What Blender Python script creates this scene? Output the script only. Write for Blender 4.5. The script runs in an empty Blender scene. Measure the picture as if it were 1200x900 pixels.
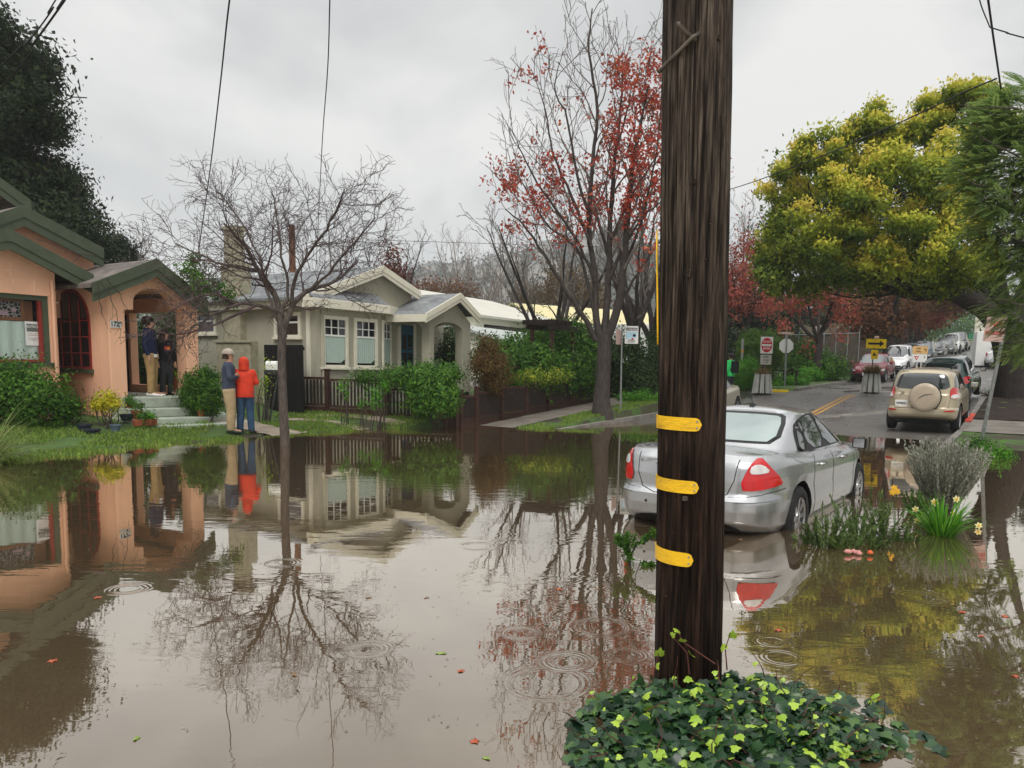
import bpy, bmesh, math, random
import numpy as np
from mathutils import Vector, Matrix, geometry
from mathutils.bvhtree import BVHTree
R = math.radians
sc = bpy.context.scene
COL = sc.collection
rnd = random.Random(7)
npr = np.random.RandomState(11)

# ------------------------------------------------------------------ camera
TH, ROLL, F, CX0, CY0 = R(32), 0.02, 900.0, 660.0, 530.6
PITCH = math.atan(0.1125)
EYE = Vector((0, 0, 1.62))
fwd = Vector((-math.sin(TH)*math.cos(PITCH), math.cos(TH)*math.cos(PITCH), -math.sin(PITCH)))
right0 = Vector((math.cos(TH), math.sin(TH), 0))
up0 = right0.cross(fwd)
# horizon drops to the right: the camera is turned counter-clockwise
right = right0*math.cos(ROLL) + up0*math.sin(ROLL)
up = up0*math.cos(ROLL) - right0*math.sin(ROLL)
cam = bpy.data.cameras.new('camera')
camo = bpy.data.objects.new('camera', cam); COL.objects.link(camo)
cam.sensor_width = 36; cam.lens = F/1200*36
cam.shift_x = (600-CX0)/1200; cam.shift_y = (CY0-450)/1200
cam.clip_start = 0.05; cam.clip_end = 5000
m = Matrix((right, up, -fwd)).transposed().to_4x4(); m.translation = EYE
camo.matrix_world = m
sc.camera = camo

def ray(px, py):
    return (fwd + right*((px-CX0)/F) - up*((py-CY0)/F))
def onX(px, py, X):
    d = ray(px, py); return EYE + d*(X/d.x)
def onY(px, py, Y):
    d = ray(px, py); return EYE + d*(Y/d.y)
def onZ(px, py, z):
    d = ray(px, py); return EYE + d*((z-EYE.z)/d.z)
def atd(px, py, cd):            # cd: horizontal distance ahead of the camera
    d = ray(px, py); h = -d.x*math.sin(TH)+d.y*math.cos(TH)
    return EYE + d*(cd/h)
def proj(p):
    v = Vector(p)-EYE; q = v.dot(fwd)
    return (CX0+F*v.dot(right)/q, CY0-F*v.dot(up)/q)

# ------------------------------------------------------------------ ground heights
RY = [-60, 10, 15, 20.6, 23, 26, 30, 33, 42, 134, 165, 500]
RZ = [-.32, -.30, -.2, 0.0, .06, .28, .66, .77, 1.02, 6.9, 7.3, 7.0]
def roadz(y): return np.interp(y, RY, RZ)
CURB_L, CURB_R, CL2 = -10.75, -1.75, -9.1
def gz(x, y):
    x = np.asarray(x, float); y = np.asarray(y, float)
    r = np.interp(y, RY, RZ)
    near = np.interp(x, [-60, -30, -24, -19, -17, -15.3, -14.0, -12.4, -10.9], [1.2, .7, .45, .36, .27, .1, 0.0, -.1, -.26])
    near = near + .03*np.sin(x*1.7+y*.9)*np.sin(y*1.3)*(near > -.08)
    slope = np.interp(y, [10, 16.3, 24, 33, 34], [-.35, -.02, .55, .89, .90])
    back = np.maximum(slope, np.interp(x, [-40, -17, -13.4, -13.1], [1.2, .45, .3, -1]))
    w = np.clip((y-13.2)/3.2, 0, 1); w = w*w*(3-2*w)
    wx = np.clip((x+13.2)/.3, 0, 1)
    left = near*(1-w)+back*w
    k = np.clip((y-30)/4, 0, 1)
    left = left*(1-k)+(r+.13)*k
    rt = np.interp(y, [-60, 10, 18, 20.3, 23], [-.16, -.14, -.06, .04, .19])
    k2 = np.clip((y-23)/3, 0, 1)
    rt = rt*(1-k2)+(r+.13)*k2
    cross = (y > 24.2) & (y < 32.2)
    z = np.where(x < np.where(y > 33, CL2, CURB_L), left, np.where(x > CURB_R, rt, r))
    z = np.where(cross & (x < CURB_L) & (y > 25.5), r, z)
    flat = np.clip((-x-17)/14, 0, 1)*np.clip((y-36)/8, 0, 1)
    return z*(1-flat)+flat*1.0
def G(x, y): return float(gz(x, y))

# ------------------------------------------------------------------ materials
def s2l(c):
    if isinstance(c, str):
        c = [int(c[i:i+2], 16)/255 for i in (0, 2, 4)]
    return tuple((v/12.92 if v <= .04045 else ((v+.055)/1.055)**2.4) for v in c)
def newmat(name):
    m = bpy.data.materials.new(name); m.use_nodes = True
    nt = m.node_tree; b = nt.nodes['Principled BSDF']
    return m, nt, b
def N(nt, t, **k):
    n = nt.nodes.new(t)
    for a, v in k.items():
        if a.startswith('i_'):
            n.inputs[a[2:].replace('_', ' ')].default_value = v
        else: setattr(n, a, v)
    return n
def ramp(nt, stops, fac):
    r = nt.nodes.new('ShaderNodeValToRGB'); e = r.color_ramp.elements
    while len(e) < len(stops): e.new(.5)
    for q, (p, c) in zip(e, stops): q.position = p; q.color = (*c, 1) if len(c) == 3 else c
    nt.links.new(fac, r.inputs[0]); return r
def mat(name, c, rough=.6, metal=0, var=.18, scale=6, bump=0, bscale=40, spec=.22, coat=0, stretch=(1, 1, 1), c2=None, lo=.35, hi=.65):
    """plain procedural material: two tones mixed by noise, with optional bump"""
    m, nt, b = newmat(name); L = nt.links
    c = np.array(c)
    a = tuple(np.clip(c*(1-var), 0, 1)); d = tuple(np.clip(c*(1+var), 0, 1)) if c2 is None else c2
    tc = N(nt, 'ShaderNodeTexCoord'); mp = N(nt, 'ShaderNodeMapping'); mp.inputs['Scale'].default_value = stretch
    L.new(tc.outputs['Object'], mp.inputs[0])
    n = N(nt, 'ShaderNodeTexNoise', i_Scale=scale, i_Detail=6.0, i_Roughness=.6); L.new(mp.outputs[0], n.inputs['Vector'])
    r = ramp(nt, [(lo, a), (hi, d)], n.outputs[0]); L.new(r.outputs[0], b.inputs['Base Color'])
    b.inputs['Roughness'].default_value = rough; b.inputs['Metallic'].default_value = metal
    b.inputs['Specular IOR Level'].default_value = spec; b.inputs['Coat Weight'].default_value = coat
    if bump:
        n2 = N(nt, 'ShaderNodeTexNoise', i_Scale=bscale, i_Detail=4.0); L.new(mp.outputs[0], n2.inputs['Vector'])
        bp = N(nt, 'ShaderNodeBump', i_Strength=bump, i_Distance=.02); L.new(n2.outputs[0], bp.inputs['Height'])
        L.new(bp.outputs[0], b.inputs['Normal'])
    return m
def leafmat(name, cols, scale=1.2, rough=.55, trans=.25, spec=.14):
    """leaves: colour from a per-leaf random value and a clump value"""
    m, nt, b = newmat(name); L = nt.links
    at = N(nt, 'ShaderNodeAttribute', attribute_name='rnd')
    r = ramp(nt, [(i/(len(cols)-1), c) for i, c in enumerate(cols)], at.outputs['Fac'])
    L.new(r.outputs[0], b.inputs['Base Color']); b.inputs['Roughness'].default_value = rough
    b.inputs['Specular IOR Level'].default_value = spec
    tr = N(nt, 'ShaderNodeBsdfTranslucent'); L.new(r.outputs[0], tr.inputs[0])
    mx = N(nt, 'ShaderNodeMixShader'); mx.inputs[0].default_value = trans
    L.new(b.outputs[0], mx.inputs[1]); L.new(tr.outputs[0], mx.inputs[2])
    L.new(mx.outputs[0], nt.nodes['Material Output'].inputs[0])
    return m

# ------------------------------------------------------------------ objects
ORG = {}
def setp(o, label=None, cat=None, group=None, kind=None):
    if label: o['label'] = label
    if cat: o['category'] = cat
    if group: o['group'] = group
    if kind: o['kind'] = kind
    return o
def thing(name, label, cat, loc=(0, 0, 0), group=None):
    o = bpy.data.objects.new(name, None); COL.objects.link(o); o.location = loc
    o.empty_display_size = .2
    ORG[o.name] = Vector(loc); return setp(o, label, cat, group)
def link(name, me, mt, parent=None, smooth=False, origin=None):
    o = bpy.data.objects.new(name, me); COL.objects.link(o)
    mts = mt if isinstance(mt, (list, tuple)) else [mt]
    if not me.materials:
        for x in mts: me.materials.append(x)
    if parent is not None:
        g = ORG[parent.name]; o.parent = parent
        if g.length: me.transform(Matrix.Translation(-g))
        ORG[o.name] = g
    elif origin is not None:
        g = Vector(origin); me.transform(Matrix.Translation(-g)); o.location = g; ORG[o.name] = g
    else: ORG[o.name] = Vector((0, 0, 0))
    if smooth: me.polygons.foreach_set('use_smooth', [True]*len(me.polygons))
    return o
def place(o, loc, rz=0, rx=0, ry=0, s=1):
    o.location = loc; o.rotation_euler = (rx, ry, rz); o.scale = (s, s, s); return o
def kids(o): return [c for c in bpy.data.objects if c.parent == o]
def copy_tree(o, parent=None, label=None):
    c = o.copy(); COL.objects.link(c); c.parent = parent
    if label: c['label'] = label
    for k in kids(o): copy_tree(k, c)
    return c
class B:
    def __init__(s): s.v = []; s.f = []; s.m = []; s.cm = 0
    def add(s, v, f):
        n = len(s.v); s.v += [tuple(p) for p in v]
        s.f += [tuple(i+n for i in q) for q in f]; s.m += [s.cm]*len(f); return s
    def bx(s, x0, x1, y0, y1, z0, z1):
        v = [(x, y, z) for z in (z0, z1) for y in (y0, y1) for x in (x0, x1)]
        return s.add(v, [(0, 2, 3, 1), (4, 5, 7, 6), (0, 1, 5, 4), (2, 6, 7, 3), (0, 4, 6, 2), (1, 3, 7, 5)])
    def obx(s, c, sx, sy, sz, rz=0, taper=1, rx=0, ry=0):      # box on its base centre, turned
        M = Matrix.Rotation(rz, 3, 'Z') @ Matrix.Rotation(ry, 3, 'Y') @ Matrix.Rotation(rx, 3, 'X'); c = Vector(c); v = []
        for z in (0, sz):
            k = 1 if z == 0 else taper
            for y in (-sy/2*k, sy/2*k):
                for x in (-sx/2*k, sx/2*k): v.append(c + M @ Vector((x, y, z)))
        return s.add(v, [(0, 2, 3, 1), (4, 5, 7, 6), (0, 1, 5, 4), (2, 6, 7, 3), (0, 4, 6, 2), (1, 3, 7, 5)])
    def tube(s, pts, rad, n=8, cap=True):
        pts = [Vector(p) for p in pts]
        if not isinstance(rad, (list, tuple)): rad = [rad]*len(pts)
        rings = []; ref = None
        for i, p in enumerate(pts):
            t = (pts[min(i+1, len(pts)-1)]-pts[max(i-1, 0)]).normalized()
            if ref is None: ref = t.orthogonal().normalized()
            a = (ref - t*ref.dot(t)); a = a.normalized() if a.length > 1e-6 else t.orthogonal().normalized()
            ref = a; b = t.cross(a)
            rings.append([p+(a*math.cos(k*2*math.pi/n)+b*math.sin(k*2*math.pi/n))*rad[i] for k in range(n)])
        v = [q for r_ in rings for q in r_]
        f = [(i*n+k, i*n+(k+1) % n, (i+1)*n+(k+1) % n, (i+1)*n+k) for i in range(len(pts)-1) for k in range(n)]
        if cap: f += [tuple(range(n-1, -1, -1)), tuple(range((len(pts)-1)*n, len(pts)*n))]
        return s.add(v, f)
    def loft(s, rings, cap=True):
        n = len(rings[0]); v = [q for r_ in rings for q in r_]
        f = [(i*n+k, i*n+(k+1) % n, (i+1)*n+(k+1) % n, (i+1)*n+k) for i in range(len(rings)-1) for k in range(n)]
        if cap: f += [tuple(range(n-1, -1, -1)), tuple(range((len(rings)-1)*n, len(rings)*n))]
        return s.add(v, f)
    def prism(s, poly, d):            # poly: 3D points, extruded by vector d
        n = len(poly); d = Vector(d); v = [Vector(p) for p in poly]; v += [p+d for p in v]
        return s.add(v, [tuple(range(n-1, -1, -1)), tuple(range(n, 2*n))] + [(i, (i+1) % n, n+(i+1) % n, n+i) for i in range(n)])
    def lathe(s, prof, c=(0, 0, 0), n=20):
        c = Vector(c)
        return s.loft([[c+Vector((r_*math.cos(k*2*math.pi/n), r_*math.sin(k*2*math.pi/n), z)) for k in range(n)] for r_, z in prof])
    def build(s, name, mt, parent=None, smooth=False, bevel=0, origin=None, seg=2):
        me = bpy.data.meshes.new(name); me.from_pydata(s.v, [], s.f)
        if any(s.m): me.polygons.foreach_set('material_index', s.m)
        bm = bmesh.new(); bm.from_mesh(me); bmesh.ops.recalc_face_normals(bm, faces=bm.faces); bm.to_mesh(me); bm.free()
        o = link(name, me, mt, parent, smooth, origin)
        if bevel:
            b = o.modifiers.new('bevel', 'BEVEL'); b.width = bevel; b.segments = seg; b.limit_method = 'ANGLE'; b.angle_limit = R(40)
        if smooth and bevel: pass
        return o
def autosmooth(o, ang=40):
    me = o.data; me.polygons.foreach_set('use_smooth', [True]*len(me.polygons))
    bm = bmesh.new(); bm.from_mesh(me)
    for e in bm.edges:
        if len(e.link_faces) == 2 and e.calc_face_angle(0) > R(ang): e.smooth = False
    bm.to_mesh(me); bm.free(); return o
def applymods(o):
    dg = bpy.context.evaluated_depsgraph_get(); dg.update()
    me = bpy.data.meshes.new_from_object(o.evaluated_get(dg)); old = o.data
    o.modifiers.clear(); o.data = me; return o

# leaves and blades in bulk -------------------------------------------------
def card_mesh(name, P, D, W, ln, wd, val, mt, parent=None, fold=.25, origin=None, shape=4):
    """P centres, D long axis, W side axis (n,3); leaf = a folded rhombus of two faces"""
    n = len(P); D = D/np.maximum(np.linalg.norm(D, axis=1, keepdims=True), 1e-6)
    W = W - D*np.sum(W*D, axis=1, keepdims=True); W = W/np.maximum(np.linalg.norm(W, axis=1, keepdims=True), 1e-6)
    Nn = np.cross(D, W); ln = np.broadcast_to(ln, (n,))[:, None]; wd = np.broadcast_to(wd, (n,))[:, None]
    a = P - D*ln*.5; b = P + D*ln*.5; c = P + W*wd*.5 + Nn*wd*fold - D*ln*.08; d = P - W*wd*.5 + Nn*wd*fold - D*ln*.08
    V = np.stack([a, c, b, d], 1).reshape(-1, 3)
    i = np.arange(n)*4
    me = bpy.data.meshes.new(name); me.vertices.add(n*4); me.vertices.foreach_set('co', V.astype(np.float32).ravel())
    fi = np.stack([i, i+1, i+2, i, i+2, i+3], 1).ravel()
    me.loops.add(n*6); me.loops.foreach_set('vertex_index', fi.astype(np.int32))
    me.polygons.add(n*2); me.polygons.foreach_set('loop_start', (np.arange(n*2)*3).astype(np.int32))
    me.polygons.foreach_set('loop_total', np.full(n*2, 3, np.int32))
    me.update(calc_edges=True)
    at = me.attributes.new('rnd', 'FLOAT', 'FACE'); at.data.foreach_set('value', np.repeat(np.clip(val, 0, 1), 2).astype(np.float32))
    return link(name, me, mt, parent, origin=origin)
def clumps(lobes, nclump, per, cr, seed=0, shell=.55):
    """lobes: (centre, radii). returns points, outward dirs, clump value"""
    r = np.random.RandomState(seed); vol = np.array([(l[1][0]*l[1][1]*l[1][2])**.67 for l in lobes]); vol /= vol.sum()
    P = []; O = []; Vv = []
    for l, k in zip(lobes, np.maximum((vol*nclump).astype(int), 3)):
        c = np.array(l[0]); rr = np.array(l[1])
        d = r.normal(size=(k, 3)); d /= np.linalg.norm(d, axis=1, keepdims=True)
        rad = (shell+(1-shell)*r.rand(k, 1)**.6)*(1+.16*r.normal(size=(k, 1)))
        cc = c+d*rad*rr; cv = r.rand(k)
        q = r.normal(size=(k, per, 3))*cr*(.6+.8*r.rand(k, 1, 1))
        p = cc[:, None, :]+q
        P.append(p.reshape(-1, 3)); o = q/np.linalg.norm(q, axis=2, keepdims=True)+d[:, None, :]*.7
        O.append(o.reshape(-1, 3)); Vv.append(np.repeat(cv, per))
    P = np.concatenate(P); O = np.concatenate(O); Vv = np.concatenate(Vv)
    return P, O, Vv
def sublobes(lobes, k=9, f=.42, seed=0, ex=.9):
    """break big lobes into many bunches over their surface so the crown has gaps and shoulders"""
    r = np.random.RandomState(seed); o = []
    for c, rr in lobes:
        d = r.normal(size=(k, 3)); d /= np.linalg.norm(d, axis=1, keepdims=True)
        for q in d:
            s = f*(.6+.7*r.rand()); e = ex*(.75+.35*r.rand())
            o.append((tuple(np.array(c)+q*np.array(rr)*e), tuple(np.array(rr)*s*np.array([1, 1, .8]))))
    return o
def foliage(name, lobes, nclump, per, cr, size, mt, parent=None, seed=0, droop=.3, mix=.5, shell=.55, asp=.55, origin=None, hgrad=0, tag=None):
    P, O, cv = clumps(lobes, nclump, per, cr, seed, shell); r = np.random.RandomState(seed+5)
    n = len(P)
    D = r.normal(size=(n, 3)); D -= O*np.sum(D*O, 1, keepdims=True)*.6; D[:, 2] -= droop
    W = r.normal(size=(n, 3))
    W = np.cross(D, O+r.normal(size=(n, 3))*.35)
    val = cv*mix+r.rand(n)*(1-mix)
    if hgrad:
        z = (P[:, 2]-P[:, 2].min())/(np.ptp(P[:, 2])+1e-6); val = val*(1-abs(hgrad))+z*hgrad
    s = size*(.6+.7*r.rand(n))
    return card_mesh(name, P, D, W, s, s*asp, val, mt, parent, origin=origin)

# branches -------------------------------------------------------------------
def V3(p): return np.array(p, float)
def subbranch(lines, levels, seed=1):
    """lines: list of (pts ndarray, radii). levels: dicts n,len,ang,rad,up,wig. returns all lines"""
    r = np.random.RandomState(seed); out = list(lines); cur = list(lines)
    for lv in levels:
        nxt = []
        for pts, rad in cur:
            seg = np.linalg.norm(np.diff(pts, axis=0), axis=1); tot = seg.sum(); cum = np.concatenate([[0], np.cumsum(seg)])
            k = max(1, int(round(lv['n']*tot*(.8+.4*r.rand()))))
            for j in range(k):
                s = tot*(lv.get('from', .25)+(1-lv.get('from', .25))*((j+.3+.6*r.rand())/k)); s = min(s, tot*.98)
                i = min(np.searchsorted(cum, s)-1, len(pts)-2); i = max(i, 0); t = (s-cum[i])/max(seg[i], 1e-6)
                p = pts[i]*(1-t)+pts[i+1]*t; tan = (pts[i+1]-pts[i])/max(seg[i], 1e-6)
                q = r.normal(size=3); q -= tan*q.dot(tan); q /= np.linalg.norm(q)
                a = lv['ang']*(.7+.6*r.rand()); d = tan*math.cos(a)+q*math.sin(a)
                R0 = (rad[i]*(1-t)+rad[i+1]*t)*lv.get('rad', .6)
                ln = lv['len']*(.5+.9*r.rand())*(1-.45*s/tot if lv.get('taper', 1) else 1)
                ns = lv.get('seg', 5); pp = [p]
                for _ in range(ns):
                    d = d + r.normal(size=3)*lv.get('wig', .2); d[2] += lv.get('up', .08); d /= np.linalg.norm(d)
                    pp.append(pp[-1]+d*ln/ns)
                R0 = max(R0, lv.get('min', .003))
                rr = [max(R0*(1-.75*m_/ns), lv.get('min', .003)) for m_ in range(ns+1)]
                nxt.append((np.array(pp), rr))
        out += nxt; cur = nxt
    return out, cur
def smoothline(pts, rad, k=4, jit=0, seed=0):
    """Catmull-Rom through world points"""
    r = np.random.RandomState(seed); P = [V3(p) for p in pts]; P = [2*P[0]-P[1]]+P+[2*P[-1]-P[-2]]
    o = []; rr = []
    for i in range(1, len(P)-2):
        for j in range(k):
            t = j/k
            q = .5*((2*P[i])+(-P[i-1]+P[i+1])*t+(2*P[i-1]-5*P[i]+4*P[i+1]-P[i+2])*t*t+(-P[i-1]+3*P[i]-3*P[i+1]+P[i+2])*t**3)
            o.append(q+r.normal(size=3)*jit*(0 if (i == 1 and j == 0) else 1)); rr.append(rad[i-1]*(1-t)+rad[i]*t)
    o.append(P[-2]); rr.append(rad[-1]); return np.array(o), rr
def lines_mesh(name, lines, mt, parent=None, n=5, origin=None, nthin=3):
    b = B(); 
    for pts, rad in lines: b.tube(pts, list(rad), n if max(rad) > .02 else nthin, cap=False)
    return b.build(name, mt, parent, smooth=True, origin=origin)
# ------------------------------------------------------------------ light
w = bpy.data.worlds.new('World'); sc.world = w; w.use_nodes = True
nt = w.node_tree; L = nt.links; bg = nt.nodes['Background']
sky = N(nt, 'ShaderNodeTexSky', sky_type='NISHITA', sun_disc=False)
SUN_EL, SUN_AZ = R(52), R(150)
sky.sun_elevation = SUN_EL; sky.sun_rotation = SUN_AZ; sky.air_density = 1.0; sky.dust_density = 4.0
hs = N(nt, 'ShaderNodeHueSaturation', i_Saturation=.12); L.new(sky.outputs[0], hs.inputs['Color'])
tc = N(nt, 'ShaderNodeTexCoord'); mp = N(nt, 'ShaderNodeMapping'); mp.inputs['Scale'].default_value = (1, 1, 1.9)
L.new(tc.outputs['Generated'], mp.inputs[0])
n1 = N(nt, 'ShaderNodeTexNoise', i_Scale=1.9, i_Detail=5.0, i_Roughness=.5, i_Distortion=.35); L.new(mp.outputs[0], n1.inputs['Vector'])
cl = ramp(nt, [(.38, (4.3, 4.35, 4.48)), (.5, (5.6, 5.65, 5.73)), (.62, (7.6, 7.55, 7.4))], n1.outputs[0])
sep = N(nt, 'ShaderNodeSeparateXYZ'); L.new(tc.outputs['Generated'], sep.inputs[0])
el = N(nt, 'ShaderNodeMapRange', interpolation_type='SMOOTHSTEP'); el.inputs[1].default_value = .45; el.inputs[2].default_value = .95
el.inputs[3].default_value = 1.0; el.inputs[4].default_value = 2.7; L.new(sep.outputs[2], el.inputs[0])
sc_ = N(nt, 'ShaderNodeVectorMath', operation='SCALE'); L.new(cl.outputs[0], sc_.inputs[0]); L.new(el.outputs[0], sc_.inputs['Scale'])
mx = N(nt, 'ShaderNodeMix', data_type='RGBA'); mx.inputs[0].default_value = .93
L.new(hs.outputs[0], mx.inputs[6]); L.new(sc_.outputs[0], mx.inputs[7]); L.new(mx.outputs[2], bg.inputs[0])
bg.inputs[1].default_value = .1
sun = bpy.data.lights.new('sun', 'SUN'); sun.energy = 1.3; sun.angle = R(25); sun.color = (1, .97, .92)
so = bpy.data.objects.new('sun', sun); COL.objects.link(so)
sd = Vector((math.sin(SUN_AZ)*math.cos(SUN_EL), math.cos(SUN_AZ)*math.cos(SUN_EL), math.sin(SUN_EL)))
so.rotation_euler = sd.to_track_quat('Z', 'Y').to_euler()
vs = sc.view_settings; vs.view_transform = 'Standard'; vs.look = 'None'; vs.exposure = .3; vs.gamma = 1; vs.use_curve_mapping = False
sc.render.engine = 'CYCLES'; cy = sc.cycles; cy.use_denoising = True; cy.max_bounces = 7; cy.transparent_max_bounces = 8
cy.diffuse_bounces = 3; cy.glossy_bounces = 4; cy.transmission_bounces = 4
try: cy.denoiser = 'OPENIMAGEDENOISE'
except Exception: pass

# ------------------------------------------------------------------ shared materials
M = {}
M['peach'] = mat('peach_stucco', (.82, .47, .305), .85, var=.12, scale=1.1, bump=.3, bscale=60, stretch=(1, 1, .4))
M['green_trim'] = mat('green_trim', (.07, .088, .055), .5, var=.12, scale=5)
M['shingle_brown'] = mat('brown_shingle', (.15, .125, .11), .85, var=.35, scale=14, bump=.4, bscale=30)
M['greige'] = mat('greige_stucco', (.385, .365, .285), .85, var=.12, scale=1.2, bump=.25, bscale=70, stretch=(1, 1, .4))
M['cream'] = mat('cream_paint', (.7, .665, .545), .5, var=.04)
M['white'] = mat('white_paint', (.78, .78, .74), .5, var=.03)
M['slate'] = mat('slate_shingle', (.22, .25, .27), .7, var=.25, scale=30, bump=.5, bscale=50, stretch=(1, 1, 1))
def shingle(name, a, c):
    m, nt, b = newmat(name); L = nt.links; tc = N(nt, 'ShaderNodeTexCoord'); mp = N(nt, 'ShaderNodeMapping'); mp.inputs['Scale'].default_value = (1, 1.15, 0); L.new(tc.outputs['Object'], mp.inputs[0])
    bk = N(nt, 'ShaderNodeTexBrick', i_Scale=1.0); bk.inputs['Brick Width'].default_value = .28; bk.inputs['Row Height'].default_value = .13; bk.inputs['Mortar Size'].default_value = .008; bk.inputs['Color1'].default_value = (*a, 1); bk.inputs['Color2'].default_value = (*c, 1); bk.inputs['Mortar'].default_value = (*[v*.45 for v in a], 1); bk.offset = .5
    L.new(mp.outputs[0], bk.inputs['Vector']); n = N(nt, 'ShaderNodeTexNoise', i_Scale=1.5, i_Detail=6.0); L.new(tc.outputs['Object'], n.inputs['Vector'])
    r = ramp(nt, [(.35, (.7, .7, .7)), (.65, (1.2, 1.2, 1.2))], n.outputs[0]); mx = N(nt, 'ShaderNodeMix', data_type='RGBA', blend_type='MULTIPLY'); mx.inputs[0].default_value = 1; L.new(bk.outputs[0], mx.inputs[6]); L.new(r.outputs[0], mx.inputs[7]); L.new(mx.outputs[2], b.inputs['Base Color']); b.inputs['Roughness'].default_value = .75; b.inputs['Specular IOR Level'].default_value = .3
    return m
M['slate'] = shingle('slate_shingle', (.17, .18, .185), (.24, .25, .255)); M['shingle_brown'] = shingle('brown_shingle', (.12, .1, .088), (.2, .17, .15))
M['glass'] = mat('window_glass', (.015, .016, .018), .04, var=.1, spec=.9)
M['curtain'] = mat('pale_curtain', (.42, .52, .46), .35, var=.09, scale=9, stretch=(1, 7, .6), coat=.5)
M['black'] = mat('black_paint', (.012, .012, .012), .5)
M['darkwood'] = mat('dark_wood', (.028, .019, .016), .45, var=.4, scale=9, stretch=(5, 5, .6), bump=.3, bscale=30)
M['fencepost'] = mat('red_brown_wood', (.055, .026, .02), .5, var=.3, scale=9, stretch=(5, 5, .6), bump=.2)
M['redwood'] = mat('red_window_frame', (.3, .04, .03), .4, var=.15)
M['brownwood'] = mat('brown_wood', (.16, .075, .04), .5, var=.25, scale=8, stretch=(1, 4, 4))
M['steps'] = mat('pale_green_concrete', (.36, .40, .33), .8, var=.15, scale=5, bump=.3)
M['terracotta'] = mat('terracotta', (.32, .09, .045), .75, var=.25, scale=8)
M['soil'] = mat('soil', (.03, .02, .015), .9, var=.4, scale=10, bump=.6)
M['metal'] = mat('galvanised_metal', (.3, .31, .31), .45, metal=.6, var=.15, scale=12)
M['steel_dark'] = mat('dark_steel', (.06, .06, .06), .45, metal=.5)
M['rubber'] = mat('rubber', (.02, .02, .02), .75, var=.3, bump=.2)
M['wire'] = mat('wire_sheath', (.015, .015, .015), .6)
M['concrete'] = mat('concrete', (.3, .28, .25), .5, var=.25, scale=4, bump=.3, bscale=60)
M['signwhite'] = mat('sign_white', (.75, .75, .72), .4, var=.04, scale=3)
M['signred'] = mat('sign_red', (.55, .015, .02), .4)
M['signyellow'] = mat('sign_yellow', (.8, .52, .01), .4, var=.05)
M['signblack'] = mat('sign_black', (.01, .01, .01), .5)
M['blue_door'] = mat('blue_door', (.02, .1, .17), .4, var=.1)
M['bark_dark'] = mat('wet_bark', (.035, .027, .024), .7, var=.5, scale=8, stretch=(3, 3, .6), bump=.8, bscale=14)
M['bark_grey'] = mat('grey_bark', (.085, .068, .058), .8, var=.45, scale=10, stretch=(3, 3, .7), bump=.6, bscale=20)
M['bark_mid'] = mat('mid_bark', (.05, .041, .036), .8, var=.4, scale=8, stretch=(3, 3, .6), bump=.6, bscale=16)
M['twig'] = mat('purple_twig', (.075, .05, .048), .75, var=.35, scale=4)
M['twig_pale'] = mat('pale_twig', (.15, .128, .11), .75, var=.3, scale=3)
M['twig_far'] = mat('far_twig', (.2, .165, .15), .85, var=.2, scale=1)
def quickmat(name, c, **k): return mat(name, c, **k)

# ------------------------------------------------------------------ ground, roads, water
def sheet(name, x0, x1, y0, y1, sx, sy, zf, mt, kind='structure', uv=None, xs=None, ys=None):
    xs = np.linspace(x0, x1, sx) if xs is None else xs; ys = np.linspace(y0, y1, sy) if ys is None else ys
    X, Y = np.meshgrid(xs, ys); Z = zf(X, Y); nx = len(xs); ny = len(ys)
    V = np.stack([X, Y, Z], -1).reshape(-1, 3)
    i = (np.arange(ny-1)[:, None]*nx+np.arange(nx-1)[None, :]).ravel()
    Fc = np.stack([i, i+1, i+nx+1, i+nx], 1)
    me = bpy.data.meshes.new(name); me.vertices.add(len(V)); me.vertices.foreach_set('co', V.astype(np.float32).ravel())
    me.loops.add(Fc.size); me.loops.foreach_set('vertex_index', Fc.ravel().astype(np.int32))
    me.polygons.add(len(Fc)); me.polygons.foreach_set('loop_start', (np.arange(len(Fc))*4).astype(np.int32)); me.polygons.foreach_set('loop_total', np.full(len(Fc), 4, np.int32))
    me.update(calc_edges=True); o = link(name, me, mt, smooth=True); setp(o, kind=kind); return o

m, nt, b = newmat('lawn_and_dirt'); L = nt.links
tc = N(nt, 'ShaderNodeTexCoord')
na = N(nt, 'ShaderNodeTexNoise', i_Scale=.9, i_Detail=8.0, i_Roughness=.7); L.new(tc.outputs['Object'], na.inputs['Vector'])
r1 = ramp(nt, [(.36, (.045, .032, .02)), (.44, (.05, .055, .02)), (.5, (.05, .1, .018)), (.66, (.085, .16, .025))], na.outputs[0])
nb = N(nt, 'ShaderNodeTexNoise', i_Scale=60, i_Detail=3.0); L.new(tc.outputs['Object'], nb.inputs['Vector'])
bp = N(nt, 'ShaderNodeBump', i_Strength=.9, i_Distance=.03); L.new(nb.outputs[0], bp.inputs['Height'])
L.new(r1.outputs[0], b.inputs['Base Color']); L.new(bp.outputs[0], b.inputs['Normal']); b.inputs['Roughness'].default_value = .9
M['lawn'] = m
def gfine(X, Y):
    return gz(X, Y)+.018*np.sin(X*5.1+Y*2.3)*np.sin(Y*6.3-X*1.7)*((X < CURB_L) | (X > CURB_R))
def paved(X, Y):
    a = (X > np.where(Y > 33, CL2, CURB_L)) & (X < CURB_R)
    a = a | ((Y > 25.8) & (Y < 32.1) & (X < CURB_L))
    a = a | ((X > -12.8) & (X < -11.8) & (Y > 15.7) & (Y < 25.1)) | ((X > CURB_R+.02) & (X < 3.3) & (Y > 22.3) & (Y < 25.1))
    a = a | ((X > .65) & (X < 2.15) & (Y > 25.1)) | ((X > -11.7) & (X < -10.5) & (Y > 34.1))
    return a.astype(float)
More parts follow.
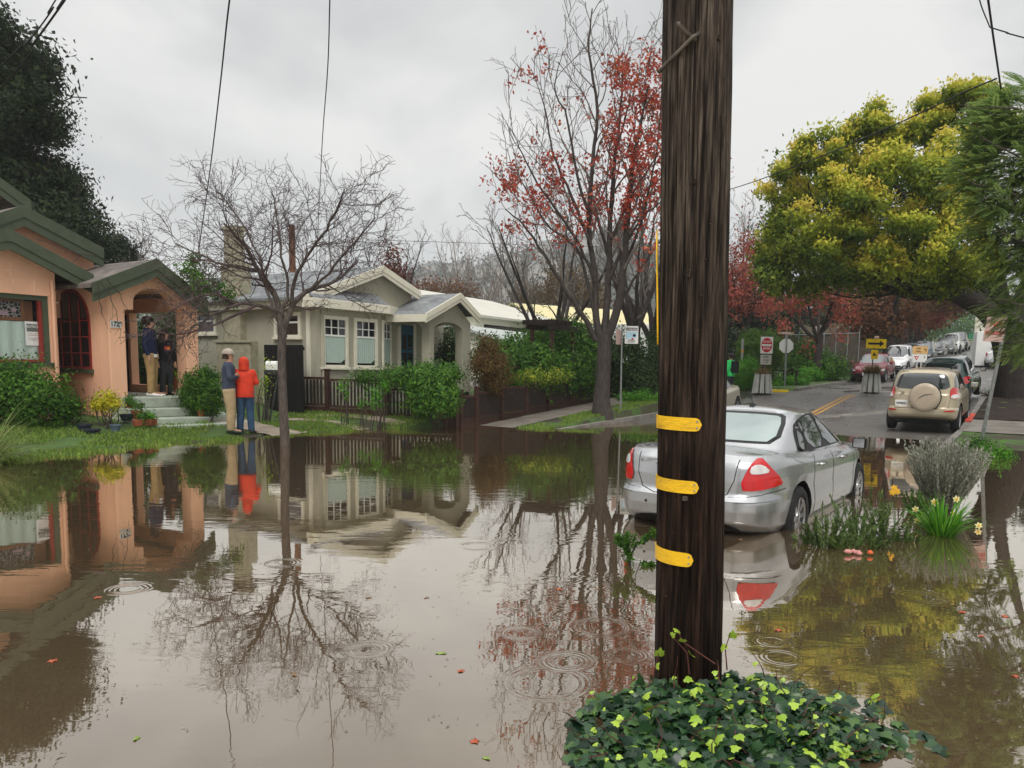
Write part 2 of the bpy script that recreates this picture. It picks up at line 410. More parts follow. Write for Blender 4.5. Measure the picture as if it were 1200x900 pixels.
xs = np.unique(np.concatenate([np.linspace(-900, -60, 22), np.linspace(-60, -20, 50), np.linspace(-20, 4, 161), np.linspace(4, 60, 40), np.linspace(60, 900, 20),
                               [CURB_L-.012, CURB_L-.002, CURB_R+.002, CURB_R+.012, CL2-.012, CL2-.002]]))
ys = np.unique(np.concatenate([np.linspace(-60, 0, 20), np.linspace(0, 36, 240), np.linspace(36, 170, 140), np.linspace(170, 1400, 30)]))
sheet('ground', 0, 0, 0, 0, 0, 0, lambda X, Y: gfine(X, Y)-.03*paved(X, Y), M['lawn'], xs=xs, ys=ys)

# wet asphalt
m, nt, b = newmat('wet_asphalt'); L = nt.links
tc = N(nt, 'ShaderNodeTexCoord'); mp = N(nt, 'ShaderNodeMapping'); mp.inputs['Scale'].default_value = (.9, .35, 1); L.new(tc.outputs['Object'], mp.inputs[0])
na = N(nt, 'ShaderNodeTexNoise', i_Scale=.8, i_Detail=6.0, i_Roughness=.65, i_Distortion=.5); L.new(mp.outputs[0], na.inputs['Vector'])
nb = N(nt, 'ShaderNodeTexNoise', i_Scale=45, i_Detail=4.0); L.new(tc.outputs['Object'], nb.inputs['Vector'])
r1 = ramp(nt, [(.3, (.045, .04, .036)), (.55, (.1, .09, .08)), (.75, (.15, .135, .12))], na.outputs[0])
mixc = N(nt, 'ShaderNodeMix', data_type='RGBA', blend_type='MULTIPLY'); mixc.inputs[0].default_value = .5
rb = ramp(nt, [(.3, (.5, .5, .5)), (.7, (1.3, 1.3, 1.3))], nb.outputs[0]); L.new(r1.outputs[0], mixc.inputs[6]); L.new(rb.outputs[0], mixc.inputs[7])
L.new(mixc.outputs[2], b.inputs['Base Color'])
rr = ramp(nt, [(.38, (.12, .12, .12)), (.5, (.38, .38, .38)), (.7, (.6, .6, .6))], na.outputs[0]); L.new(rr.outputs[0], b.inputs['Roughness'])
b.inputs['Specular IOR Level'].default_value = .55
bp = N(nt, 'ShaderNodeBump', i_Strength=.35, i_Distance=.01); L.new(nb.outputs[0], bp.inputs['Height']); L.new(bp.outputs[0], b.inputs['Normal'])
M['asphalt'] = m
sheet('street', CURB_L+.15, CURB_R-.15, -30, 33, 12, 80, lambda X, Y: roadz(Y)+.004, M['asphalt'])
sheet('street', CL2+.15, CURB_R-.15, 33, 190, 12, 200, lambda X, Y: roadz(Y)+.004, M['asphalt'])
sheet('cross_street', -60, CURB_L+.14, 25.7, 32.2, 40, 24, lambda X, Y: gz(X, Y)+.006, M['asphalt'])
# kerbs
def kerb(x0, x1, ya, yb, mt, top=.135, dz=0):
    b = B(); n = max(2, int((yb-ya)/1.0)); prev = None; rings = []
    for i in range(n+1):
        y = ya+(yb-ya)*i/n; z = roadz(y)+dz
        rings.append([(x0, y, z-.2), (x1, y, z-.2), (x1, y, z+top), (x0, y, z+top)])
    b.loft(rings); o = b.build('kerb', mt); setp(o, kind='structure'); return o
M['kerbgrey'] = mat('kerb_concrete', (.2, .185, .165), .55, var=.3, scale=3, bump=.3)
kerb(CURB_L, CURB_L+.16, -10, 25.4, M['kerbgrey']); kerb(CL2, CL2+.16, 33, 150, M['kerbgrey'])
kerb(CURB_R-.16, CURB_R, -10, 24.6, M['kerbgrey'], top=.1); kerb(CURB_R-.16, CURB_R, 26.4, 150, M['kerbgrey'])
M['redkerb'] = mat('red_kerb_paint', (.5, .06, .03), .5, var=.3, scale=9)
kerb(CURB_R-.16, CURB_R, 24.6, 26.4, M['redkerb'])
# pavements and markings
M['pave'] = mat('wet_pavement', (.2, .175, .15), .35, var=.3, scale=2.2, bump=.2)
M['pathc'] = mat('path_concrete', (.3, .245, .19), .5, var=.25, scale=3, bump=.2)
sheet('pavement', -12.85, -11.75, 15.6, 25.2, 5, 40, lambda X, Y: gz(X, Y)+.022, M['pave'])
sheet('pavement', CURB_R+.005, 3.4, 22.2, 25.2, 20, 20, lambda X, Y: gz(X, Y)+.022, M['pave'])
sheet('pavement', .6, 2.2, 25.2, 60, 5, 50, lambda X, Y: gz(X, Y)+.022, M['pave'])
sheet('pavement', -11.75, -10.45, 34, 150, 5, 90, lambda X, Y: gz(X, Y)+.022, M['pave'])
sheet('planting_bed', CURB_R+.005, .59, 25.25, 34, 20, 40, lambda X, Y: gz(X, Y)+.03+.03*np.sin(X*7)*np.sin(Y*5), M['soil'])
M['yline'] = mat('faded_yellow_paint', (.42, .22, .04), .5, var=.3, scale=9, lo=.3, hi=.5)
M['wline'] = mat('worn_white_paint', (.42, .4, .35), .5, var=.3, scale=6)
for x in (-6.52, -6.32):
    sheet('painted_centre_line', x, x+.11, 24.2, 31.5, 2, 16, lambda X, Y: roadz(Y)+.009, M['yline'])
sheet('painted_stop_line', -6.1, -2.6, 34.6, 34.95, 8, 2, lambda X, Y: roadz(Y)+.009, M['wline'])
def patch(name, pts, mt, dz):
    b = B(); n = len(pts); b.add([(x, y, G(x, y)+dz) for x, y in pts], [tuple(range(n))]); o = b.build(name, mt); setp(o, kind='structure')
a = [onZ(930, 497, .25), onZ(1000, 478, .45), onZ(1030, 481, .42), onZ(1028, 485, .4), onZ(985, 487, .36), onZ(940, 500, .2)]
M['cpatch'] = mat('old_concrete_patch', (.2, .18, .155), .4, var=.3, scale=2)
b = B(); V = []
for i in range(15):
    u = i/14; y = 23.6+3.6*u; xa = -7.3+3.0*u+.12*math.sin(i*1.9); wd_ = (.25+.5*math.sin(math.pi*u)+.12*math.sin(i*2.7)); V += [(xa, y, roadz(y)+.007), (xa+wd_, y, roadz(y)+.007)]
b.add(V, [(2*i, 2*i+1, 2*i+3, 2*i+2) for i in range(14)]); setp(b.build('concrete_patch', M['cpatch']), kind='structure')
# garden paths
def ribbon(name, pts, wd, mt, dz=.02, k=8):
    ln, _ = smoothline([(x, y, 0) for x, y in pts], [1]*len(pts), k)
    b = B(); V = []
    for i, p in enumerate(ln):
        t = ln[min(i+1, len(ln)-1)]-ln[max(i-1, 0)]; t /= np.linalg.norm(t); s = np.array([-t[1], t[0], 0])
        for q in (-.5, -.17, .17, .5):
            x, y = (p+s*wd*q*(1+.12*math.sin(i*1.7)))[:2]; V.append((x, y, G(x, y)+dz))
    b.add(V, [(i*4+k2, i*4+k2+1, i*4+k2+5, i*4+k2+4) for i in range(len(ln)-1) for k2 in range(3)])
    o = b.build(name, mt, smooth=True); setp(o, kind='structure')
p = [onZ(x, y, z) for x, y, z in ((222, 492, .2), (262, 497, .12), (300, 503, .06), (345, 508, .02))]
ribbon('footpath', [(q.x, q.y) for q in p], .95, M['pathc'])
p = [onZ(x, y, z) for x, y, z in ((330, 484, .33), (372, 488, .25), (410, 496, .12), (440, 503, .04))]
ribbon('driveway_strip', [(q.x, q.y) for q in p], .42, M['pathc'])
p = [onZ(x, y, z) for x, y, z in ((352, 480, .38), (400, 483, .3), (440, 489, .2), (470, 497, .08))]
ribbon('driveway_strip', [(q.x, q.y) for q in p], .4, M['pathc'])

# flood water
m, nt, b = newmat('flood_water'); L = nt.links
tc = N(nt, 'ShaderNodeTexCoord'); geo = N(nt, 'ShaderNodeNewGeometry')
b.inputs['Base Color'].default_value = (.11, .074, .04, 1); b.inputs['Roughness'].default_value = .6; b.inputs['Specular IOR Level'].default_value = 0
hts = []
def addh(h):
    hts.append(h)
mp = N(nt, 'ShaderNodeMapping'); mp.inputs['Scale'].default_value = (1, 1, 1); mp.inputs['Rotation'].default_value = (0, 0, -TH); L.new(geo.outputs['Position'], mp.inputs[0])
mp2 = N(nt, 'ShaderNodeMapping'); mp2.inputs['Scale'].default_value = (.55, 1.5, 1); L.new(mp.outputs[0], mp2.inputs[0])
nz = N(nt, 'ShaderNodeTexNoise', i_Scale=4.5, i_Detail=3.0, i_Roughness=.45, i_Distortion=.4); L.new(mp2.outputs[0], nz.inputs['Vector'])
nz2 = N(nt, 'ShaderNodeTexNoise', i_Scale=.45, i_Detail=2.0); L.new(mp2.outputs[0], nz2.inputs['Vector'])
k = N(nt, 'ShaderNodeMapRange'); k.inputs[1].default_value = .42; k.inputs[2].default_value = .68; k.inputs[3].default_value = .12; k.inputs[4].default_value = 1.0
L.new(nz2.outputs[0], k.inputs[0])
mu = N(nt, 'ShaderNodeMath', operation='MULTIPLY'); L.new(nz.outputs[0], mu.inputs[0]); L.new(k.outputs[0], mu.inputs[1])
mu2 = N(nt, 'ShaderNodeMath', operation='MULTIPLY'); L.new(mu.outputs[0], mu2.inputs[0]); mu2.inputs[1].default_value = .0024
cur = mu2.outputs[0]
RINGS = [(431, 761, .1, .0011, .07), (545, 771, .1, .0005, .07), (664, 775, .12, .0012, .07), (915, 771, .1, .0005, .07), (735, 768, .1, .0004, .06), (905, 752, .08, .0004, .07),
         (640, 800, .2, .0003, .08), (705, 735, .16, .0006, .08), (610, 742, .1, .0004, .06), (150, 690, .12, .0008, .08), (560, 640, .14, .0008, .09), (1080, 700, .14, .0006, .1), (330, 660, .12, .0007, .08), (980, 660, .1, .0006, .08)]
for px, py, rad, amp, wl in RINGS:
    c = onZ(px, py, 0); v = N(nt, 'ShaderNodeVectorMath', operation='DISTANCE'); L.new(geo.outputs['Position'], v.inputs[0]); v.inputs[1].default_value = c
    e = N(nt, 'ShaderNodeMath', operation='SUBTRACT'); L.new(v.outputs['Value'], e.inputs[0]); e.inputs[1].default_value = rad
    s1 = N(nt, 'ShaderNodeMath', operation='MULTIPLY'); L.new(e.outputs[0], s1.inputs[0]); s1.inputs[1].default_value = 6.283/(wl*.42)
    sn = N(nt, 'ShaderNodeMath', operation='COSINE'); L.new(s1.outputs[0], sn.inputs[0])
    g1 = N(nt, 'ShaderNodeMath', operation='MULTIPLY'); L.new(e.outputs[0], g1.inputs[0]); L.new(e.outputs[0], g1.inputs[1])
    g2 = N(nt, 'ShaderNodeMath', operation='MULTIPLY'); L.new(g1.outputs[0], g2.inputs[0]); g2.inputs[1].default_value = -1/(wl*.42)**2
    g3 = N(nt, 'ShaderNodeMath', operation='EXPONENT'); L.new(g2.outputs[0], g3.inputs[0])
    g4 = N(nt, 'ShaderNodeMath', operation='MULTIPLY'); L.new(sn.outputs[0], g4.inputs[0]); L.new(g3.outputs[0], g4.inputs[1])
    g5 = N(nt, 'ShaderNodeMath', operation='MULTIPLY_ADD'); L.new(g4.outputs[0], g5.inputs[0]); g5.inputs[1].default_value = amp*.5; L.new(cur, g5.inputs[2]); cur = g5.outputs[0]
bp = N(nt, 'ShaderNodeBump', i_Strength=1.0, i_Distance=1.0); L.new(cur, bp.inputs['Height'])
gl = N(nt, 'ShaderNodeBsdfGlossy'); gl.inputs['Roughness'].default_value = .012; gl.inputs['Color'].default_value = (.93, .88, .81, 1); L.new(bp.outputs[0], gl.inputs['Normal'])
lw = N(nt, 'ShaderNodeLayerWeight', i_Blend=.5); 
fr = ramp(nt, [(0, (.05,)*3), (.45, (.27,)*3), (.62, (.52,)*3), (.8, (.76,)*3), (.95, (.93,)*3)], lw.outputs['Facing'])
ms = N(nt, 'ShaderNodeMixShader'); L.new(fr.outputs[0], ms.inputs[0]); L.new(b.outputs[0], ms.inputs[1]); L.new(gl.outputs[0], ms.inputs[2])
L.new(ms.outputs[0], nt.nodes['Material Output'].inputs[0]); M['water'] = m
o = B().add([(-45, -40, 0), (25, -40, 0), (25, 21.6, 0), (-45, 21.6, 0)], [(0, 1, 2, 3)]).build('flood_water', m); setp(o, kind='structure')

# grass blades near the shore, all as one mass
def blades(name, n, boxes, h, mt, seed=3, cond=None, kind='stuff', lab=None):
    r = np.random.RandomState(seed); P = []
    for x0, x1, y0, y1, fr_ in boxes:
        k = int(n*fr_); P.append(np.stack([x0+(x1-x0)*r.rand(k), y0+(y1-y0)*r.rand(k)], 1))
    P = np.concatenate(P); z = gfine(P[:, 0], P[:, 1]); ok = z > -.02
    pn = np.sin(P[:, 0]*2.1+1)*np.sin(P[:, 1]*1.7)+.5*np.sin(P[:, 0]*5.3)*np.sin(P[:, 1]*4.1)+.5*r.rand(len(P)); ok &= pn > -.02
    if cond is not None: ok &= cond(P[:, 0], P[:, 1])
    P = P[ok]; z = z[ok]; n = len(P); hh = h*(.4+.9*r.rand(n))
    D = r.normal(size=(n, 3))*.45; D[:, 2] = 1
    C = np.stack([P[:, 0], P[:, 1], z+hh*.42], 1); W = r.normal(size=(n, 3)); W[:, 2] = 0
    o = card_mesh(name, C, D, W, hh, .012+.01*r.rand(n), r.rand(n), mt, fold=.1)
    return setp(o, lab, 'grass', kind=kind)
M['grass'] = leafmat('grass_blades', [(.09, .13, .03), (.14, .24, .035), (.2, .34, .045), (.3, .33, .1)])
PATHS = [onZ(240, 494, .15), onZ(280, 501, .08), onZ(320, 506, .04)]
def notpath(x, y):
    ok = np.ones(len(x), bool)
    for a_, b_ in zip(PATHS[:-1], PATHS[1:]):
        for t in (0, .25, .5, .75, 1):
            q = a_.lerp(b_, t); ok &= (x-q.x)**2+(y-q.y)**2 > .3
    ok &= ~((x > -12.9) & (x < -11.7) & (y > 15.5))
    return ok
blades('lawn_grass', 60000, [(-16.9, -13.4, 5, 15, .6), (-12, -10.8, 16, 25, .25), (-13, -10.8, 33.5, 46, .15)], .085, M['grass'], cond=notpath, lab='short wet green grass on the lawns and verges along the flood')

# hills
def hillz(X, Y):
    # ridge far to the north west of the street
    px = 660+900*(X*math.cos(TH)+Y*math.sin(TH))/np.maximum(-X*math.sin(TH)+Y*math.cos(TH), 1)
    cd = -X*math.sin(TH)+Y*math.cos(TH)
    lat = X*math.cos(TH)+Y*math.sin(TH)
    k = np.exp(-((cd-760)/230)**2)
    h = .85*(88+20*np.sin(lat*.011+1.2)+9*np.sin(lat*.031)+26*np.exp(-((lat+10)/110)**2)-30*(lat > 90)*np.clip((lat-90)/200, 0, 1))
    return h*k-2
m, nt, b = newmat('hill_cover'); L = nt.links
tc = N(nt, 'ShaderNodeTexCoord'); na = N(nt, 'ShaderNodeTexNoise', i_Scale=.03, i_Detail=8.0, i_Roughness=.7); L.new(tc.outputs['Object'], na.inputs['Vector'])
r1 = ramp(nt, [(.35, (.03, .04, .025)), (.5, (.06, .065, .04)), (.65, (.13, .08, .05))], na.outputs[0]); L.new(r1.outputs[0], b.inputs['Base Color']); b.inputs['Roughness'].default_value = 1
hx = np.linspace(-900, 300, 70); hy = np.linspace(250, 1250, 70)
sheet('hill', 0, 0, 0, 0, 0, 0, hillz, m, xs=hx, ys=hy)
M['farleaf'] = leafmat('far_wood_leaves', [(.025, .04, .025), (.045, .06, .035), (.09, .07, .045), (.15, .085, .05)], trans=.1)
r = np.random.RandomState(21)
cand = []
while len(cand) < 900:
    cd = r.uniform(420, 800); px = r.uniform(330, 880); lat = (px-660)/900*cd
    X = lat*math.cos(TH)-cd*math.sin(TH); Y = lat*math.sin(TH)+cd*math.cos(TH); cand.append((X, Y))
X = np.array([c[0] for c in cand]); Y = np.array([c[1] for c in cand]); Z = hillz(X, Y)
P = np.repeat(np.stack([X, Y, Z+5], 1), 40, 0)+r.normal(size=(36000, 3))*[3.6, 3.6, 5]
o = card_mesh('hillside_wood', P, r.normal(size=P.shape), r.normal(size=P.shape), 3.2, 2.4, np.clip(np.repeat(r.rand(900), 40)+.2*r.normal(size=36000), 0, 1), M['farleaf'])
setp(o, 'far wooded hillside fading into grey mist beyond the warehouse roof', 'woods', kind='stuff')
# ------------------------------------------------------------------ left houses
def yz(px, py, X): q = onX(px, py, X); return (q.y, q.z)
def xz(px, py, Y): q = onY(px, py, Y); return (q.x, q.z)
def wallX(X, pts, th):           # polygon in (y,z) on plane X, thickness th backwards
    return B().prism([(X, y, z) for y, z in pts], (-th, 0, 0))
def gable(parent, Xf, Xb, yp, zp, yl, zl, yr, zr, mtrim, mroof, th=.09, fh=.24, name='roof', nosub=False):
    """gabled roof with ridge along X, verge boards at the front end; returns roof"""
    b = B()
    for (ya, za) in ((yl, zl), (yr, zr)):
        b.prism([(Xf, yp, zp), (Xf, ya, za), (Xf, ya, za+th), (Xf, yp, zp+th)], (Xb-Xf, 0, 0))
    rf = b.build(name, mroof, parent)
    b = B()
    sl = [(yl, zl), (yr, zr)]
    for (ya, za) in sl:
        b.prism([(Xf+.035, yp, zp+th+.012), (Xf+.035, ya, za+th+.012), (Xf+.035, ya, za-fh*.45), (Xf+.035, yp, zp-fh*.45)], (-.05, 0, 0))
        b.prism([(Xf+.012, yp, zp-fh*.42), (Xf+.012, ya, za-fh*.42), (Xf+.012, ya, za-fh), (Xf+.012, yp, zp-fh)], (-.05, 0, 0))
    b.build('verge_board', mtrim, rf); return rf

# ---- peach house
PX_, WX_ = -17.3, -17.9
H1 = thing('stucco_house', 'peach stucco bungalow with green trimmed gables and an arched entry porch', 'house', (-18, 8, .25))
yl = yz(128, 400, PX_)[0]; yr = yz(232.5, 400, PX_)[0]
gl_, gp, gr = yz(118, 333, PX_), yz(183, 307, PX_), yz(236, 345, PX_)
a1, a2 = yz(146, 363, PX_), yz(217, 362, PX_); s1, s2 = yz(156.5, 363, PX_), yz(207.5, 362, PX_)
sp1, sp2 = yz(156.5, 355, PX_), yz(207.5, 357, PX_); zt = yz(182, 338.5, PX_)[1]
arc = []
for i in range(0, 17):
    t = math.pi*i/16; yc = (sp1[0]+sp2[0])/2; rr_ = (sp2[0]-sp1[0])/2; zb = (sp1[1]+sp2[1])/2
    arc.append((yc-rr_*math.cos(t), zb+(zt-zb)*math.sin(t)))
poly = [(yl, -.1), (yl, gl_[1]), (gp[0], gp[1]), (yr, gr[1]), (yr, -.1), (a2[0], -.1), a2, s2]+arc[::-1]+[s1, a1, (a1[0], -.1)]
wallX(PX_, poly, .42).build('porch_arch', M['peach'], H1, bevel=.02)
# side wall of the porch with the arched window, and inner walls
YS = yl+.003; zc = gl_[1]
b = B(); b.bx(-22, PX_-.423, YS, YS+.2, -.1, zc); b.bx(-22, -19.9, yr-.2, yr-.01, -.1, zc); b.bx(-19.9, PX_-.423, yr-.2, yr-.01, 2.75, zc); b.bx(-19.9, PX_-.423, yr-.2, yr-.01, -.1, .95); b.bx(-20.3, -20.1, YS+.2, yr-.2, -.1, zc+.4)
b.bx(-20.1, PX_-.42, YS+.2, yr-.2, zc, zc+.05)
b.build('porch_wall', M['peach'], H1)
pf = B().bx(-20.1, PX_+.0, a1[0]+.0, a2[0], .05, .75).build('porch_floor', M['steps'], H1)
# arched side window
q1, q2, q3 = xz(66, 432, YS), xz(108.5, 432, YS), xz(88, 338, YS)
xw0, xw1, zs_, zt_ = q1[0], q2[0], (q1[1]+q2[1])/2, q3[1]; xc = (xw0+xw1)/2; hw = abs(xw1-xw0)/2
def archpoly(c, hw, z0, z1, k=14):
    zsp = z1-hw*.95
    return [(c-hw, z0)]+[(c-hw*math.cos(math.pi*i/k), zsp+(z1-zsp)*math.sin(math.pi*i/k)) for i in range(k+1)]+[(c+hw, z0)]
wn = B().prism([(x, YS-.02, z) for x, z in archpoly(xc, hw, zs_, zt_)], (0, .03, 0)).build('window', M['redwood'], H1)
B().prism([(x, YS-.026, z) for x, z in archpoly(xc, hw-.07, zs_+.06, zt_-.07)], (0, .004, 0)).build('pane', M['glass'], wn)
b = B()
for t in (-.5, 0, .5): b.bx(xc+hw*t-.02, xc+hw*t+.02, YS-.045, YS-.026, zs_+.05, zt_-.1-.3*abs(t))
for t in (.2, .4, .6): b.bx(xc-hw+.05, xc+hw-.05, YS-.043, YS-.027, zs_+(zt_-zs_)*t-.015, zs_+(zt_-zs_)*t+.015)
b.build('glazing_bar', M['redwood'], wn)
B().bx(xw0-.06, xw1+.06, YS-.08, YS, zs_-.09, zs_-.002).build('sill', M['green_trim'], wn)
# porch door side: red framed glazed door in the back wall
b = B(); b.bx(-20.08, -20.03, a1[0]+.1, a1[0]+.62, 1.35, 2.55); dwn = b.build('window', M['redwood'], H1)
B().bx(-20.028, -20.02, a1[0]+.17, a1[0]+.55, 1.43, 2.48).build('pane', M['glass'], dwn)
dr = B().bx(-20.08, -20.02, a1[0]+1.0, a1[0]+1.75, .76, 2.7).build('door', M['black'], H1)
B().lathe([(.0, 0), (.03, .01), (.03, .03), (0, .04)], (-20.0, a1[0]+1.1, 1.7), 10).build('handle', M['metal'], dr)
nb_ = B().bx(PX_+.0, PX_+.03, yz(129, 380, PX_)[0], yz(141.5, 380, PX_)[0], yz(135, 384, PX_)[1], yz(135, 376, PX_)[1]).build('house_number', M['signwhite'], H1)

def text(s, size, mt, parent, Mx, name='lettering', ext=.003, align='CENTER', sx=1, bold=0):
    c = bpy.data.curves.new(name, 'FONT'); c.body = s; c.size = size; c.align_x = align; c.align_y = 'CENTER'; c.extrude = ext; c.offset = bold
    o = bpy.data.objects.new(name, c); COL.objects.link(o)
    dg = bpy.context.evaluated_depsgraph_get(); dg.update(); me = bpy.data.meshes.new_from_object(o.evaluated_get(dg))
    bpy.data.objects.remove(o); me.name = name; me.transform(Mx @ Matrix.Diagonal((sx, 1, 1, 1)))
    me.materials.clear(); return link(name, me, mt, parent)
def face(o, xdir, updir=(0, 0, 1)):  # matrix: text x along xdir, y up
    x = Vector(xdir).normalized(); y = Vector(updir).normalized(); z = x.cross(y)
    m = Matrix((x, y, z)).transposed().to_4x4(); m.translation = Vector(o); return m
yc_ = (yz(129, 380, PX_)[0]+yz(141.5, 380, PX_)[0])/2
text('1729', .15, M['signblack'], nb_, face((PX_+.034, yc_, yz(135, 380, PX_)[1]), (0, 1, 0)), 'numerals', bold=.004, sx=.8)
# porch roof
gf = .32
rf = gable(H1, PX_+gf, -21.5, yz(183, 301, PX_+gf)[0], yz(183, 303, PX_+gf)[1]-.1, yz(108, 330, PX_+gf)[0], yz(108, 331, PX_+gf)[1]-.1, yz(243, 352, PX_+gf)[0], yz(243, 352, PX_+gf)[1]-.1, M['green_trim'], M['shingle_brown'], fh=.3)
# front block with the big window
yc2 = yz(68, 400, WX_)[0]; yL = 4.4
wp, we = yz(10, 285, WX_), yz(68, 318, WX_)
wr, wb_ = yz(55, 347, WX_), yz(55, 425, WX_)
win_y1, win_z1, win_z0, win_y0 = wr[0]+.03, wr[1], wb_[1], 5.3
b = B(); th = .25
b.bx(WX_-th, WX_, win_y1, yc2, -.1, we[1]); b.bx(WX_-th, WX_, yL, win_y0, -.1, we[1])
b.bx(WX_-th, WX_, win_y0, win_y1, -.1, win_z0); b.bx(WX_-th, WX_, win_y0, win_y1, win_z1, we[1])
b.prism([(WX_, yL, we[1]), (WX_, yc2, we[1]), (WX_, wp[0], wp[1])], (-th, 0, 0))
b.bx(-23, WX_-th, yc2-.25, yc2, -.1, we[1]); b.bx(-23, WX_-th, yL, yL+.2, -.1, we[1])
b.build('front_wall', M['peach'], H1)
fr_ = B()
fr_.bx(WX_-.17, WX_-.05, win_y1-.1, win_y1, win_z0, win_z1); fr_.bx(WX_-.17, WX_-.05, win_y0, win_y0+.1, win_z0, win_z1)
fr_.bx(WX_-.17, WX_-.05, win_y0+.1, win_y1-.1, win_z1-.1, win_z1); fr_.bx(WX_-.12, WX_+.05, win_y0-.05, win_y1+.06, win_z0-.08, win_z0)
wn = fr_.build('window', M['green_trim'], H1)
b = B(); b.bx(WX_-.2, WX_-.1, win_y1-.16, win_y1-.101, win_z0, win_z1-.1); b.bx(WX_-.2, WX_-.1, win_y0+.101, win_y1-.16, win_z0, win_z0+.06); b.build('red_frame', M['redwood'], wn)
B().bx(WX_-.3, WX_-.29, win_y0, win_y1-.1, win_z0, win_z1).build('pane', M['glass'], wn)
cz = yz(40, 377, WX_)[1]
b = B(); npl = 60; rows = []
for i in range(npl+1):
    y = win_y0+.1+(win_y1-.16-win_y0-.1)*i/npl; x = WX_-.205+.012*math.sin(i*1.1)
    rows += [(x, y, win_z0+.06), (x, y, cz)]
b.add(rows, [(2*i, 2*i+1, 2*i+3, 2*i+2) for i in range(npl)]); b.build('curtain', M['curtain'], wn)
# stained glass panel and brown sash
py0, pz0 = yz(29, 374, WX_-.2)[0], yz(25, 376, WX_-.2)[1]; pz1 = yz(25, 350, WX_-.2)[1]
b = B()
b.bx(WX_-.22, WX_-.19, 5.9, py0, pz0, pz0+.07); b.bx(WX_-.22, WX_-.19, 5.9, py0, pz1-.07, pz1); b.bx(WX_-.22, WX_-.19, py0-.07, py0, pz0+.07, pz1-.07)
sg = b.build('leaded_panel', M['brownwood'], wn)
m, nt, bb = newmat('leaded_glass'); tcx = N(nt, 'ShaderNodeTexCoord'); vo = N(nt, 'ShaderNodeTexVoronoi', i_Scale=14.0); vo.feature = 'DISTANCE_TO_EDGE'; nt.links.new(tcx.outputs['Object'], vo.inputs['Vector'])
rp = ramp(nt, [(.0, (.35, .34, .3)), (.05, (.3, .29, .27)), (.07, (.02, .02, .025))], vo.outputs['Distance']); nt.links.new(rp.outputs[0], bb.inputs['Base Color']); bb.inputs['Roughness'].default_value = .15
B().bx(WX_-.212, WX_-.205, 5.9, py0-.07, pz0+.07, pz1-.07).build('leading', m, sg)
M['lilac'] = mat('lilac_glass', (.42, .3, .36), .2)
def petal(b, x, y, z, l, w_, ang):
    d = Vector((0, math.cos(ang), math.sin(ang))); n_ = Vector((0, -d.z, d.y)); c = Vector((x, y, z))
    b.prism([c, c+d*l*.5+n_*w_/2, c+d*l, c+d*l*.5-n_*w_/2], (-.004, 0, 0))
b = B(); yy = yz(4, 368, WX_-.2)[0]; zz = pz0+.1
for i in range(7): petal(b, WX_-.2, yy, zz, .13, .04, R(15+25*i))
for i in range(8): petal(b, WX_-.2, yz(16, 364, WX_-.2)[0], zz+.12, .06, .03, R(45*i))
b.build('lotus_flower', M['lilac'], sg)
b = B(); y3 = yz(43, 360, WX_)[0]; b.bx(WX_-.27, WX_-.24, y3-.16, y3+.02, cz, win_z1-.12); b.build('drape', M['brownwood'], wn)
# notice in the window
ny0, ny1, nz0, nz1 = yz(29.5, 390, WX_-.18)[0], yz(49, 390, WX_-.18)[0], yz(40, 405, WX_-.18)[1], yz(40, 377, WX_-.18)[1]
pn = B().bx(WX_-.185, WX_-.18, ny0, ny1, nz0, nz1).build('notice', M['signwhite'], wn)
hh = nz1-nz0; ww = ny1-ny0
B().bx(WX_-.179, WX_-.177, ny0+.03, ny1-.03, nz1-hh*.42, nz1-hh*.1).build('header', mat('notice_grey', (.16, .17, .15), .5), pn)
text('NOTICE', hh*.15, M['signwhite'], pn, face((WX_-.172, ny0+ww*.4, nz1-hh*.22), (0, 1, 0)), bold=.001)
b = B()
for i, q in enumerate((.5, .57, .68, .75)): b.bx(WX_-.179, WX_-.177, ny0+.05, ny1-.06-.03*(i % 2), nz1-hh*q-.008, nz1-hh*q+.004)
b.build('printed_line', mat('faded_print', (.5, .38, .33), .5), pn)
# gables of the front block
gable(H1, WX_+.3, -24, yz(11, 268, WX_+.3)[0], yz(11, 268, WX_+.3)[1]-.1, 3.4, yz(-70, 318, WX_+.3)[1]-.3, yz(109, 322, WX_+.3)[0], yz(109, 322, WX_+.3)[1]-.1, M['green_trim'], M['shingle_brown'], fh=.3)
X2 = -18.9
p_, e_ = yz(27, 246, X2), yz(121, 296, X2)
gable(H1, X2, -25, p_[0], p_[1], p_[0]-2.6, p_[1]-1.4, e_[0], e_[1], M['green_trim'], M['shingle_brown'], fh=.34)
wallX(X2-.35, [(p_[0]-2.4, 2.5), (p_[0]-2.4, p_[1]-1.35), (p_[0], p_[1]-.06), (e_[0]-.05, e_[1]), (e_[0]-.05, 2.5)], .2).build('upper_wall', M['peach'], H1)
X3 = -20.5
p3, e3 = yz(-60, 170, X3), yz(36, 240, X3)
gable(H1, X3, -26, p3[0], p3[1], p3[0]-3, p3[1]-2, e3[0], e3[1], M['green_trim'], M['shingle_brown'], fh=.3)
wallX(X3-.7, [(p3[0]-2.6, 3.2), (p3[0]-2.6, p3[1]-1.9), (p3[0], p3[1]-.05), (e3[0]-.7, e3[1]+.3), (e3[0]-.7, 3.2)], .2).build('attic_wall', M['peach'], H1)
# white repaired cracks in the stucco
b = B(); M['crack'] = mat('crack_filler', (.8, .52, .38), .8)
for pts in ([(0, 315), (9, 316), (20, 316), (32, 320)], [(13, 302), (12, 318), (17, 340)], [(56, 346), (66, 343)], [(58, 354), (69, 355)], [(41, 326), (40, 341)]):
    b.tube([onX(x, y, WX_+.002) for x, y in pts], .008, 5)
b.build('repaired_crack', M['crack'], H1)
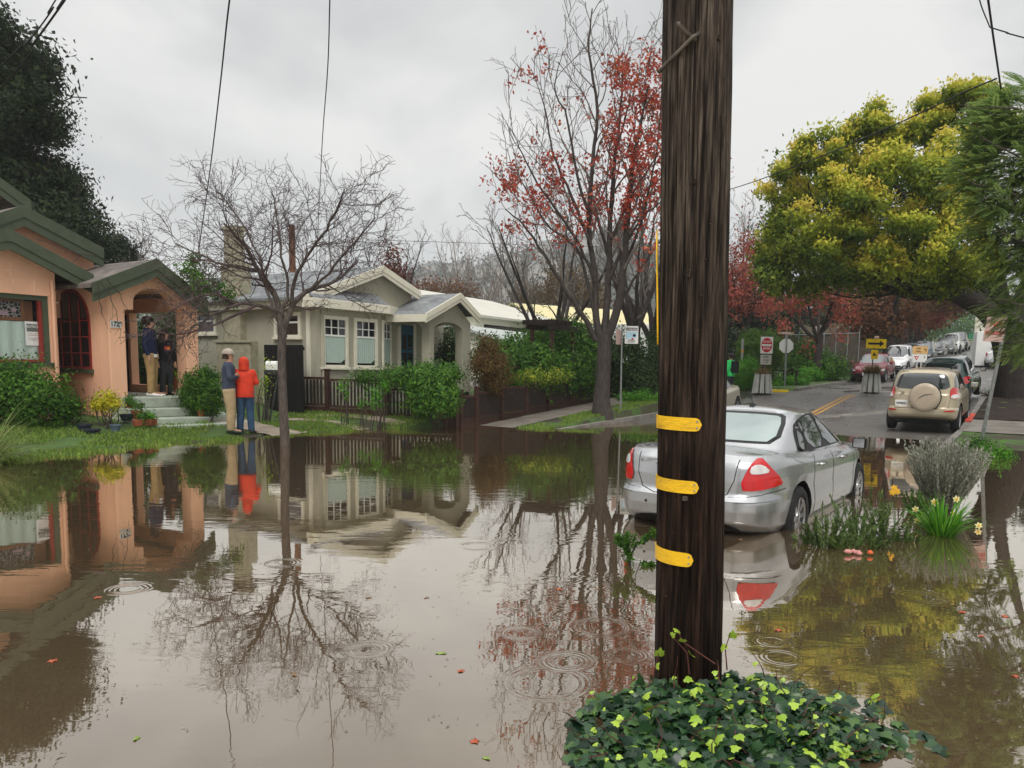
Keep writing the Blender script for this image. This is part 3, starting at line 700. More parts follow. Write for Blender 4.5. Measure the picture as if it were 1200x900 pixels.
# steps
b = B(); ym = (a1[0]+a2[0])/2+.05
def halfround(b, x0, ry, rx, yc, z0, z1, n=18):
    b.prism([(x0, yc-ry, z0)]+[(x0+rx*math.sin(math.pi*i/n)**.6, yc-ry*math.cos(math.pi*i/n), z0) for i in range(n+1)]+[(x0, yc+ry, z0)], (0, 0, z1-z0))
halfround(b, PX_-.0, .95, .45, ym, .52, .752); halfround(b, PX_-.0, 1.2, .85, ym+.05, .33, .518); halfround(b, PX_, 1.45, 1.3, ym+.1, .1, .328)
halfround(b, PX_, 1.6, 1.75, ym+.2, 0, .2)
b.build('entry_steps', M['steps'], H1, bevel=.02)

# ---- greige house
H2 = thing('bungalow', 'grey-green stucco bungalow with cream trim, bay window, blue door and arched porch', 'house', (-19, 16, .3))
BX, SY, QX = -16.7, 14.1, -15.6
c0 = yz(372, 400, BX)[0]; b1 = yz(446, 400, BX)[0]; b2 = yz(463, 400, BX-.35)[0]
ze = yz(372, 352, BX)[1]; zbay = ze
b = B(); b.prism([(BX, SY, -.1), (BX, b1, -.1), (BX-.5, b2, -.1), (BX-.5, b2+2.4, -.1), (-24.5, b2+2.4, -.1), (-24.5, SY, -.1)], (0, 0, ze+.1))
b.build('wall', M['greige'], H2)
def window(parent, P0, P1, z0, z1, out, grid=(3, 2), curtain=True, frame=.1, name='window', top=.36):
    """window standing on the wall line P0->P1 (xy), out = outward normal"""
    P0 = Vector((*P0, 0)); P1 = Vector((*P1, 0)); d = (P1-P0); Wd = d.length; d.normalize(); o_ = Vector((*out, 0)).normalized()
    def slab(b, a, c, za, zb, o0, o1):
        p = P0+d*a; q = P0+d*c
        b.prism([p+o_*o0+Vector((0, 0, za)), q+o_*o0+Vector((0, 0, za)), q+o_*o0+Vector((0, 0, zb)), p+o_*o0+Vector((0, 0, zb))], o_*(o1-o0))
    b = B(); f = frame
    slab(b, 0, f, z0, z1, 0, .06); slab(b, Wd-f, Wd, z0, z1, 0, .06); slab(b, f, Wd-f, z1-f, z1, 0, .06); slab(b, -.04, Wd+.04, z0-.07, z0, 0, .1); slab(b, f, Wd-f, z0, z0+f*.6, 0, .05)
    w_ = b.build(name, M['cream'], parent, bevel=.006, seg=1)
    zm = z1-f-(z1-z0-2*f)*top
    b = B(); slab(b, f, Wd-f, z0+f*.6, z1-f, .004, .012); b.build('pane', M['glass'], w_)
    b = B(); slab(b, f, Wd-f, zm-.03, zm+.02, .012, .04)
    for i in range(1, grid[0]): a = f+(Wd-2*f)*i/grid[0]; slab(b, a-.012, a+.012, zm, z1-f, .012, .035)
    for i in range(1, grid[1]): a = zm+(z1-f-zm)*i/grid[1]; slab(b, f, Wd-f, a-.012, a+.012, .012, .034)
    b.build('glazing_bar', M['white'], w_)
    if curtain:
        b = B(); n = 40; V = []
        for i in range(n+1):
            t = i/n; a = f+.02+(Wd-2*f-.04)*t; oo = .0205+.004*math.sin(i*1.3); zlow = z0+f+.02+(.0 if t < .8 else (t-.8)*.5)
            for zz in (zlow, (zlow+zm)/2, zm-.035): V.append(P0+d*a+o_*(oo)+Vector((0, 0, zz)))
        b.add(V, [(3*i+k, 3*i+k+1, 3*i+k+4, 3*i+k+3) for i in range(n) for k in range(2)])
        b.build('curtain', M['curtain'], w_)
    return w_
def wy(px): return yz(px, 400, BX)[0]
zw1, zw0 = yz(376, 369, BX)[1], yz(376, 430, BX)[1]
window(H2, (BX, wy(376.3)), (BX, wy(407)), zw0, zw1, (1, 0)); window(H2, (BX, wy(414)), (BX, wy(441.5)), zw0, zw1, (1, 0))
dd = Vector((BX-.5-BX, b2-b1)); dn = Vector((dd.y, -dd.x)).normalized(); A = Vector((BX, b1)); u_ = dd.normalized()
window(H2, A+u_*.1, A+u_*(dd.length-.12), zw0, zw1, dn, grid=(2, 2))
b = B()
for x_, y_ in ((BX+.0, c0+.02),): b.tube([(x_+.06, y_+.12, ze-.05), (x_+.06, y_+.12, .2)], .035, 8)
b.build('downpipe', M['greige'], H2)
# cream fascia round the eaves, pent roof above the bay
b = B(); zf0, zf1 = yz(372, 360, BX+.3)[1], yz(372, 349, BX+.3)[1]
b.prism([(BX+.3, SY-.3, zf0), (BX+.3, b1+.1, zf0), (BX-.3, b2+.25, zf0), (-24.8, b2+.25, zf0), (-24.8, SY-.3, zf0)], (0, 0, zf1-zf0))
b.build('eaves_fascia', M['cream'], H2, bevel=.01, seg=1)
gp = yz(443, 315, BX-.15); ge = yz(487, 345, BX-.15)
zr0 = zf1+.004
b = B(); b.prism([(BX+.28, SY-.28, zr0), (BX+.28, b1+.08, zr0), (BX-.2, b1+.08, zr0+.32), (BX-.2, SY-.28, zr0+.32)], (-.06, 0, 0)); 
b.build('pent_roof', M['slate'], H2)
lw_ = (SY-.3, zr0)
b = B(); b.prism([(BX-.22, SY-.1, zf1-.1), (BX-.22, gp[0], gp[1]-.05), (BX-.22, ge[0]-.1, ge[1]), (BX-.22, ge[0]-.1, zf1-.1)], (-.15, 0, 0)); b.build('gable_wall', M['greige'], H2)
gable(H2, BX+.05, -26, gp[0], gp[1], SY-.45, zr0-.05, ge[0], ge[1], M['cream'], M['slate'], fh=.2, th=.07)
# side wall items
def sx_(px, py=400): return xz(px, py, SY)
z1_, z0_ = sx_(340, 366)[1], sx_(340, 395)[1]
window(H2, (sx_(323)[0], SY), (sx_(354)[0], SY), z0_, z1_, (0, -1), grid=(1, 1), curtain=False)
z1_, z0_ = sx_(245, 366)[1], sx_(245, 391)[1]
window(H2, (sx_(232)[0], SY), (sx_(255)[0], SY), z0_, z1_, (0, -1), grid=(2, 1), curtain=False)
b = B(); b.bx(sx_(262)[0], sx_(302)[0], SY-.25, SY-.001, -.1, sx_(280, 400)[1]); b.bx(sx_(260)[0], sx_(304)[0], SY-.29, SY-.25, sx_(280, 402)[1], sx_(280, 399)[1])
b.bx(sx_(270)[0], sx_(292)[0], SY-.27, SY-.251, .6, sx_(280, 412)[1])
b.bx(sx_(268)[0], sx_(289)[0], SY-.2, SY+.2, -.1, sx_(280, 308)[1]); b.bx(sx_(271)[0], sx_(284)[0], SY-.15, SY+.15, 3, sx_(280, 270)[1]); b.bx(sx_(270)[0], sx_(285)[0], SY-.18, SY+.18, sx_(280, 270)[1], sx_(280, 270)[1]+.12)
b.build('chimney', mat('chimney_stucco', (.34, .315, .225), .85, bump=.2), H2, bevel=.02)
b = B(); b.bx(sx_(364)[0]-.12, sx_(364)[0], SY-.05, SY-.002, .1, ze-.1); b.build('corner_board', M['cream'], H2)
# arched porch of the greige house
yq0 = yz(503.5, 400, QX)[0]; yq1 = yz(551.5, 400, QX)[0]; zq = yz(503, 374, QX)[1]; zpk = yz(532, 350, QX)[1]
o0, o1 = yz(509, 400, QX)[0], yz(542, 400, QX)[0]; zsp = yz(510, 387, QX)[1]; zar = yz(525, 378, QX)[1]
arc = [((o0+o1)/2-(o1-o0)/2*math.cos(math.pi*i/14), zsp+(zar-zsp)*math.sin(math.pi*i/14)) for i in range(15)]
poly = [(yq0, -.1), (yq0, zq), ((yq0+yq1)/2+.08, zpk), (yq1, zq-.02), (yq1, -.1), (o1, -.1)]+arc[::-1]+[(o0, -.1)]
wallX(QX, poly, .3).build('porch_arch', M['greige'], H2, bevel=.015)
xi = QX-.3; xe = BX-.5
x_l = xz(463, 400, yq0)[0]; x_r = xz(494, 400, yq0)[0]; zs1 = xz(492, 386, yq0)[1]; za1 = xz(470, 376.5, yq0)[1]
arc = [(x_r+(xe-x_r)*.5*(1-math.cos(math.pi*i/14)), zs1+(za1-zs1)*math.sin(math.pi*i/14)) for i in range(15)]
poly = [(xi+.0, -.1), (xi, zq), (xe, zq)]+[(xe, zs1)]+arc[::-1]+[(x_r, -.1)]
B().prism([(x, yq0+.003, z) for x, z in poly], (0, .28, 0)).build('porch_side_arch', M['greige'], H2, bevel=.015)
B().prism([(x, yq1-.29, z) for x, z in poly], (0, .28, 0)).build('porch_side_arch', M['greige'], H2, bevel=.015)
B().bx(xe-.02, xi, yq0+.29, yq1-.3, zq-.05, zq).build('porch_ceiling', M['greige'], H2)
B().bx(xe, QX, yq0+.05, yq1-.05, .0, .75).build('porch_floor', M['concrete'], H2)
yd0, yd1 = yz(463, 400, xe)[0]+.05, yz(480, 400, xe)[0]+.12
dr = B().bx(xe, xe+.05, yd0+.15, yd1, .76, yz(470, 381, xe)[1]).build('door', M['blue_door'], H2)
b = B(); wd_ = (yd1-yd0-.15)
for i in range(2):
    for j in range(3): b.bx(xe+.05, xe+.056, yd0+.15+wd_*(.1+.45*i), yd0+.15+wd_*(.45+.45*i), .95+.55*j, 1.4+.55*j)
b.build('pane', M['glass'], dr)
b = B(); b.bx(xe, xe+.06, yd0+.03, yd0+.15, .76, yz(470, 379, xe)[1]); b.bx(xe, xe+.06, yd1, yd1+.12, .76, yz(470, 379, xe)[1]); b.build('door_frame', M['cream'], H2)
ypk = (yq0+yq1)/2+.08
gable(H2, QX+.3, BX-1.5, ypk, yz(532, 345, QX+.3)[1], yz(499, 370, QX+.3)[0], yz(499, 370, QX+.3)[1], yz(562, 371, QX+.3)[0], yz(562, 371, QX+.3)[1], M['cream'], M['slate'], fh=.2, th=.06)
B().bx(BX-.6, QX+.3, yz(499, 370, QX+.3)[0]-.02, yz(499, 370, QX+.3)[0]+.03, zq-.1, zq+.12).build('gutter', M['cream'], H2)

# black side gate panel
g0 = onY(310, 404, SY-.6); g1 = onY(355, 404, SY-.6)
gt = thing('side_gate', 'tall black boarded gate against the bungalow wall behind the bare tree', 'gate', (g0.x, SY-.6, G(g0.x, SY-.6)))
b = B(); x = g0.x
while x < g1.x: b.bx(x, min(x+.14, g1.x), SY-.62, SY-.59, .1, g0.z); x += .15
b.build('boards', M['black'], gt); B().bx(g0.x, g1.x, SY-.585, SY-.55, g0.z-.14, g0.z-.05).bx(g0.x, g1.x, SY-.585, SY-.55, .5, .6).build('rail', M['black'], gt)

# ---- picket fence, in two runs
def fence(name, label, pts, hs, post_h=.18, picket=True, first=True, cap=True):
    """pts: ground points of posts (x,y,z); hs: panel top height over the ground"""
    t = thing(name, label, 'fence', pts[0])
    for i, p in enumerate(pts):
        p = Vector(p); b = B(); b.bx(p.x-.055, p.x+.055, p.y-.055, p.y+.055, p.z-.4, p.z+hs[i]+post_h)
        if cap: b.bx(p.x-.08, p.x+.08, p.y-.08, p.y+.08, p.z+hs[i]+post_h, p.z+hs[i]+post_h+.04)
        b.build('post', M['fencepost'], t, bevel=.008, seg=1)
    for i in range(len(pts)-1):
        a, c = Vector(pts[i]), Vector(pts[i+1]); d = Vector((c.x-a.x, c.y-a.y, 0)); ln = d.length; d.normalize(); n_ = Vector((-d.y, d.x, 0)); ang = math.atan2(d.y, d.x)
        ht = hs[i]; zb = (a.z+c.z)/2; mid = (a+c)/2
        B().obx((mid.x, mid.y, zb+ht-.08), ln-.11, .06, .07, ang).build('rail', M['fencepost'], t)
        B().obx((mid.x, mid.y, zb+.17), ln-.11, .06, .06, ang).build('rail', M['fencepost'], t)
        B().obx((mid.x, mid.y, zb-.12), ln-.11, .03, .27, ang).build('kick_board', M['fencepost'], t)
        b = B(); k = .1
        wv = .05 if picket else .094
        while k < ln-.1:
            q = a+d*k; b.obx((q.x, q.y, zb+.225), wv, .02, ht-.31+rnd.uniform(-.004, .004), ang); k += .1 if picket else .1
        b.build('pickets', M['darkwood'], t)
    return t
def gp3(px, py_top, x, y): return None
# run along the driveway (towards the house), then along the pavement
FA = [(-17.35, 13.75), (-16.35, 14.15), (-14.75, 14.75), (-13.0, 15.5)]
FA = [(x, y, G(x, y)) for x, y in FA]
fence('picket_fence', 'dark brown open picket fence with capped posts beside the driveway', FA, [.95, .95, .9, .85])
FB = []
for px in (546, 558.5, 588, 617, 643, 669, 694):
    q = onX(px, 470, -13.0); FB.append((-13.0, q.y, G(-13.02, q.y)))
FB = [(-13.0, 15.68, G(-13, 15.68))]+FB[1:]
fence('board_fence', 'dark stained board fence stepping up along the pavement', FB, [.85, .88, .92, .95, .95, .95, .95], picket=False, cap=False)
# arbour
q0, q1 = FB[4], FB[5]
ar = thing('garden_arbour', 'small dark timber arbour standing over the board fence', 'arbour', (q0[0]-.3, q0[1], q0[2]))
for y in (q0[1]+.35, q1[1]+.3):
    for x in (-13.15, -13.9): B().bx(x-.05, x+.05, y-.05, y+.05, q0[2]-.1, 2.75).build('post', M['fencepost'], ar)
b = B()
for x in (-13.1, -13.95): b.bx(x-.03, x+.03, q0[1]+.1, q1[1]+.6, 2.755, 2.9)
for i in range(5): y = q0[1]+.2+.25*i; b.bx(-14.15, -12.95, y-.03, y+.03, 2.91, 3.05)
b.build('top', M['darkwood'], ar)
# ------------------------------------------------------------------ trees and plants
def tree(name, label, loc, trunk_lines, levels, mt, seed=1, group=None, cat='tree', tn=9, tips=True, merge_r=.02):
    """trunk_lines: list of (world pts, radii); first is the trunk. Returns (thing, tip lines)"""
    t = thing(name, label, cat, loc, group)
    lines = [smoothline(p, r_, 4, jit=.012 if i else .0, seed=seed+i) for i, (p, r_) in enumerate(trunk_lines)]
    b = B(); b.tube(lines[0][0], lines[0][1], 14, cap=False); b.build('trunk', mt[0], t, smooth=True)
    sb, last = subbranch(lines if len(lines) == 1 else lines[1:], levels, seed); alll = sb if len(lines) == 1 else [lines[0]]+sb
    if len(lines) > 1: lines_mesh('limbs', lines[1:], mt[0], t, n=9)
    lines_mesh('branches', alll[len(lines):], mt[1], t, n=5, nthin=3)
    return t, alll, last
def leaves_on(name, lines, per, spread, size, mt, parent, seed=1, cond=None, droop=.2, asp=.6, mix=.4):
    r = np.random.RandomState(seed); P = []; cv = []
    for pts, rad in lines:
        if cond is not None and not cond(pts[-1], r): continue
        k = r.poisson(per)
        if k == 0: continue
        t = r.rand(k)**.7*(len(pts)-1); i = np.minimum(t.astype(int), len(pts)-2); f = (t-i)[:, None]
        P.append(pts[i]*(1-f)+pts[i+1]*f+r.normal(size=(k, 3))*spread); cv.append(np.full(k, r.rand()))
    P = np.concatenate(P); cv = np.concatenate(cv); n = len(P)
    D = r.normal(size=(n, 3)); D[:, 2] -= droop
    return card_mesh(name, P, D, r.normal(size=(n, 3)), size*(.6+.7*r.rand(n)), size*asp*(.7+.5*r.rand(n)), cv*mix+r.rand(n)*(1-mix), mt, parent)
def AT(pts, cd, dd=None):
    return [atd(x, y, cd if dd is None else cd+dd[i]) for i, (x, y) in enumerate(pts)]

# bare street tree in the flooded verge
D0 = 14.6
tr = AT([(336, 548), (333, 500), (331, 450), (330, 415), (331, 385)], D0)
L1 = AT([(331, 388), (324, 350), (303, 318), (288, 290), (262, 262)], D0, [0, 0, -.3, -.6, -1])
L2 = AT([(332, 395), (341, 360), (360, 342), (392, 330), (420, 305)], D0, [0, 0, .3, .5, .7])
L3 = AT([(330, 366), (303, 358), (276, 358), (248, 370), (222, 388)], D0, [0, -.2, -.5, -.8, -1])
L4 = AT([(331, 370), (338, 335), (330, 300), (326, 262), (318, 225)], D0, [0, .2, .1, .5, .8])
L5 = AT([(341, 362), (348, 320), (370, 285), (392, 250), (402, 225)], D0, [0, -.3, -.6, -1, -1.3])
L6 = AT([(303, 318), (270, 312), (236, 300), (205, 285)], D0, [-.3, -.1, .2, .5])
L7 = AT([(362, 342), (385, 320), (415, 285), (440, 255)], D0, [.3, .1, -.1, -.3])
L8 = AT([(328, 380), (312, 340), (300, 290), (276, 250), (255, 225)], D0, [0, .7, 1.2, 1.6, 1.9])
t1, al, la = tree('street_tree', 'small bare street tree with dense purplish twigs standing in the flooded verge', (tr[0].x, tr[0].y, -.2),
    [(tr, [.098, .086, .078, .076, .085]), (L1, [.075, .055, .042, .032, .016]), (L2, [.072, .055, .042, .03, .016]), (L3, [.042, .034, .028, .022, .012]), (L4, [.034, .026, .021, .016, .01]),
     (L5, [.038, .03, .023, .017, .01]), (L6, [.03, .023, .017, .01]), (L7, [.03, .023, .017, .01]), (L8, [.034, .027, .02, .015, .01])],
    [dict(n=5.5, len=1.25, ang=.8, rad=.5, up=.06, wig=.22, min=.006, seg=6), dict(n=7, len=.7, ang=.75, rad=.6, up=.03, wig=.28, min=.0042, seg=5), dict(n=7.5, len=.32, ang=.8, rad=.7, up=.0, wig=.3, min=.0032, seg=3)],
    (M['bark_grey'], M['twig']), seed=4)
# hanging fine twigs at the lower left
wl = AT([(300, 358), (270, 372), (240, 385), (205, 392), (175, 385)], D0, [-.4, -.7, -1, -1.3, -1.5])
wl2 = AT([(276, 358), (250, 345), (222, 352), (190, 372), (168, 395)], D0, [-.4, -.9, -1.2, -1.4, -1.6])
al2, _ = subbranch([smoothline(wl, [.035, .028, .02, .014, .008], 4), smoothline(wl2, [.03, .024, .018, .012, .006], 4)], [dict(n=6, len=.7, ang=.7, rad=.5, up=-.02, wig=.3, min=.005, seg=5), dict(n=8, len=.35, ang=.8, rad=.6, up=-.02, wig=.3, min=.004, seg=4)], 9)
lines_mesh('drooping_twigs', al2, M['twig'], t1, n=4, nthin=3)

# oak at the far left
M['oak'] = leafmat('oak_leaves', [(.006, .012, .004), (.012, .024, .007), (.024, .04, .01), (.05, .068, .014)], trans=.15)
def lob(l, d, k=1.0):
    o = []
    for x, y, rx, ry, *dz in l:
        dd_ = d+(dz[0] if dz else 0); c = atd(x, y, dd_); s = dd_/F; o.append(((c.x, c.y, c.z), (rx*s*k, rx*s*k, ry*s*k)))
    return o
OD = 31
ok = thing('oak_tree', 'large dark green oak rising behind the peach bungalow', 'tree', (atd(-30, 400, OD).x, atd(-30, 400, OD).y, .5))
tp = [atd(-30, 440, OD), atd(-20, 340, OD), atd(0, 260, OD), atd(20, 180, OD)]
ls = [smoothline(tp, [.55, .5, .4, .2], 4)]; al, la = subbranch(ls, [dict(n=1.2, len=5, ang=.9, rad=.5, up=.1, wig=.2, min=.05, seg=6), dict(n=1.3, len=2.2, ang=.8, rad=.5, up=.05, wig=.3, min=.025, seg=4)], 3)
lines_mesh('trunk', ls, M['bark_dark'], ok, n=10); lines_mesh('branches', al[1:], M['bark_dark'], ok)
foliage('crown', sublobes(lob([(-28, 60, 56, 50), (18, 90, 42, 45, 1), (38, 135, 34, 38, -1), (0, 140, 60, 50), (20, 215, 50, 42), (62, 225, 40, 34, 1), (90, 268, 32, 38), (50, 285, 50, 40, -1), (-10, 250, 60, 60), (112, 295, 18, 22), (-60, 150, 80, 120)], OD, .86), 12, .45, 4),
    1500, 70, .27, .15, M['oak'], ok, seed=2, droop=.1, shell=.3)
foliage('inner_crown', lob([(-20, 60, 50, 42), (30, 90, 34, 36, 1), (0, 140, 50, 42), (20, 215, 42, 34), (65, 235, 30, 28, 1), (50, 285, 42, 32, -1), (-10, 250, 50, 50)], OD, .8), 300, 60, .5, .3, M['oak'], ok, seed=3, shell=.2)

# maple on the verge: bare top, red leaves in patches
M['mapleleaf'] = leafmat('red_maple_leaves', [(.2, .03, .025), (.4, .06, .04), (.5, .1, .06), (.55, .2, .08)], trans=.3)
MD = 22.5
base = atd(706, 486, MD)
tr = AT([(706, 492), (705, 470), (707, 440), (708, 415), (709, 392)], MD)
def ml(pts, d, r0): 
    n = len(pts); return (AT(pts, MD, [d*i/(n-1) for i in range(n)]), [r0*(1-.85*i/(n-1)) for i in range(n)])
limbs = [ml([(706, 400), (698, 370), (697, 320), (690, 270), (693, 210), (700, 130), (690, 60), (694, 10)], .4, .17),
         ml([(712, 395), (724, 360), (731, 310), (736, 250), (742, 190), (752, 140), (760, 100)], -.8, .2),
         ml([(709, 392), (712, 350), (714, 300), (716, 240), (722, 180), (728, 120), (730, 70)], .8, .17),
         ml([(700, 400), (684, 372), (667, 345), (650, 318), (632, 290), (612, 262), (592, 245)], -.6, .13),
         ml([(697, 330), (680, 290), (655, 250), (630, 215), (612, 180), (598, 150)], -1.2, .08),
         ml([(694, 290), (670, 230), (648, 180), (640, 130), (622, 80)], .9, .075),
         ml([(690, 250), (675, 200), (665, 140), (650, 100), (660, 60)], -.7, .07),
         ml([(714, 330), (730, 290), (750, 260), (770, 240), (790, 225)], -1.0, .08),
         ml([(716, 280), (740, 230), (765, 190), (785, 160)], .8, .075),
         ml([(731, 310), (748, 270), (762, 215), (772, 150), (776, 95)], -1.4, .07),
         ml([(724, 360), (748, 320), (768, 290), (792, 262)], -.9, .07),
         ml([(722, 180), (735, 130), (748, 90), (752, 50)], .5, .05),
         ml([(700, 380), (680, 300), (664, 280), (640, 262), (610, 210), (590, 190)], 1.2, .08)]
t2, al, la = tree('maple_tree', 'tall maple with a bare crown and patches of red leaves on the grass verge', (base.x, base.y, .2),
    [(tr, [.36, .25, .21, .21, .18])]+[(p_, [v*.68 for v in r_]) for p_, r_ in limbs],
    [dict(n=1.9, len=2.1, ang=.62, rad=.5, up=.12, wig=.14, min=.012, seg=6), dict(n=2.6, len=1.0, ang=.6, rad=.55, up=.08, wig=.18, min=.008, seg=5), dict(n=3.2, len=.5, ang=.6, rad=.6, up=.03, wig=.2, min=.006, seg=3)],
    (M['bark_mid'], M['twig_pale']), seed=8)
def mcond(p, r):
    x, y = proj(p)
    if y < 55: return r.rand() < .03
    a = 0.05
    if x > 712 and y < 350 and y > 62: a = .97
    if x > 700 and y > 235 and y < 350: a = .9
    if x < 712 and 175 < y < 295: a = .66
    if x < 640 and 195 < y < 260: a = .6
    if y < 180 and x < 700: a = .03
    return r.rand() < a
leaves_on('leaves', la, 12, .11, .13, M['mapleleaf'], t2, seed=3, cond=mcond)

def simple_tree(name, label, px, pyb, cd, h, spread, trunk_r, mts, seed, levels=None, forks=5, group=None, lean=0, fork_h=.35):
    r = np.random.RandomState(seed); p0 = atd(px, pyb, cd); z0 = G(p0.x, p0.y)-.1; p0 = V3((p0.x, p0.y, z0))
    tr = [p0, p0+V3((lean*.1, 0, h*fork_h*.5)), p0+V3((lean*.3, .05, h*fork_h))]
    L_ = [(tr, [trunk_r*1.2, trunk_r, trunk_r*.85])]
    for i in range(forks):
        a = 6.283*i/forks+r.rand(); e = spread*(.5+.6*r.rand()); top = h*(.75+.25*r.rand())
        s = tr[1]+(tr[2]-tr[1])*(.4+.6*r.rand()) if i else tr[2]
        q = [s, s+V3((math.cos(a)*e*.35, math.sin(a)*e*.35, (top-h*fork_h)*.3)), s+V3((math.cos(a)*e*.7, math.sin(a)*e*.7, (top-h*fork_h)*.65)), s+V3((math.cos(a)*e, math.sin(a)*e, top-h*fork_h))]
        L_.append((q, [trunk_r*.55, trunk_r*.4, trunk_r*.25, trunk_r*.08]))
    sc_l = spread/3
    levels = levels or [dict(n=1.5/sc_l, len=1.9*sc_l, ang=.7, rad=.5, up=.12, wig=.16, min=.014, seg=5), dict(n=2.2/sc_l, len=.95*sc_l, ang=.65, rad=.6, up=.08, wig=.2, min=.01, seg=4)]
    return tree(name, label, p0, L_, levels, mts, seed=seed, group=group)
lv3 = lambda s: [dict(n=1.6/s, len=2.0*s, ang=.65, rad=.5, up=.14, wig=.15, min=.015, seg=5), dict(n=2.4/s, len=1.0*s, ang=.6, rad=.6, up=.1, wig=.2, min=.012, seg=4), dict(n=2.6/s, len=.5*s, ang=.6, rad=.7, up=.05, wig=.2, min=.01, seg=3)]
simple_tree('bare_tree', 'leafless grey tree with many upright stems behind the hedge, left of the red maple', 648, 440, 34, 8.2, 3.2, .22, (M['bark_dark'], M['twig_pale']), 12, lv3(1.1), forks=7, fork_h=.22)
simple_tree('bare_tree', 'dark bare tree close behind the road sign and the red maple', 742, 440, 29, 9, 2.3, .24, (M['bark_dark'], M['twig_pale']), 15, lv3(1.0), forks=5, fork_h=.3)
simple_tree('bare_tree', 'dark bare tree half hidden by the big wooden pole, beside the white box truck', 764, 440, 33, 9, 2.5, .24, (M['bark_dark'], M['twig_pale']), 16, lv3(1.0), forks=5, fork_h=.3)
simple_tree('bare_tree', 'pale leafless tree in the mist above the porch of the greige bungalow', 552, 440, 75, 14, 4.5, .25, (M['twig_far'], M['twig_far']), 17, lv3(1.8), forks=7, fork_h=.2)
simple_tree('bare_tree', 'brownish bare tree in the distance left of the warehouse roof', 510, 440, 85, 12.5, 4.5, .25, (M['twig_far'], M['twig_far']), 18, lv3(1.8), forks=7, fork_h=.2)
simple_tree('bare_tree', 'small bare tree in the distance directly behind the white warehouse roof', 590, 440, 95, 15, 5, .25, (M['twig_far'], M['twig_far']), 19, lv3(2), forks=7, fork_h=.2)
simple_tree('bare_tree', 'thin bare tree beyond the chimney of the greige bungalow', 392, 440, 60, 11, 4, .2, (M['twig_far'], M['twig_far']), 20, lv3(1.6), forks=6, fork_h=.2)

def bush(name, label, lobes, ncl, per, cr, size, mt, seed, cat='shrub', group=None, stems=True, **k):
    c = lobes[0][0]; g = G(c[0], c[1]); t = thing(name, label, cat, (c[0], c[1], g), group)
    foliage('foliage', lobes, ncl, per, cr, size, mt, t, seed=seed, **k)
    if stems:
        r = np.random.RandomState(seed); ls = []
        for l in lobes:
            for j in range(4):
                q = V3(l[0])+r.normal(size=3)*V3(l[1])*.45; a = V3((l[0][0]+r.normal()*.08, l[0][1]+r.normal()*.08, G(l[0][0], l[0][1])-.05))
                ls.append((np.array([a, (a+q)/2+r.normal(size=3)*.05, q]), [.02, .014, .007]))
        lines_mesh('stems', ls, M['bark_grey'], t, n=5)
    return t
def LB(l):         # lobes from pixel centre, pixel radii and distance
    o = []
    for x, y, rx, ry, d in l:
        c = atd(x, y, d); s = d/F; o.append(((c.x, c.y, c.z), (rx*s, rx*s, ry*s)))
    return o
G1 = leafmat('mid_green_leaves', [(.015, .045, .008), (.035, .1, .012), (.075, .18, .02), (.13, .26, .03)])
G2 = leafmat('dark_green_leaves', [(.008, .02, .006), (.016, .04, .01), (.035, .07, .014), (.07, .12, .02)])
G3 = leafmat('lime_leaves', [(.06, .13, .01), (.13, .24, .015), (.25, .36, .02), (.45, .42, .03)])
G4 = leafmat('yellow_leaves', [(.2, .28, .015), (.4, .4, .02), (.6, .5, .03), (.7, .58, .05)])
G5 = leafmat('russet_leaves', [(.04, .025, .01), (.08, .045, .015), (.12, .07, .02), (.15, .11, .03)])
G6 = leafmat('ivy_dark', [(.008, .025, .014), (.013, .04, .02), (.02, .055, .025), (.035, .08, .03)], rough=.28, trans=.05, spec=.6)
G7 = leafmat('bright_green_leaves', [(.03, .1, .01), (.06, .2, .015), (.1, .3, .02), (.16, .38, .03)])
G8 = leafmat('grey_green_leaves', [(.14, .15, .11), (.24, .25, .19), (.36, .36, .29), (.48, .46, .38)])
bush('shrub', 'wide leafy green shrub under the big window of the peach bungalow', LB([(40, 470, 44, 34, 15.2), (5, 465, 35, 34, 15), (75, 478, 16, 22, 15.4), (30, 450, 25, 24, 15.4)]), 300, 46, .12, .075, G1, 31)
bush('shrub', 'small yellow leaved shrub beside the porch pillar and steps', LB([(122, 470, 12, 10, 15.6), (134, 474, 7, 8, 15.5), (115, 476, 6, 6, 15.6)]), 60, 22, .07, .06, G4, 32)
bush('hedge', 'clipped round green hedge to the right of the porch steps', LB([(237, 460, 20, 27, 17.6), (228, 466, 14, 20, 17.6), (248, 466, 10, 18, 17.4)]), 260, 44, .07, .06, G2.copy() if False else G1, 33, cat='hedge', shell=.8)
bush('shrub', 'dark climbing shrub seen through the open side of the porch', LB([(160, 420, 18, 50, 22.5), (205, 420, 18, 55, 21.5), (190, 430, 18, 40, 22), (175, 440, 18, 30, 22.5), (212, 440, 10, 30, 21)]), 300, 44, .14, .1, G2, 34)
bush('climber', 'untidy climbing plant with bright leaves on the corner of the green porch roof', LB([(240, 335, 16, 10, 17.6), (222, 322, 12, 8, 18), (262, 345, 12, 9, 17.9), (230, 308, 8, 12, 18.5)]), 60, 26, .1, .085, G1, 35, cat='climber', stems=False)
bush('shrub', 'thin twiggy shrub with few leaves beside the grey wall behind the two people', LB([(312, 442, 9, 24, 18.2), (308, 465, 6, 14, 18.2)]), 24, 14, .08, .05, G3, 36)
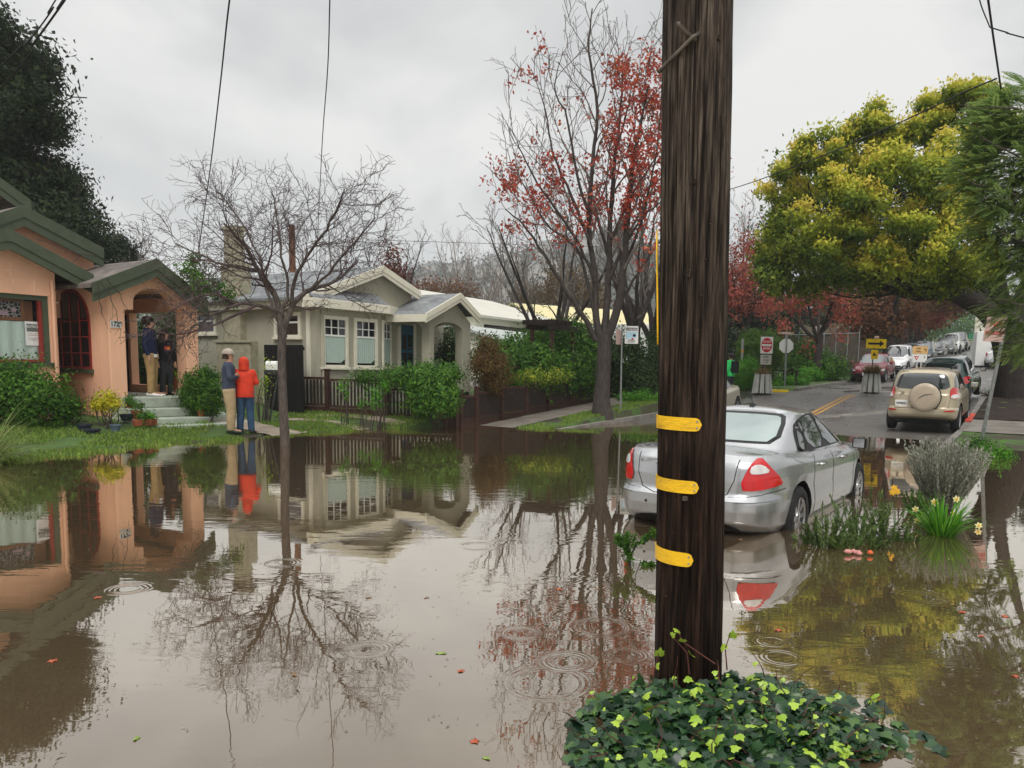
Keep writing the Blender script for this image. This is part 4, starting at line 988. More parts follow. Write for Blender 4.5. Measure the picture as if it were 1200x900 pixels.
# planting in front of the greige bungalow
bush('shrub', 'green shrub growing over the picket fence below the arched side porch', LB([(505, 452, 26, 17, 19.2), (490, 446, 20, 12, 19.8), (515, 470, 22, 17, 18.8), (496, 475, 13, 12, 18.8)]), 300, 40, .1, .085, G1, 37, stems=False)
bush('shrub', 'grey-green spreading shrub in front of the bay window and porch', LB([(450, 444, 34, 9, 20.2), (515, 440, 30, 13, 19.8), (480, 440, 22, 9, 20.2)]), 190, 36, .1, .07, G1, 38)
bush('climber', 'sparse bright green climber growing on the picket fence', LB([(403, 458, 6, 12, 18.9), (440, 470, 9, 14, 18.8), (425, 468, 4, 10, 18.7), (450, 455, 6, 7, 19)]), 40, 20, .07, .06, G7, 39, cat='climber')
bush('shrub', 'russet brown feathery shrub at the right hand corner of the porch', LB([(572, 430, 20, 34, 21.6), (582, 440, 14, 24, 21.2)]), 150, 60, .12, .06, G5, 40, stems=False)
bush('hedge', 'tall mixed green hedge behind the board fence', LB([(600, 436, 30, 32, 24.5), (575, 420, 18, 22, 25.5), (630, 438, 26, 34, 24), (610, 416, 26, 14, 26)]), 420, 52, .17, .11, G1, 41, cat='hedge')
bush('tree', 'broad bright green shrubby tree rising behind the garden arbour', LB([(655, 415, 38, 32, 26), (632, 405, 22, 20, 27), (680, 410, 22, 26, 26.5), (655, 440, 40, 24, 25.5)]), 420, 52, .2, .12, G1, 42, cat='tree')
bush('shrub', 'low yellow-green variegated shrub showing over the board fence', LB([(632, 442, 22, 7, 22.9), (655, 440, 14, 6, 23.2), (612, 446, 9, 4, 22.6)]), 70, 28, .1, .07, leafmat('variegated_leaves', [(.04, .09, .015), (.1, .18, .02), (.26, .32, .03), (.5, .45, .04)]), 43, stems=False)
bush('hedge', 'dark green hedge behind the road sign and the maple trunk', LB([(730, 435, 28, 42, 28), (750, 455, 16, 26, 27), (700, 430, 26, 40, 29), (775, 430, 20, 40, 31)]), 380, 52, .22, .12, G2, 44, cat='hedge')
bush('ground_cover', 'low bright green ground cover along the foot of the dark hedge', LB([(752, 466, 20, 6, 26), (735, 468, 16, 4, 26), (700, 458, 10, 5, 26)]), 80, 30, .1, .08, G7, 45, stems=False, cat='ground cover')
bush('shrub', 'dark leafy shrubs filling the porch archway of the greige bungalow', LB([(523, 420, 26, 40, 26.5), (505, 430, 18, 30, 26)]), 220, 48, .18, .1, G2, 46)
# mounds at the far left corner
bush('topiary', 'large clipped dome of green hedge behind the DO NOT ENTER sign', LB([(891, 415, 24, 25, 35.8), (882, 412, 16, 20, 35.4), (900, 413, 16, 21, 36)]), 1100, 50, .07, .065, leafmat('clipped_leaves', [(.02, .05, .008), (.05, .11, .012), (.09, .18, .02), (.14, .24, .03)]), 47, shell=.85, cat='topiary')
bush('shrub', 'rounded bright green shrub below the metal post', LB([(874, 440, 14, 19, 33), (866, 446, 9, 14, 33)]), 420, 44, .08, .065, G7, 48)
bush('ground_cover', 'strip of bright green weeds along the far kerb by the stop sign', LB([(925, 448, 22, 4, 36), (905, 452, 12, 3, 35), (950, 440, 16, 8, 40)]), 150, 30, .13, .12, G7, 49, stems=False, cat='ground cover')
bush('hedge', 'dense green hedge behind the fence beyond the red maple trunk', LB([(940, 425, 24, 24, 42), (975, 425, 12, 20, 45), (968, 432, 22, 12, 41)]), 320, 46, .25, .16, G1, 50, cat='hedge')
# background mass of dark evergreens along the far street, left side
DG = leafmat('evergreen_leaves', [(.006, .012, .006), (.012, .022, .009), (.025, .04, .015), (.05, .07, .02)])
for i, (lb, l) in enumerate([('dark evergreen shrubbery behind the clipped green dome', [(868, 400, 22, 45, 52), (900, 385, 30, 40, 55), (850, 410, 20, 40, 50)]),
        ('dark evergreens behind the brown building on the corner', [(950, 375, 40, 45, 70), (990, 370, 34, 45, 75)]),
        ('dark trees closing the far left side of the rising street', [(1030, 372, 34, 50, 85), (1065, 375, 24, 40, 100)]),
        ('dark evergreen mass behind the big leaning trunk', [(1215, 400, 22, 60, 60), (1240, 400, 50, 80, 55)]),
        ('green trees at the far end of the street over the crest', [(1105, 380, 36, 26, 170), (1135, 372, 34, 34, 180), (1080, 372, 30, 30, 150)])]):
    bush('tree_mass' if 0 else 'evergreen_tree', lb, LB(l), 260, 46, .5+.1*i, .34+.05*i, DG if i < 4 else G1, 60+i, cat='trees', stems=False)
# yellow-green tree over the street
YD = 27
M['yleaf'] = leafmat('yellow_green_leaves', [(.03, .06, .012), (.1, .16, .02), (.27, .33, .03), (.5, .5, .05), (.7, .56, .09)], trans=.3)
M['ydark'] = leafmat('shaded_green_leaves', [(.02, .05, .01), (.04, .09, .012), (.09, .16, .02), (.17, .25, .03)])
bp_ = atd(1193, 476, YD)
tr = AT([(1196, 500), (1190, 470), (1190, 430), (1184, 395), (1170, 372)], YD)
yl_ = [(AT([(1172, 376), (1150, 360), (1122, 345), (1090, 338), (1060, 330), (1030, 318)], YD, [0, -.3, -.6, -.9, -1.2, -1.5]), [.42, .36, .32, .26, .18, .08]),
       (AT([(1172, 376), (1148, 340), (1110, 290), (1070, 240), (1030, 200)], YD, [0, .5, .8, 1, 1.2]), [.34, .26, .2, .12, .05]),
       (AT([(1176, 380), (1165, 320), (1140, 250), (1110, 180)], YD, [0, -.5, -1, -1.6]), [.36, .28, .2, .06]),
       (AT([(1090, 338), (1050, 300), (1000, 270), (940, 240)], YD, [-.9, -.5, 0, .5]), [.2, .15, .1, .04]),
       (AT([(1120, 345), (1060, 345), (1000, 320), (940, 300)], YD, [-.6, .5, 1.2, 2]), [.18, .14, .1, .04]),
       (AT([(1182, 395), (1200, 340), (1230, 270), (1260, 200)], YD, [0, .5, 1, 1.5]), [.3, .22, .15, .06])]
t3, al, la = tree('street_tree', 'spreading yellow-green tree on a thick dark leaning trunk, arching over the street', (bp_.x, bp_.y, .3), [(tr, [.95, .72, .66, .62, .5])]+yl_,
    [dict(n=.7, len=2.6, ang=.8, rad=.45, up=.12, wig=.18, min=.03, seg=5), dict(n=1.0, len=1.3, ang=.7, rad=.5, up=.1, wig=.2, min=.015, seg=4)], (M['bark_dark'], M['bark_dark']), seed=23)
YL = [(912, 290, 26, 44, 1), (925, 215, 32, 36, 1), (960, 180, 30, 26, 0), (1000, 175, 36, 32, 1), (1045, 150, 36, 28, 0), (1090, 138, 34, 28, 1), (1130, 122, 32, 26, 0), (1160, 140, 30, 40, 1),
      (965, 240, 40, 44, -2), (1015, 235, 42, 44, -2.5), (1065, 215, 42, 46, -2.5), (1110, 210, 36, 50, -2), (1075, 285, 42, 36, -3), (1125, 280, 34, 38, -2.5), (1145, 310, 22, 22, -2), (1000, 290, 36, 26, -2.5)]
SL = sublobes([((c.x, c.y, c.z), (rx*.027, rx*.027, ry*.027)) for x, y, rx, ry, dz in YL for c in [atd(x, y, YD+dz)]], 11, .36, 5)
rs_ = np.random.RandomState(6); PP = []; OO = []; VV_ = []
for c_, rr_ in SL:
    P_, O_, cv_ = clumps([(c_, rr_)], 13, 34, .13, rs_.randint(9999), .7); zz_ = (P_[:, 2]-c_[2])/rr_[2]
    PP.append(P_); OO.append(O_); VV_.append(np.clip(.5+.3*np.clip(zz_, -1, 1)+(rs_.rand()-.5)*.35+cv_*.15+.2*(rs_.rand(len(P_))-.5), 0, 1))  # light from above put into leaf colour: bunch tops yellow, undersides dark
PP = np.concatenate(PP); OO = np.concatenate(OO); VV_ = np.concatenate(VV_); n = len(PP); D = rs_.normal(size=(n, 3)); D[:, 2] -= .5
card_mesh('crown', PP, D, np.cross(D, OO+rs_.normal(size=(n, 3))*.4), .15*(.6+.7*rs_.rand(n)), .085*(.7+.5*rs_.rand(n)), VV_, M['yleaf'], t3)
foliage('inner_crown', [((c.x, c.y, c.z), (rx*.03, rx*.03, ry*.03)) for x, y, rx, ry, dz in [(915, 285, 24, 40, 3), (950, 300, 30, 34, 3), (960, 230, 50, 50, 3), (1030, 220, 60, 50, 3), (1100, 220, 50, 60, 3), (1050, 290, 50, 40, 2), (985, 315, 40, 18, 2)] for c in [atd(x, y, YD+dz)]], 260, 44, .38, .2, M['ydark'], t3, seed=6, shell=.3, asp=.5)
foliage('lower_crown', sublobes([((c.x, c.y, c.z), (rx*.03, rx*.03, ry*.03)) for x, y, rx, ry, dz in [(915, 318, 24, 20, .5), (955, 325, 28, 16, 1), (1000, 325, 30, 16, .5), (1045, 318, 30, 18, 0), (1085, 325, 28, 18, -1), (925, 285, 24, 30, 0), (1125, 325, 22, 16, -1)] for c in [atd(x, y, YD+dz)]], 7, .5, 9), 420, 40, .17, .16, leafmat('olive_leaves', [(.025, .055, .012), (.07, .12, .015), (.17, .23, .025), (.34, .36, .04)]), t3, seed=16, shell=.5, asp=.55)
# feathery tree at the right edge
FD = 13.5
def frond_mesh(name, starts, dirs, ln, mt, parent, seed=1, nl=11, lw=.011, ll=.075, sub=5):
    """twice divided leaves: side stalks along a curved stem, each lined with fine leaflets"""
    r = np.random.RandomState(seed); P = []; D = []; W = []; V_ = []; n = len(starts)
    for i in range(n):
        d = dirs[i]/np.linalg.norm(dirs[i]); s = np.cross(d, (0, 0, 1.)); s /= max(np.linalg.norm(s), 1e-3); l = ln*(.7+.6*r.rand()); cv = r.rand(); p = starts[i].copy()
        for k in range(nl):
            t = k/nl; dd_ = d.copy(); dd_[2] -= t*.45; dd_ /= np.linalg.norm(dd_); p = p+dd_*l/nl; w_ = ll*math.sin(math.pi*(.12+.8*t))*2.2
            for sg in (-1, 1):
                sd_ = s*sg+dd_*.75; sd_[2] -= .1; sd_ /= np.linalg.norm(sd_)
                P.append(p+sd_*w_*.5); D.append(sd_); W.append(dd_+r.normal(size=3)*.2); V_.append((w_, cv*.6+.4*r.rand()))
    P, D, W = map(np.array, (P, D, W)); V_ = np.array(V_)
    return card_mesh(name, P, D, W, V_[:, 0], lw*2.8, V_[:, 1], mt, parent, fold=.1)
fp = atd(1290, 500, FD); t4 = thing('feathery_tree', 'feathery bright green tree hanging into the street from the right', 'tree', (fp.x, fp.y, 0))
tl = [(AT([(1290, 520), (1285, 400), (1275, 300), (1262, 200)], FD), [.2, .17, .13, .07])]
for q in ([(1275, 300), (1240, 240), (1200, 190), (1150, 160)], [(1280, 350), (1250, 320), (1210, 290), (1170, 270)], [(1265, 210), (1230, 160), (1195, 130), (1160, 125)], [(1285, 390), (1255, 370), (1220, 360), (1185, 355)], [(1282, 340), (1240, 300), (1190, 230), (1140, 215)]):
    tl.append((AT(q, FD, [0, -.2, -.4, -.6]), [.045, .03, .018, .008]))
ls = [smoothline(p, r_, 4, jit=.01) for p, r_ in tl]; al, la = subbranch(ls, [dict(n=2.2, len=1.0, ang=.7, rad=.4, up=-.02, wig=.2, min=.005, seg=5)], 5)
lines_mesh('trunk', ls[:1], M['bark_grey'], t4, n=10); lines_mesh('branches', al[1:], M['bark_grey'], t4)
M['feather'] = leafmat('feathery_leaves', [(.08, .14, .045), (.15, .23, .065), (.24, .34, .09), (.38, .46, .13)], trans=.5)
r = np.random.RandomState(8); st = []; di = []
LF = lob([(1168, 150, 34, 38), (1150, 205, 34, 32), (1185, 190, 44, 50), (1165, 265, 30, 40), (1192, 290, 34, 50), (1182, 365, 26, 20, .3), (1195, 130, 36, 34), (1162, 240, 20, 24, -.4), (1200, 400, 24, 24, .3), (1225, 250, 50, 130)], FD)
for c, rr_ in LF:
    k = int(44*rr_[0]*rr_[2]*19); d = r.normal(size=(k, 3)); d /= np.linalg.norm(d, axis=1, keepdims=True)
    st.append(V3(c)+d*V3(rr_)*(.25+.7*r.rand(k, 1))); e = d*.5+r.normal(size=(k, 3))*.3+np.array(-right0)*.75; e[:, 2] += .05; di.append(e)
frond_mesh('fronds', np.concatenate(st), np.concatenate(di), .36, M['feather'], t4, seed=3, nl=18, ll=.036, lw=.006)
# red and orange street maples on the far side
M['redleaf'] = leafmat('coral_red_leaves', [(.16, .035, .028), (.3, .065, .045), (.4, .11, .075), (.36, .19, .09)], trans=.35)
M['orleaf'] = leafmat('rust_orange_leaves', [(.05, .03, .018), (.12, .05, .025), (.19, .08, .035), (.14, .13, .035)], trans=.3)
def redtree(label, px, py, cd, h, sp, tr_, lobes, mt, seed, ncl=200, size=.2, cr=.32, per=30):
    t, al, la = simple_tree('maple_tree', label, px, py, cd, h, sp, tr_, (M['bark_dark'], M['bark_dark']), seed, forks=5, fork_h=.35)
    foliage('crown', LB([(x, y, a, b_, cd+d) for x, y, a, b_, d in lobes]), ncl, per, cr, size, mt, t, seed=seed, shell=.35); return t
redtree('coral red maple left of the yellow-green tree, its foot behind the clipped dome', 872, 400, 50, 8.5, 3.6, .2, [(870, 335, 22, 30, 0), (880, 300, 16, 22, 1), (860, 355, 16, 22, -1), (895, 345, 16, 20, 0), (845, 330, 16, 26, 0)], M['redleaf'], 71, 200, .22)
t5, al, la = simple_tree('bare_tree', 'nearly bare tree with a few pink leaves right of the wooden pole', 868, 400, 56, 13.5, 4.2, .2, (M['twig_pale'], M['twig_pale']), 72, lv3(1.5), forks=7, fork_h=.2)
leaves_on('leaves', la, .55, .1, .22, M['redleaf'], t5, seed=9)
redtree('forked maple with thin orange-red leaves in front of the brown corner building', 957, 446, 40, 7.2, 3.4, .2, [(935, 355, 26, 16, 0), (900, 362, 16, 14, 1), (965, 345, 28, 14, 0), (990, 365, 18, 22, -1), (915, 385, 10, 10, -1), (985, 395, 8, 8, -1), (948, 405, 7, 7, -1)], M['redleaf'], 73, 120, .16, .24, 20)
redtree('rust and green maple over the parked white car', 1040, 425, 52, 9.5, 4.5, .36, [(1010, 365, 30, 26, 0), (1045, 355, 34, 24, 1), (1030, 385, 30, 14, 0), (1070, 365, 20, 22, 2)], M['orleaf'], 74, 260, .24, .36, 30)
redtree('deep red maple farther up the street near the parked trucks', 1075, 415, 75, 9.5, 5, .36, [(1080, 365, 30, 20, 0), (1100, 355, 20, 18, 3), (1060, 372, 20, 16, 0)], leafmat('deep_red_leaves', [(.1, .015, .01), (.2, .03, .02), (.25, .06, .03), (.12, .12, .03)]), 75, 200, .34, .5, 30)
redtree('dark trunked maple with reddish leaves close beside the deep red one', 1058, 420, 62, 9, 4, .38, [(1062, 345, 26, 20, 0), (1090, 340, 20, 18, 1), (1120, 352, 22, 16, 1)], M['orleaf'], 76, 160, .3, .42, 30)
# coloured trees in the distance on the left
redtree('slim red-leaved tree rising behind the gable of the greige bungalow', 462, 430, 46, 9, 2.0, .14, [(463, 305, 11, 16, 0), (468, 325, 12, 16, 0), (455, 320, 8, 12, 0)], leafmat('dull_red_leaves', [(.06, .02, .015), (.13, .04, .03), (.2, .07, .05), (.14, .1, .06)]), 77, 45, .2, .3, 22)
redtree('orange-brown autumn trees above the porch roof of the greige bungalow', 520, 430, 70, 7, 3, .15, [(500, 341, 20, 9, 0), (525, 341, 20, 10, 2), (548, 345, 16, 10, 3), (485, 346, 12, 10, 0)], M['orleaf'], 78, 90, .26, .45, 22)
bush('tree', 'rounded olive green tree seen between the porch and the warehouse', LB([(660, 340, 30, 22, 90), (690, 350, 26, 18, 92), (620, 350, 20, 12, 95)]), 150, 40, .7, .4, G5, 79, cat='tree', stems=False)
simple_tree('bare_tree', 'wispy grey tree between the oak and the porch gable of the peach bungalow', 138, 420, 40, 8, 1.8, .12, (M['twig_far'], M['twig_far']), 80, lv3(.9), forks=6)
bush('tree', 'small dark green tree to the right of the oak', LB([(140, 292, 12, 14, 41), (152, 300, 8, 8, 41)]), 60, 40, .25, .2, DG, 81, cat='tree', stems=False)
# ------------------------------------------------------------------ vehicles
def paint(name, c, rough=.28, metal=.0): return mat(name, c, rough, metal=metal, var=.03, scale=3, coat=.8)
M['cglass'] = mat('car_glass', (.02, .026, .025), .03, var=.1, spec=1.0, coat=.6)
M['cglass2'] = mat('rear_glass', (.2, .27, .25), .03, var=.1, scale=2, spec=1.0, coat=1)
M['lampred'] = mat('red_lens', (.5, .008, .01), .08, coat=1); M['lampclear'] = mat('clear_lens', (.62, .6, .58), .1, coat=1)
M['blackplastic'] = mat('black_plastic', (.012, .012, .012), .4); M['seam'] = mat('panel_gap', (.01, .01, .01), .8)
M['chrome'] = mat('chrome', (.6, .6, .6), .12, metal=1.0); M['alloy'] = mat('alloy', (.5, .5, .5), .25, metal=.9, var=.05)
M['wheelwell'] = mat('wheel_well', (.008, .008, .008), .9)
def supere(w, yr, yf, nr, nf, Np=112):
    mid = (yr+yf)/2; Lh = (yf-yr)/2; o = []
    for k in range(Np):
        a = 2*math.pi*k/Np; c, s = math.cos(a), math.sin(a); n = nf if s > 0 else nr
        # even out: direction a on the superellipse
        q = (abs(c)**n+abs(s)**n)**(-1/n); o.append((w*c*q, mid+Lh*s*q))
    return o
def dens(w, yr, yf, nr, nf, Np=144):
    """outline resampled evenly by length"""
    P = np.array(supere(w, yr, yf, nr, nf, 720)); P = np.vstack([P, P[:1]]); d = np.concatenate([[0], np.cumsum(np.linalg.norm(np.diff(P, axis=0), axis=1))])
    t = np.linspace(0, d[-1], Np, endpoint=False); return np.stack([np.interp(t, d, P[:, 0]), np.interp(t, d, P[:, 1])], 1)
def shell(levels, zb, zt, w, L_, nr, nf, crown, prev=.0):
    rings = []; lv = np.array(levels); ts = []
    tt = np.unique(np.concatenate([np.linspace(0, 1, 19), lv[:, 0]]))
    for t in tt:
        ins, ro, fo = [np.interp(t, lv[:, 0], lv[:, i]) for i in (1, 2, 3)]
        P = dens(w-ins, ro, L_-fo, nr, nf); z0 = np.interp(P[:, 1], *zb); z1 = np.interp(P[:, 1], *zt)
        rings.append(np.column_stack([P, z0+(z1-z0)*t]))
    top = rings[-1]; y0, y1 = top[:, 1].min(), top[:, 1].max()
    for r_ in (.93, .82, .66, .48, .3, .14, .0):
        q = top.copy(); q[:, 0] *= max(r_, .0005); yc = np.clip(top[:, 1], y0+(1-r_)*.35, y1-(1-r_)*.35); q[:, 1] = top[:, 1]*(r_)+yc*(1-r_)
        zb_ = np.interp(q[:, 1], *zt) if not isinstance(crown, tuple) else top[:, 2]
        q[:, 2] = np.interp(q[:, 1], *zt)+(crown if not isinstance(crown, tuple) else crown[0])*(1-r_**2); rings.append(q)
    return rings
def chaikin(p, k=2, closed=True):
    for _ in range(k):
        o = []; n = len(p)
        for i in range(n if closed else n-1):
            a = Vector(p[i]); b = Vector(p[(i+1) % n]); o += [a*.75+b*.25, a*.25+b*.75]
        p = o
    return [tuple(q) for q in p]
class Car:
    def __init__(s, name, label, paintm, spec, group=None):
        s.t = thing(name, label, spec.get('cat', 'car'), (0, 0, 0), group); s.p = paintm; s.s = spec; s.L = spec['L']
        b = B(); b.loft([[tuple(v) for v in r_] for r_ in shell(spec['body'], spec['zb'], spec['zt'], spec['W']/2, spec['L'], spec.get('nr', 5), spec.get('nf', 4), spec.get('crown', .05))])
        body = b.build('body', [paintm, M['wheelwell']], s.t)
        if spec.get('cabin'):
            c = spec['cabin']; b = B(); b.loft([[tuple(v) for v in r_] for r_ in shell(c['lv'], ([0, 9], [c['z0']]*2), ([0, 9], [c['z1']]*2), c['w'], spec['L'], c.get('nr', 5), c.get('nf', 5), (c.get('crown', .05),))])
            cab = b.build('cabin', paintm, s.t)
        # wheel arches
        ax = spec['axles']; wr = spec['wr']; cut = B()
        for y in ax:
            for sg in (-1, 1): cut.tube([(sg*(spec['W']/2-.26), y, wr), (sg*(spec['W']/2+.2), y, wr)], wr*1.17, 40)
        co = cut.build('cut', M['wheelwell']); bm = body.modifiers.new('b', 'BOOLEAN'); bm.object = co; bm.operation = 'DIFFERENCE'; bm.solver = 'EXACT'
        applymods(body); bpy.data.objects.remove(co)
        me = body.data; W2 = spec['W']/2
        for f in me.polygons:
            c = f.center
            for y in ax:
                if math.hypot(c.y-y, c.z-wr) < wr*1.165 and abs(c.x) > W2-.3: f.material_index = 1
        if len(me.materials) < 2: me.materials.append(M['wheelwell'])
        autosmooth(body, 38); 
        if spec.get('cabin'): autosmooth(cab, 50)
        bb = bmesh.new(); bb.from_mesh(body.data)
        if spec.get('cabin'): bb.from_mesh(cab.data)
        s.bvh = BVHTree.FromBMesh(bb); bb.free(); s.body = body
        s.wheels()
    def hit(s, a, b_, axis):
        if axis in ('R', 'L'):
            sg = 1 if axis == 'R' else -1; o = Vector((sg*3, a, b_)); d = Vector((-sg, 0, 0))
        elif axis == 'rear': o = Vector((a, -2, b_)); d = Vector((0, 1, 0))
        elif axis == 'front': o = Vector((a, s.L+2, b_)); d = Vector((0, -1, 0))
        else: o = Vector((a, b_, 5)); d = Vector((0, 0, -1))
        h = s.bvh.ray_cast(o, d)
        return (h[0], h[1]) if h[0] is not None else (None, None)
    def decal(s, name, poly, axis, mt, off=.004, parent=None, smooth=2, step=.05, thick=.0):
        """a panel of the given outline laid on the bodywork"""
        if smooth: poly = chaikin(poly, smooth)
        # densify the edge
        P = []
        for i in range(len(poly)):
            a = Vector(poly[i]); b = Vector(poly[(i+1) % len(poly)]); k = max(1, int((b-a).length/step))
            P += [a.lerp(b, j/k) for j in range(k)]
        n = len(P); xs_ = [p[0] for p in P]; ys_ = [p[1] for p in P]; pts = list(P)
        gx = np.arange(min(xs_)+step*.6, max(xs_), step); gy = np.arange(min(ys_)+step*.6, max(ys_), step)
        poly2 = [(p[0], p[1]) for p in P]
        def inside(x, y):
            c = False; j = n-1
            for i in range(n):
                xi, yi = poly2[i]; xj, yj = poly2[j]
                if (yi > y) != (yj > y) and x < (xj-xi)*(y-yi)/(yj-yi)+xi: c = not c
                j = i
            return c
        for x in gx:
            for y in gy:
                if inside(x, y) and min((x-p[0])**2+(y-p[1])**2 for p in poly2) > (step*.35)**2: pts.append(Vector((x, y)))
        r_ = geometry.delaunay_2d_cdt([Vector((p[0], p[1])) for p in pts], [], [list(range(n))], 1, 1e-5)
        V = []; ok = []
        for p in r_[0]:
            h, nn = s.hit(p[0], p[1], axis); ok.append(h is not None); V.append(h+nn*off if h is not None else Vector((0, 0, 0)))
        Fc = [f for f in r_[2] if all(ok[i] for i in f)]
        # drop faces that jump across silhouettes
        Fc = [f for f in Fc if max((V[f[i]]-V[f[i-1]]).length for i in range(len(f))) < max(.3, step*5)]
        b = B(); b.add(V, Fc); o = b.build(name, mt, parent or s.t, smooth=True); return o
    def seam(s, pts, axis, wd=.008, off=.002, b=None):
        """thin gap line on the bodywork"""
        P = []
        for i in range(len(pts)-1):
            a = Vector(pts[i]); c = Vector(pts[i+1]); k = max(1, int((c-a).length/.03)); P += [a.lerp(c, j/k) for j in range(k)]
        P.append(Vector(pts[-1])); H = [s.hit(p[0], p[1], axis) for p in P]; H = [(h, n) for h, n in H if h is not None]
        b = B() if b is None else b; cur = []
        for h, n in H:
            if cur and (h-cur[-1]).length > .15:
                if len(cur) > 1: b.tube(cur, wd/2, 4)
                cur = []
            cur.append(h+n*(off-wd*.3))
        if len(cur) > 1: b.tube(cur, wd/2, 4)
        return b
    def wheels(s):
        sp = s.s; wr = sp['wr']; k0 = None
        for y in sp['axles']:
            for sg in (-1, 1):
                if k0 is None:
                    wd = sp.get('ww', .21); b = B()
                    prof = [(wr*.66, -wd/2), (wr*.9, -wd/2), (wr*.985, -wd*.38), (wr, -wd*.2), (wr, wd*.2), (wr*.985, wd*.38), (wr*.9, wd/2), (wr*.66, wd/2), (wr*.64, wd*.4), (wr*.64, -wd*.4)]
                    rings = [[(z, r_*math.cos(q*2*math.pi/36), r_*math.sin(q*2*math.pi/36)) for q in range(36)] for r_, z in prof]
                    b.loft(rings+[rings[0]], cap=False); k0 = b.build('wheel', M['rubber'], s.t, smooth=True)
                    rim = B(); rim.loft([[(x, r_*math.cos(q*2*math.pi/30), r_*math.sin(q*2*math.pi/30)) for q in range(30)] for r_, x in ((wr*.67, wd*.45), (wr*.64, wd*.47), (wr*.6, wd*.4), (wr*.6, -wd*.1), (.01, -wd*.1))], cap=False)
                    ns = sp.get('spokes', 7)
                    for q in range(ns):
                        a = 2*math.pi*q/ns; d = Vector((0, math.cos(a), math.sin(a))); n_ = Vector((0, -math.sin(a), math.cos(a)))
                        p0, p1 = d*wr*.1, d*wr*.63
                        rim.prism([Vector((wd*.36, 0, 0))+p0-n_*.03, Vector((wd*.44, 0, 0))+p1-n_*.018, Vector((wd*.44, 0, 0))+p1+n_*.018, Vector((wd*.36, 0, 0))+p0+n_*.03], (-.03, 0, 0))
                    rim.loft([[(x, r_*math.cos(q*2*math.pi/14), r_*math.sin(q*2*math.pi/14)) for q in range(14)] for r_, x in ((wr*.2, wd*.2), (wr*.17, wd*.42), (.01, wd*.44))])
                    rm = rim.build('rim', sp.get('rimm', M['alloy']), k0); cur = k0
                else:
                    cur = k0.copy(); COL.objects.link(cur); cur.parent = s.t; c2 = rm.copy(); COL.objects.link(c2); c2.parent = cur
                cur.location = (sg*(sp['W']/2-sp.get('ww', .21)/2-.012), y, wr); cur.rotation_euler = (0, 0, 0 if sg > 0 else math.pi)
    def box(s, name, c, sx, sy, sz, mt, parent=None, bevel=.01, rz=0):
        return B().obx(c, sx, sy, sz, rz).build(name, mt, parent or s.t, bevel=bevel)
    def mirrors(s, y, z, mt=None, w=.17):
        for sg in (-1, 1):
            x = s.s['W']/2+.02; b = B(); b.loft([[(sg*(x+w*(.5+.5*q)), y-.05+.1*k_*(1-.3*abs(q)), z+.07*j) for k_, j in ((0, -1), (1, -.8), (1.2, 0), (1, .8), (0, 1), (-.25, .8), (-.25, -.8))] for q in (-1, -.4, .4, 1)])
            o = b.build('wing_mirror', mt or s.p, s.t, smooth=False, bevel=.015)
            B().bx(min(sg*(x+.02), sg*(x+w-.02)), max(sg*(x+.02), sg*(x+w-.02)), y-.082, y-.078, z-.055, z+.055).build('mirror_glass', M['chrome'], o)
    def plate(s, axis, x, z, txt=None, mt=None):
        h, n = s.hit(x, z, axis); sg = -1 if axis == 'rear' else 1; y = h.y
        o = B().bx(x-.155, x+.155, min(y+sg*.012, y+sg*.03), max(y+sg*.012, y+sg*.03), z-.08, z+.08).build('number_plate', M['signwhite'], s.t, bevel=.004, seg=1)
        return o, y+sg*.031

# ---- silver saloon standing in the water
SP = dict(L=4.84, W=1.83, wr=.335, axles=(1.06, 3.79), nr=5.5, nf=3.6, crown=.035, spokes=8,
    zb=([0, .5, 1, 3.8, 4.4, 4.84], [.30, .22, .2, .2, .22, .26]),
    zt=([0, .25, .7, 1.2, 2.2, 3.2, 3.7, 4.2, 4.6, 4.84], [.985, 1.03, 1.04, 1.01, .965, .945, .93, .86, .76, .68]),
    body=[(0, .14, .22, .22), (.05, .07, .09, .12), (.14, .02, .02, .03), (.3, .0, .0, .0), (.44, .0, .005, .01), (.5, .004, .05, .02), (.54, .008, .07, .03), (.72, .004, .075, .06), (.86, .018, .095, .12), (.94, .045, .12, .2), (1, .085, .165, .3)],
    cabin=dict(z0=.86, z1=1.395, w=.80, nr=4.2, nf=4.5, crown=.055, lv=[(0, -.03, .55, 1.0), (.2, .005, .78, 1.17), (.45, .065, 1.06, 1.5), (.7, .13, 1.36, 1.82), (.88, .185, 1.6, 2.08), (.96, .215, 1.74, 2.2), (1, .25, 1.86, 2.34)]))
silver = paint('silver_paint', (.43, .435, .44), .25, metal=.75)
c = Car('saloon_car', 'silver saloon car parked wheel deep in the flood just beyond the big wooden pole', silver, SP); car1 = c
c.decal('rear_window', [(-.60, 1.085), (-.52, 1.34), (-.40, 1.385), (.40, 1.385), (.52, 1.34), (.60, 1.085), (.3, 1.085), (-.3, 1.085)], 'rear', M['blackplastic'], off=.004, smooth=1)
rw = c.decal('rear_glass', [(-.55, 1.1), (-.485, 1.325), (-.38, 1.36), (.38, 1.36), (.485, 1.325), (.55, 1.1), (.3, 1.1), (-.3, 1.1)], 'rear', M['cglass2'], off=.008, smooth=1, step=.035)
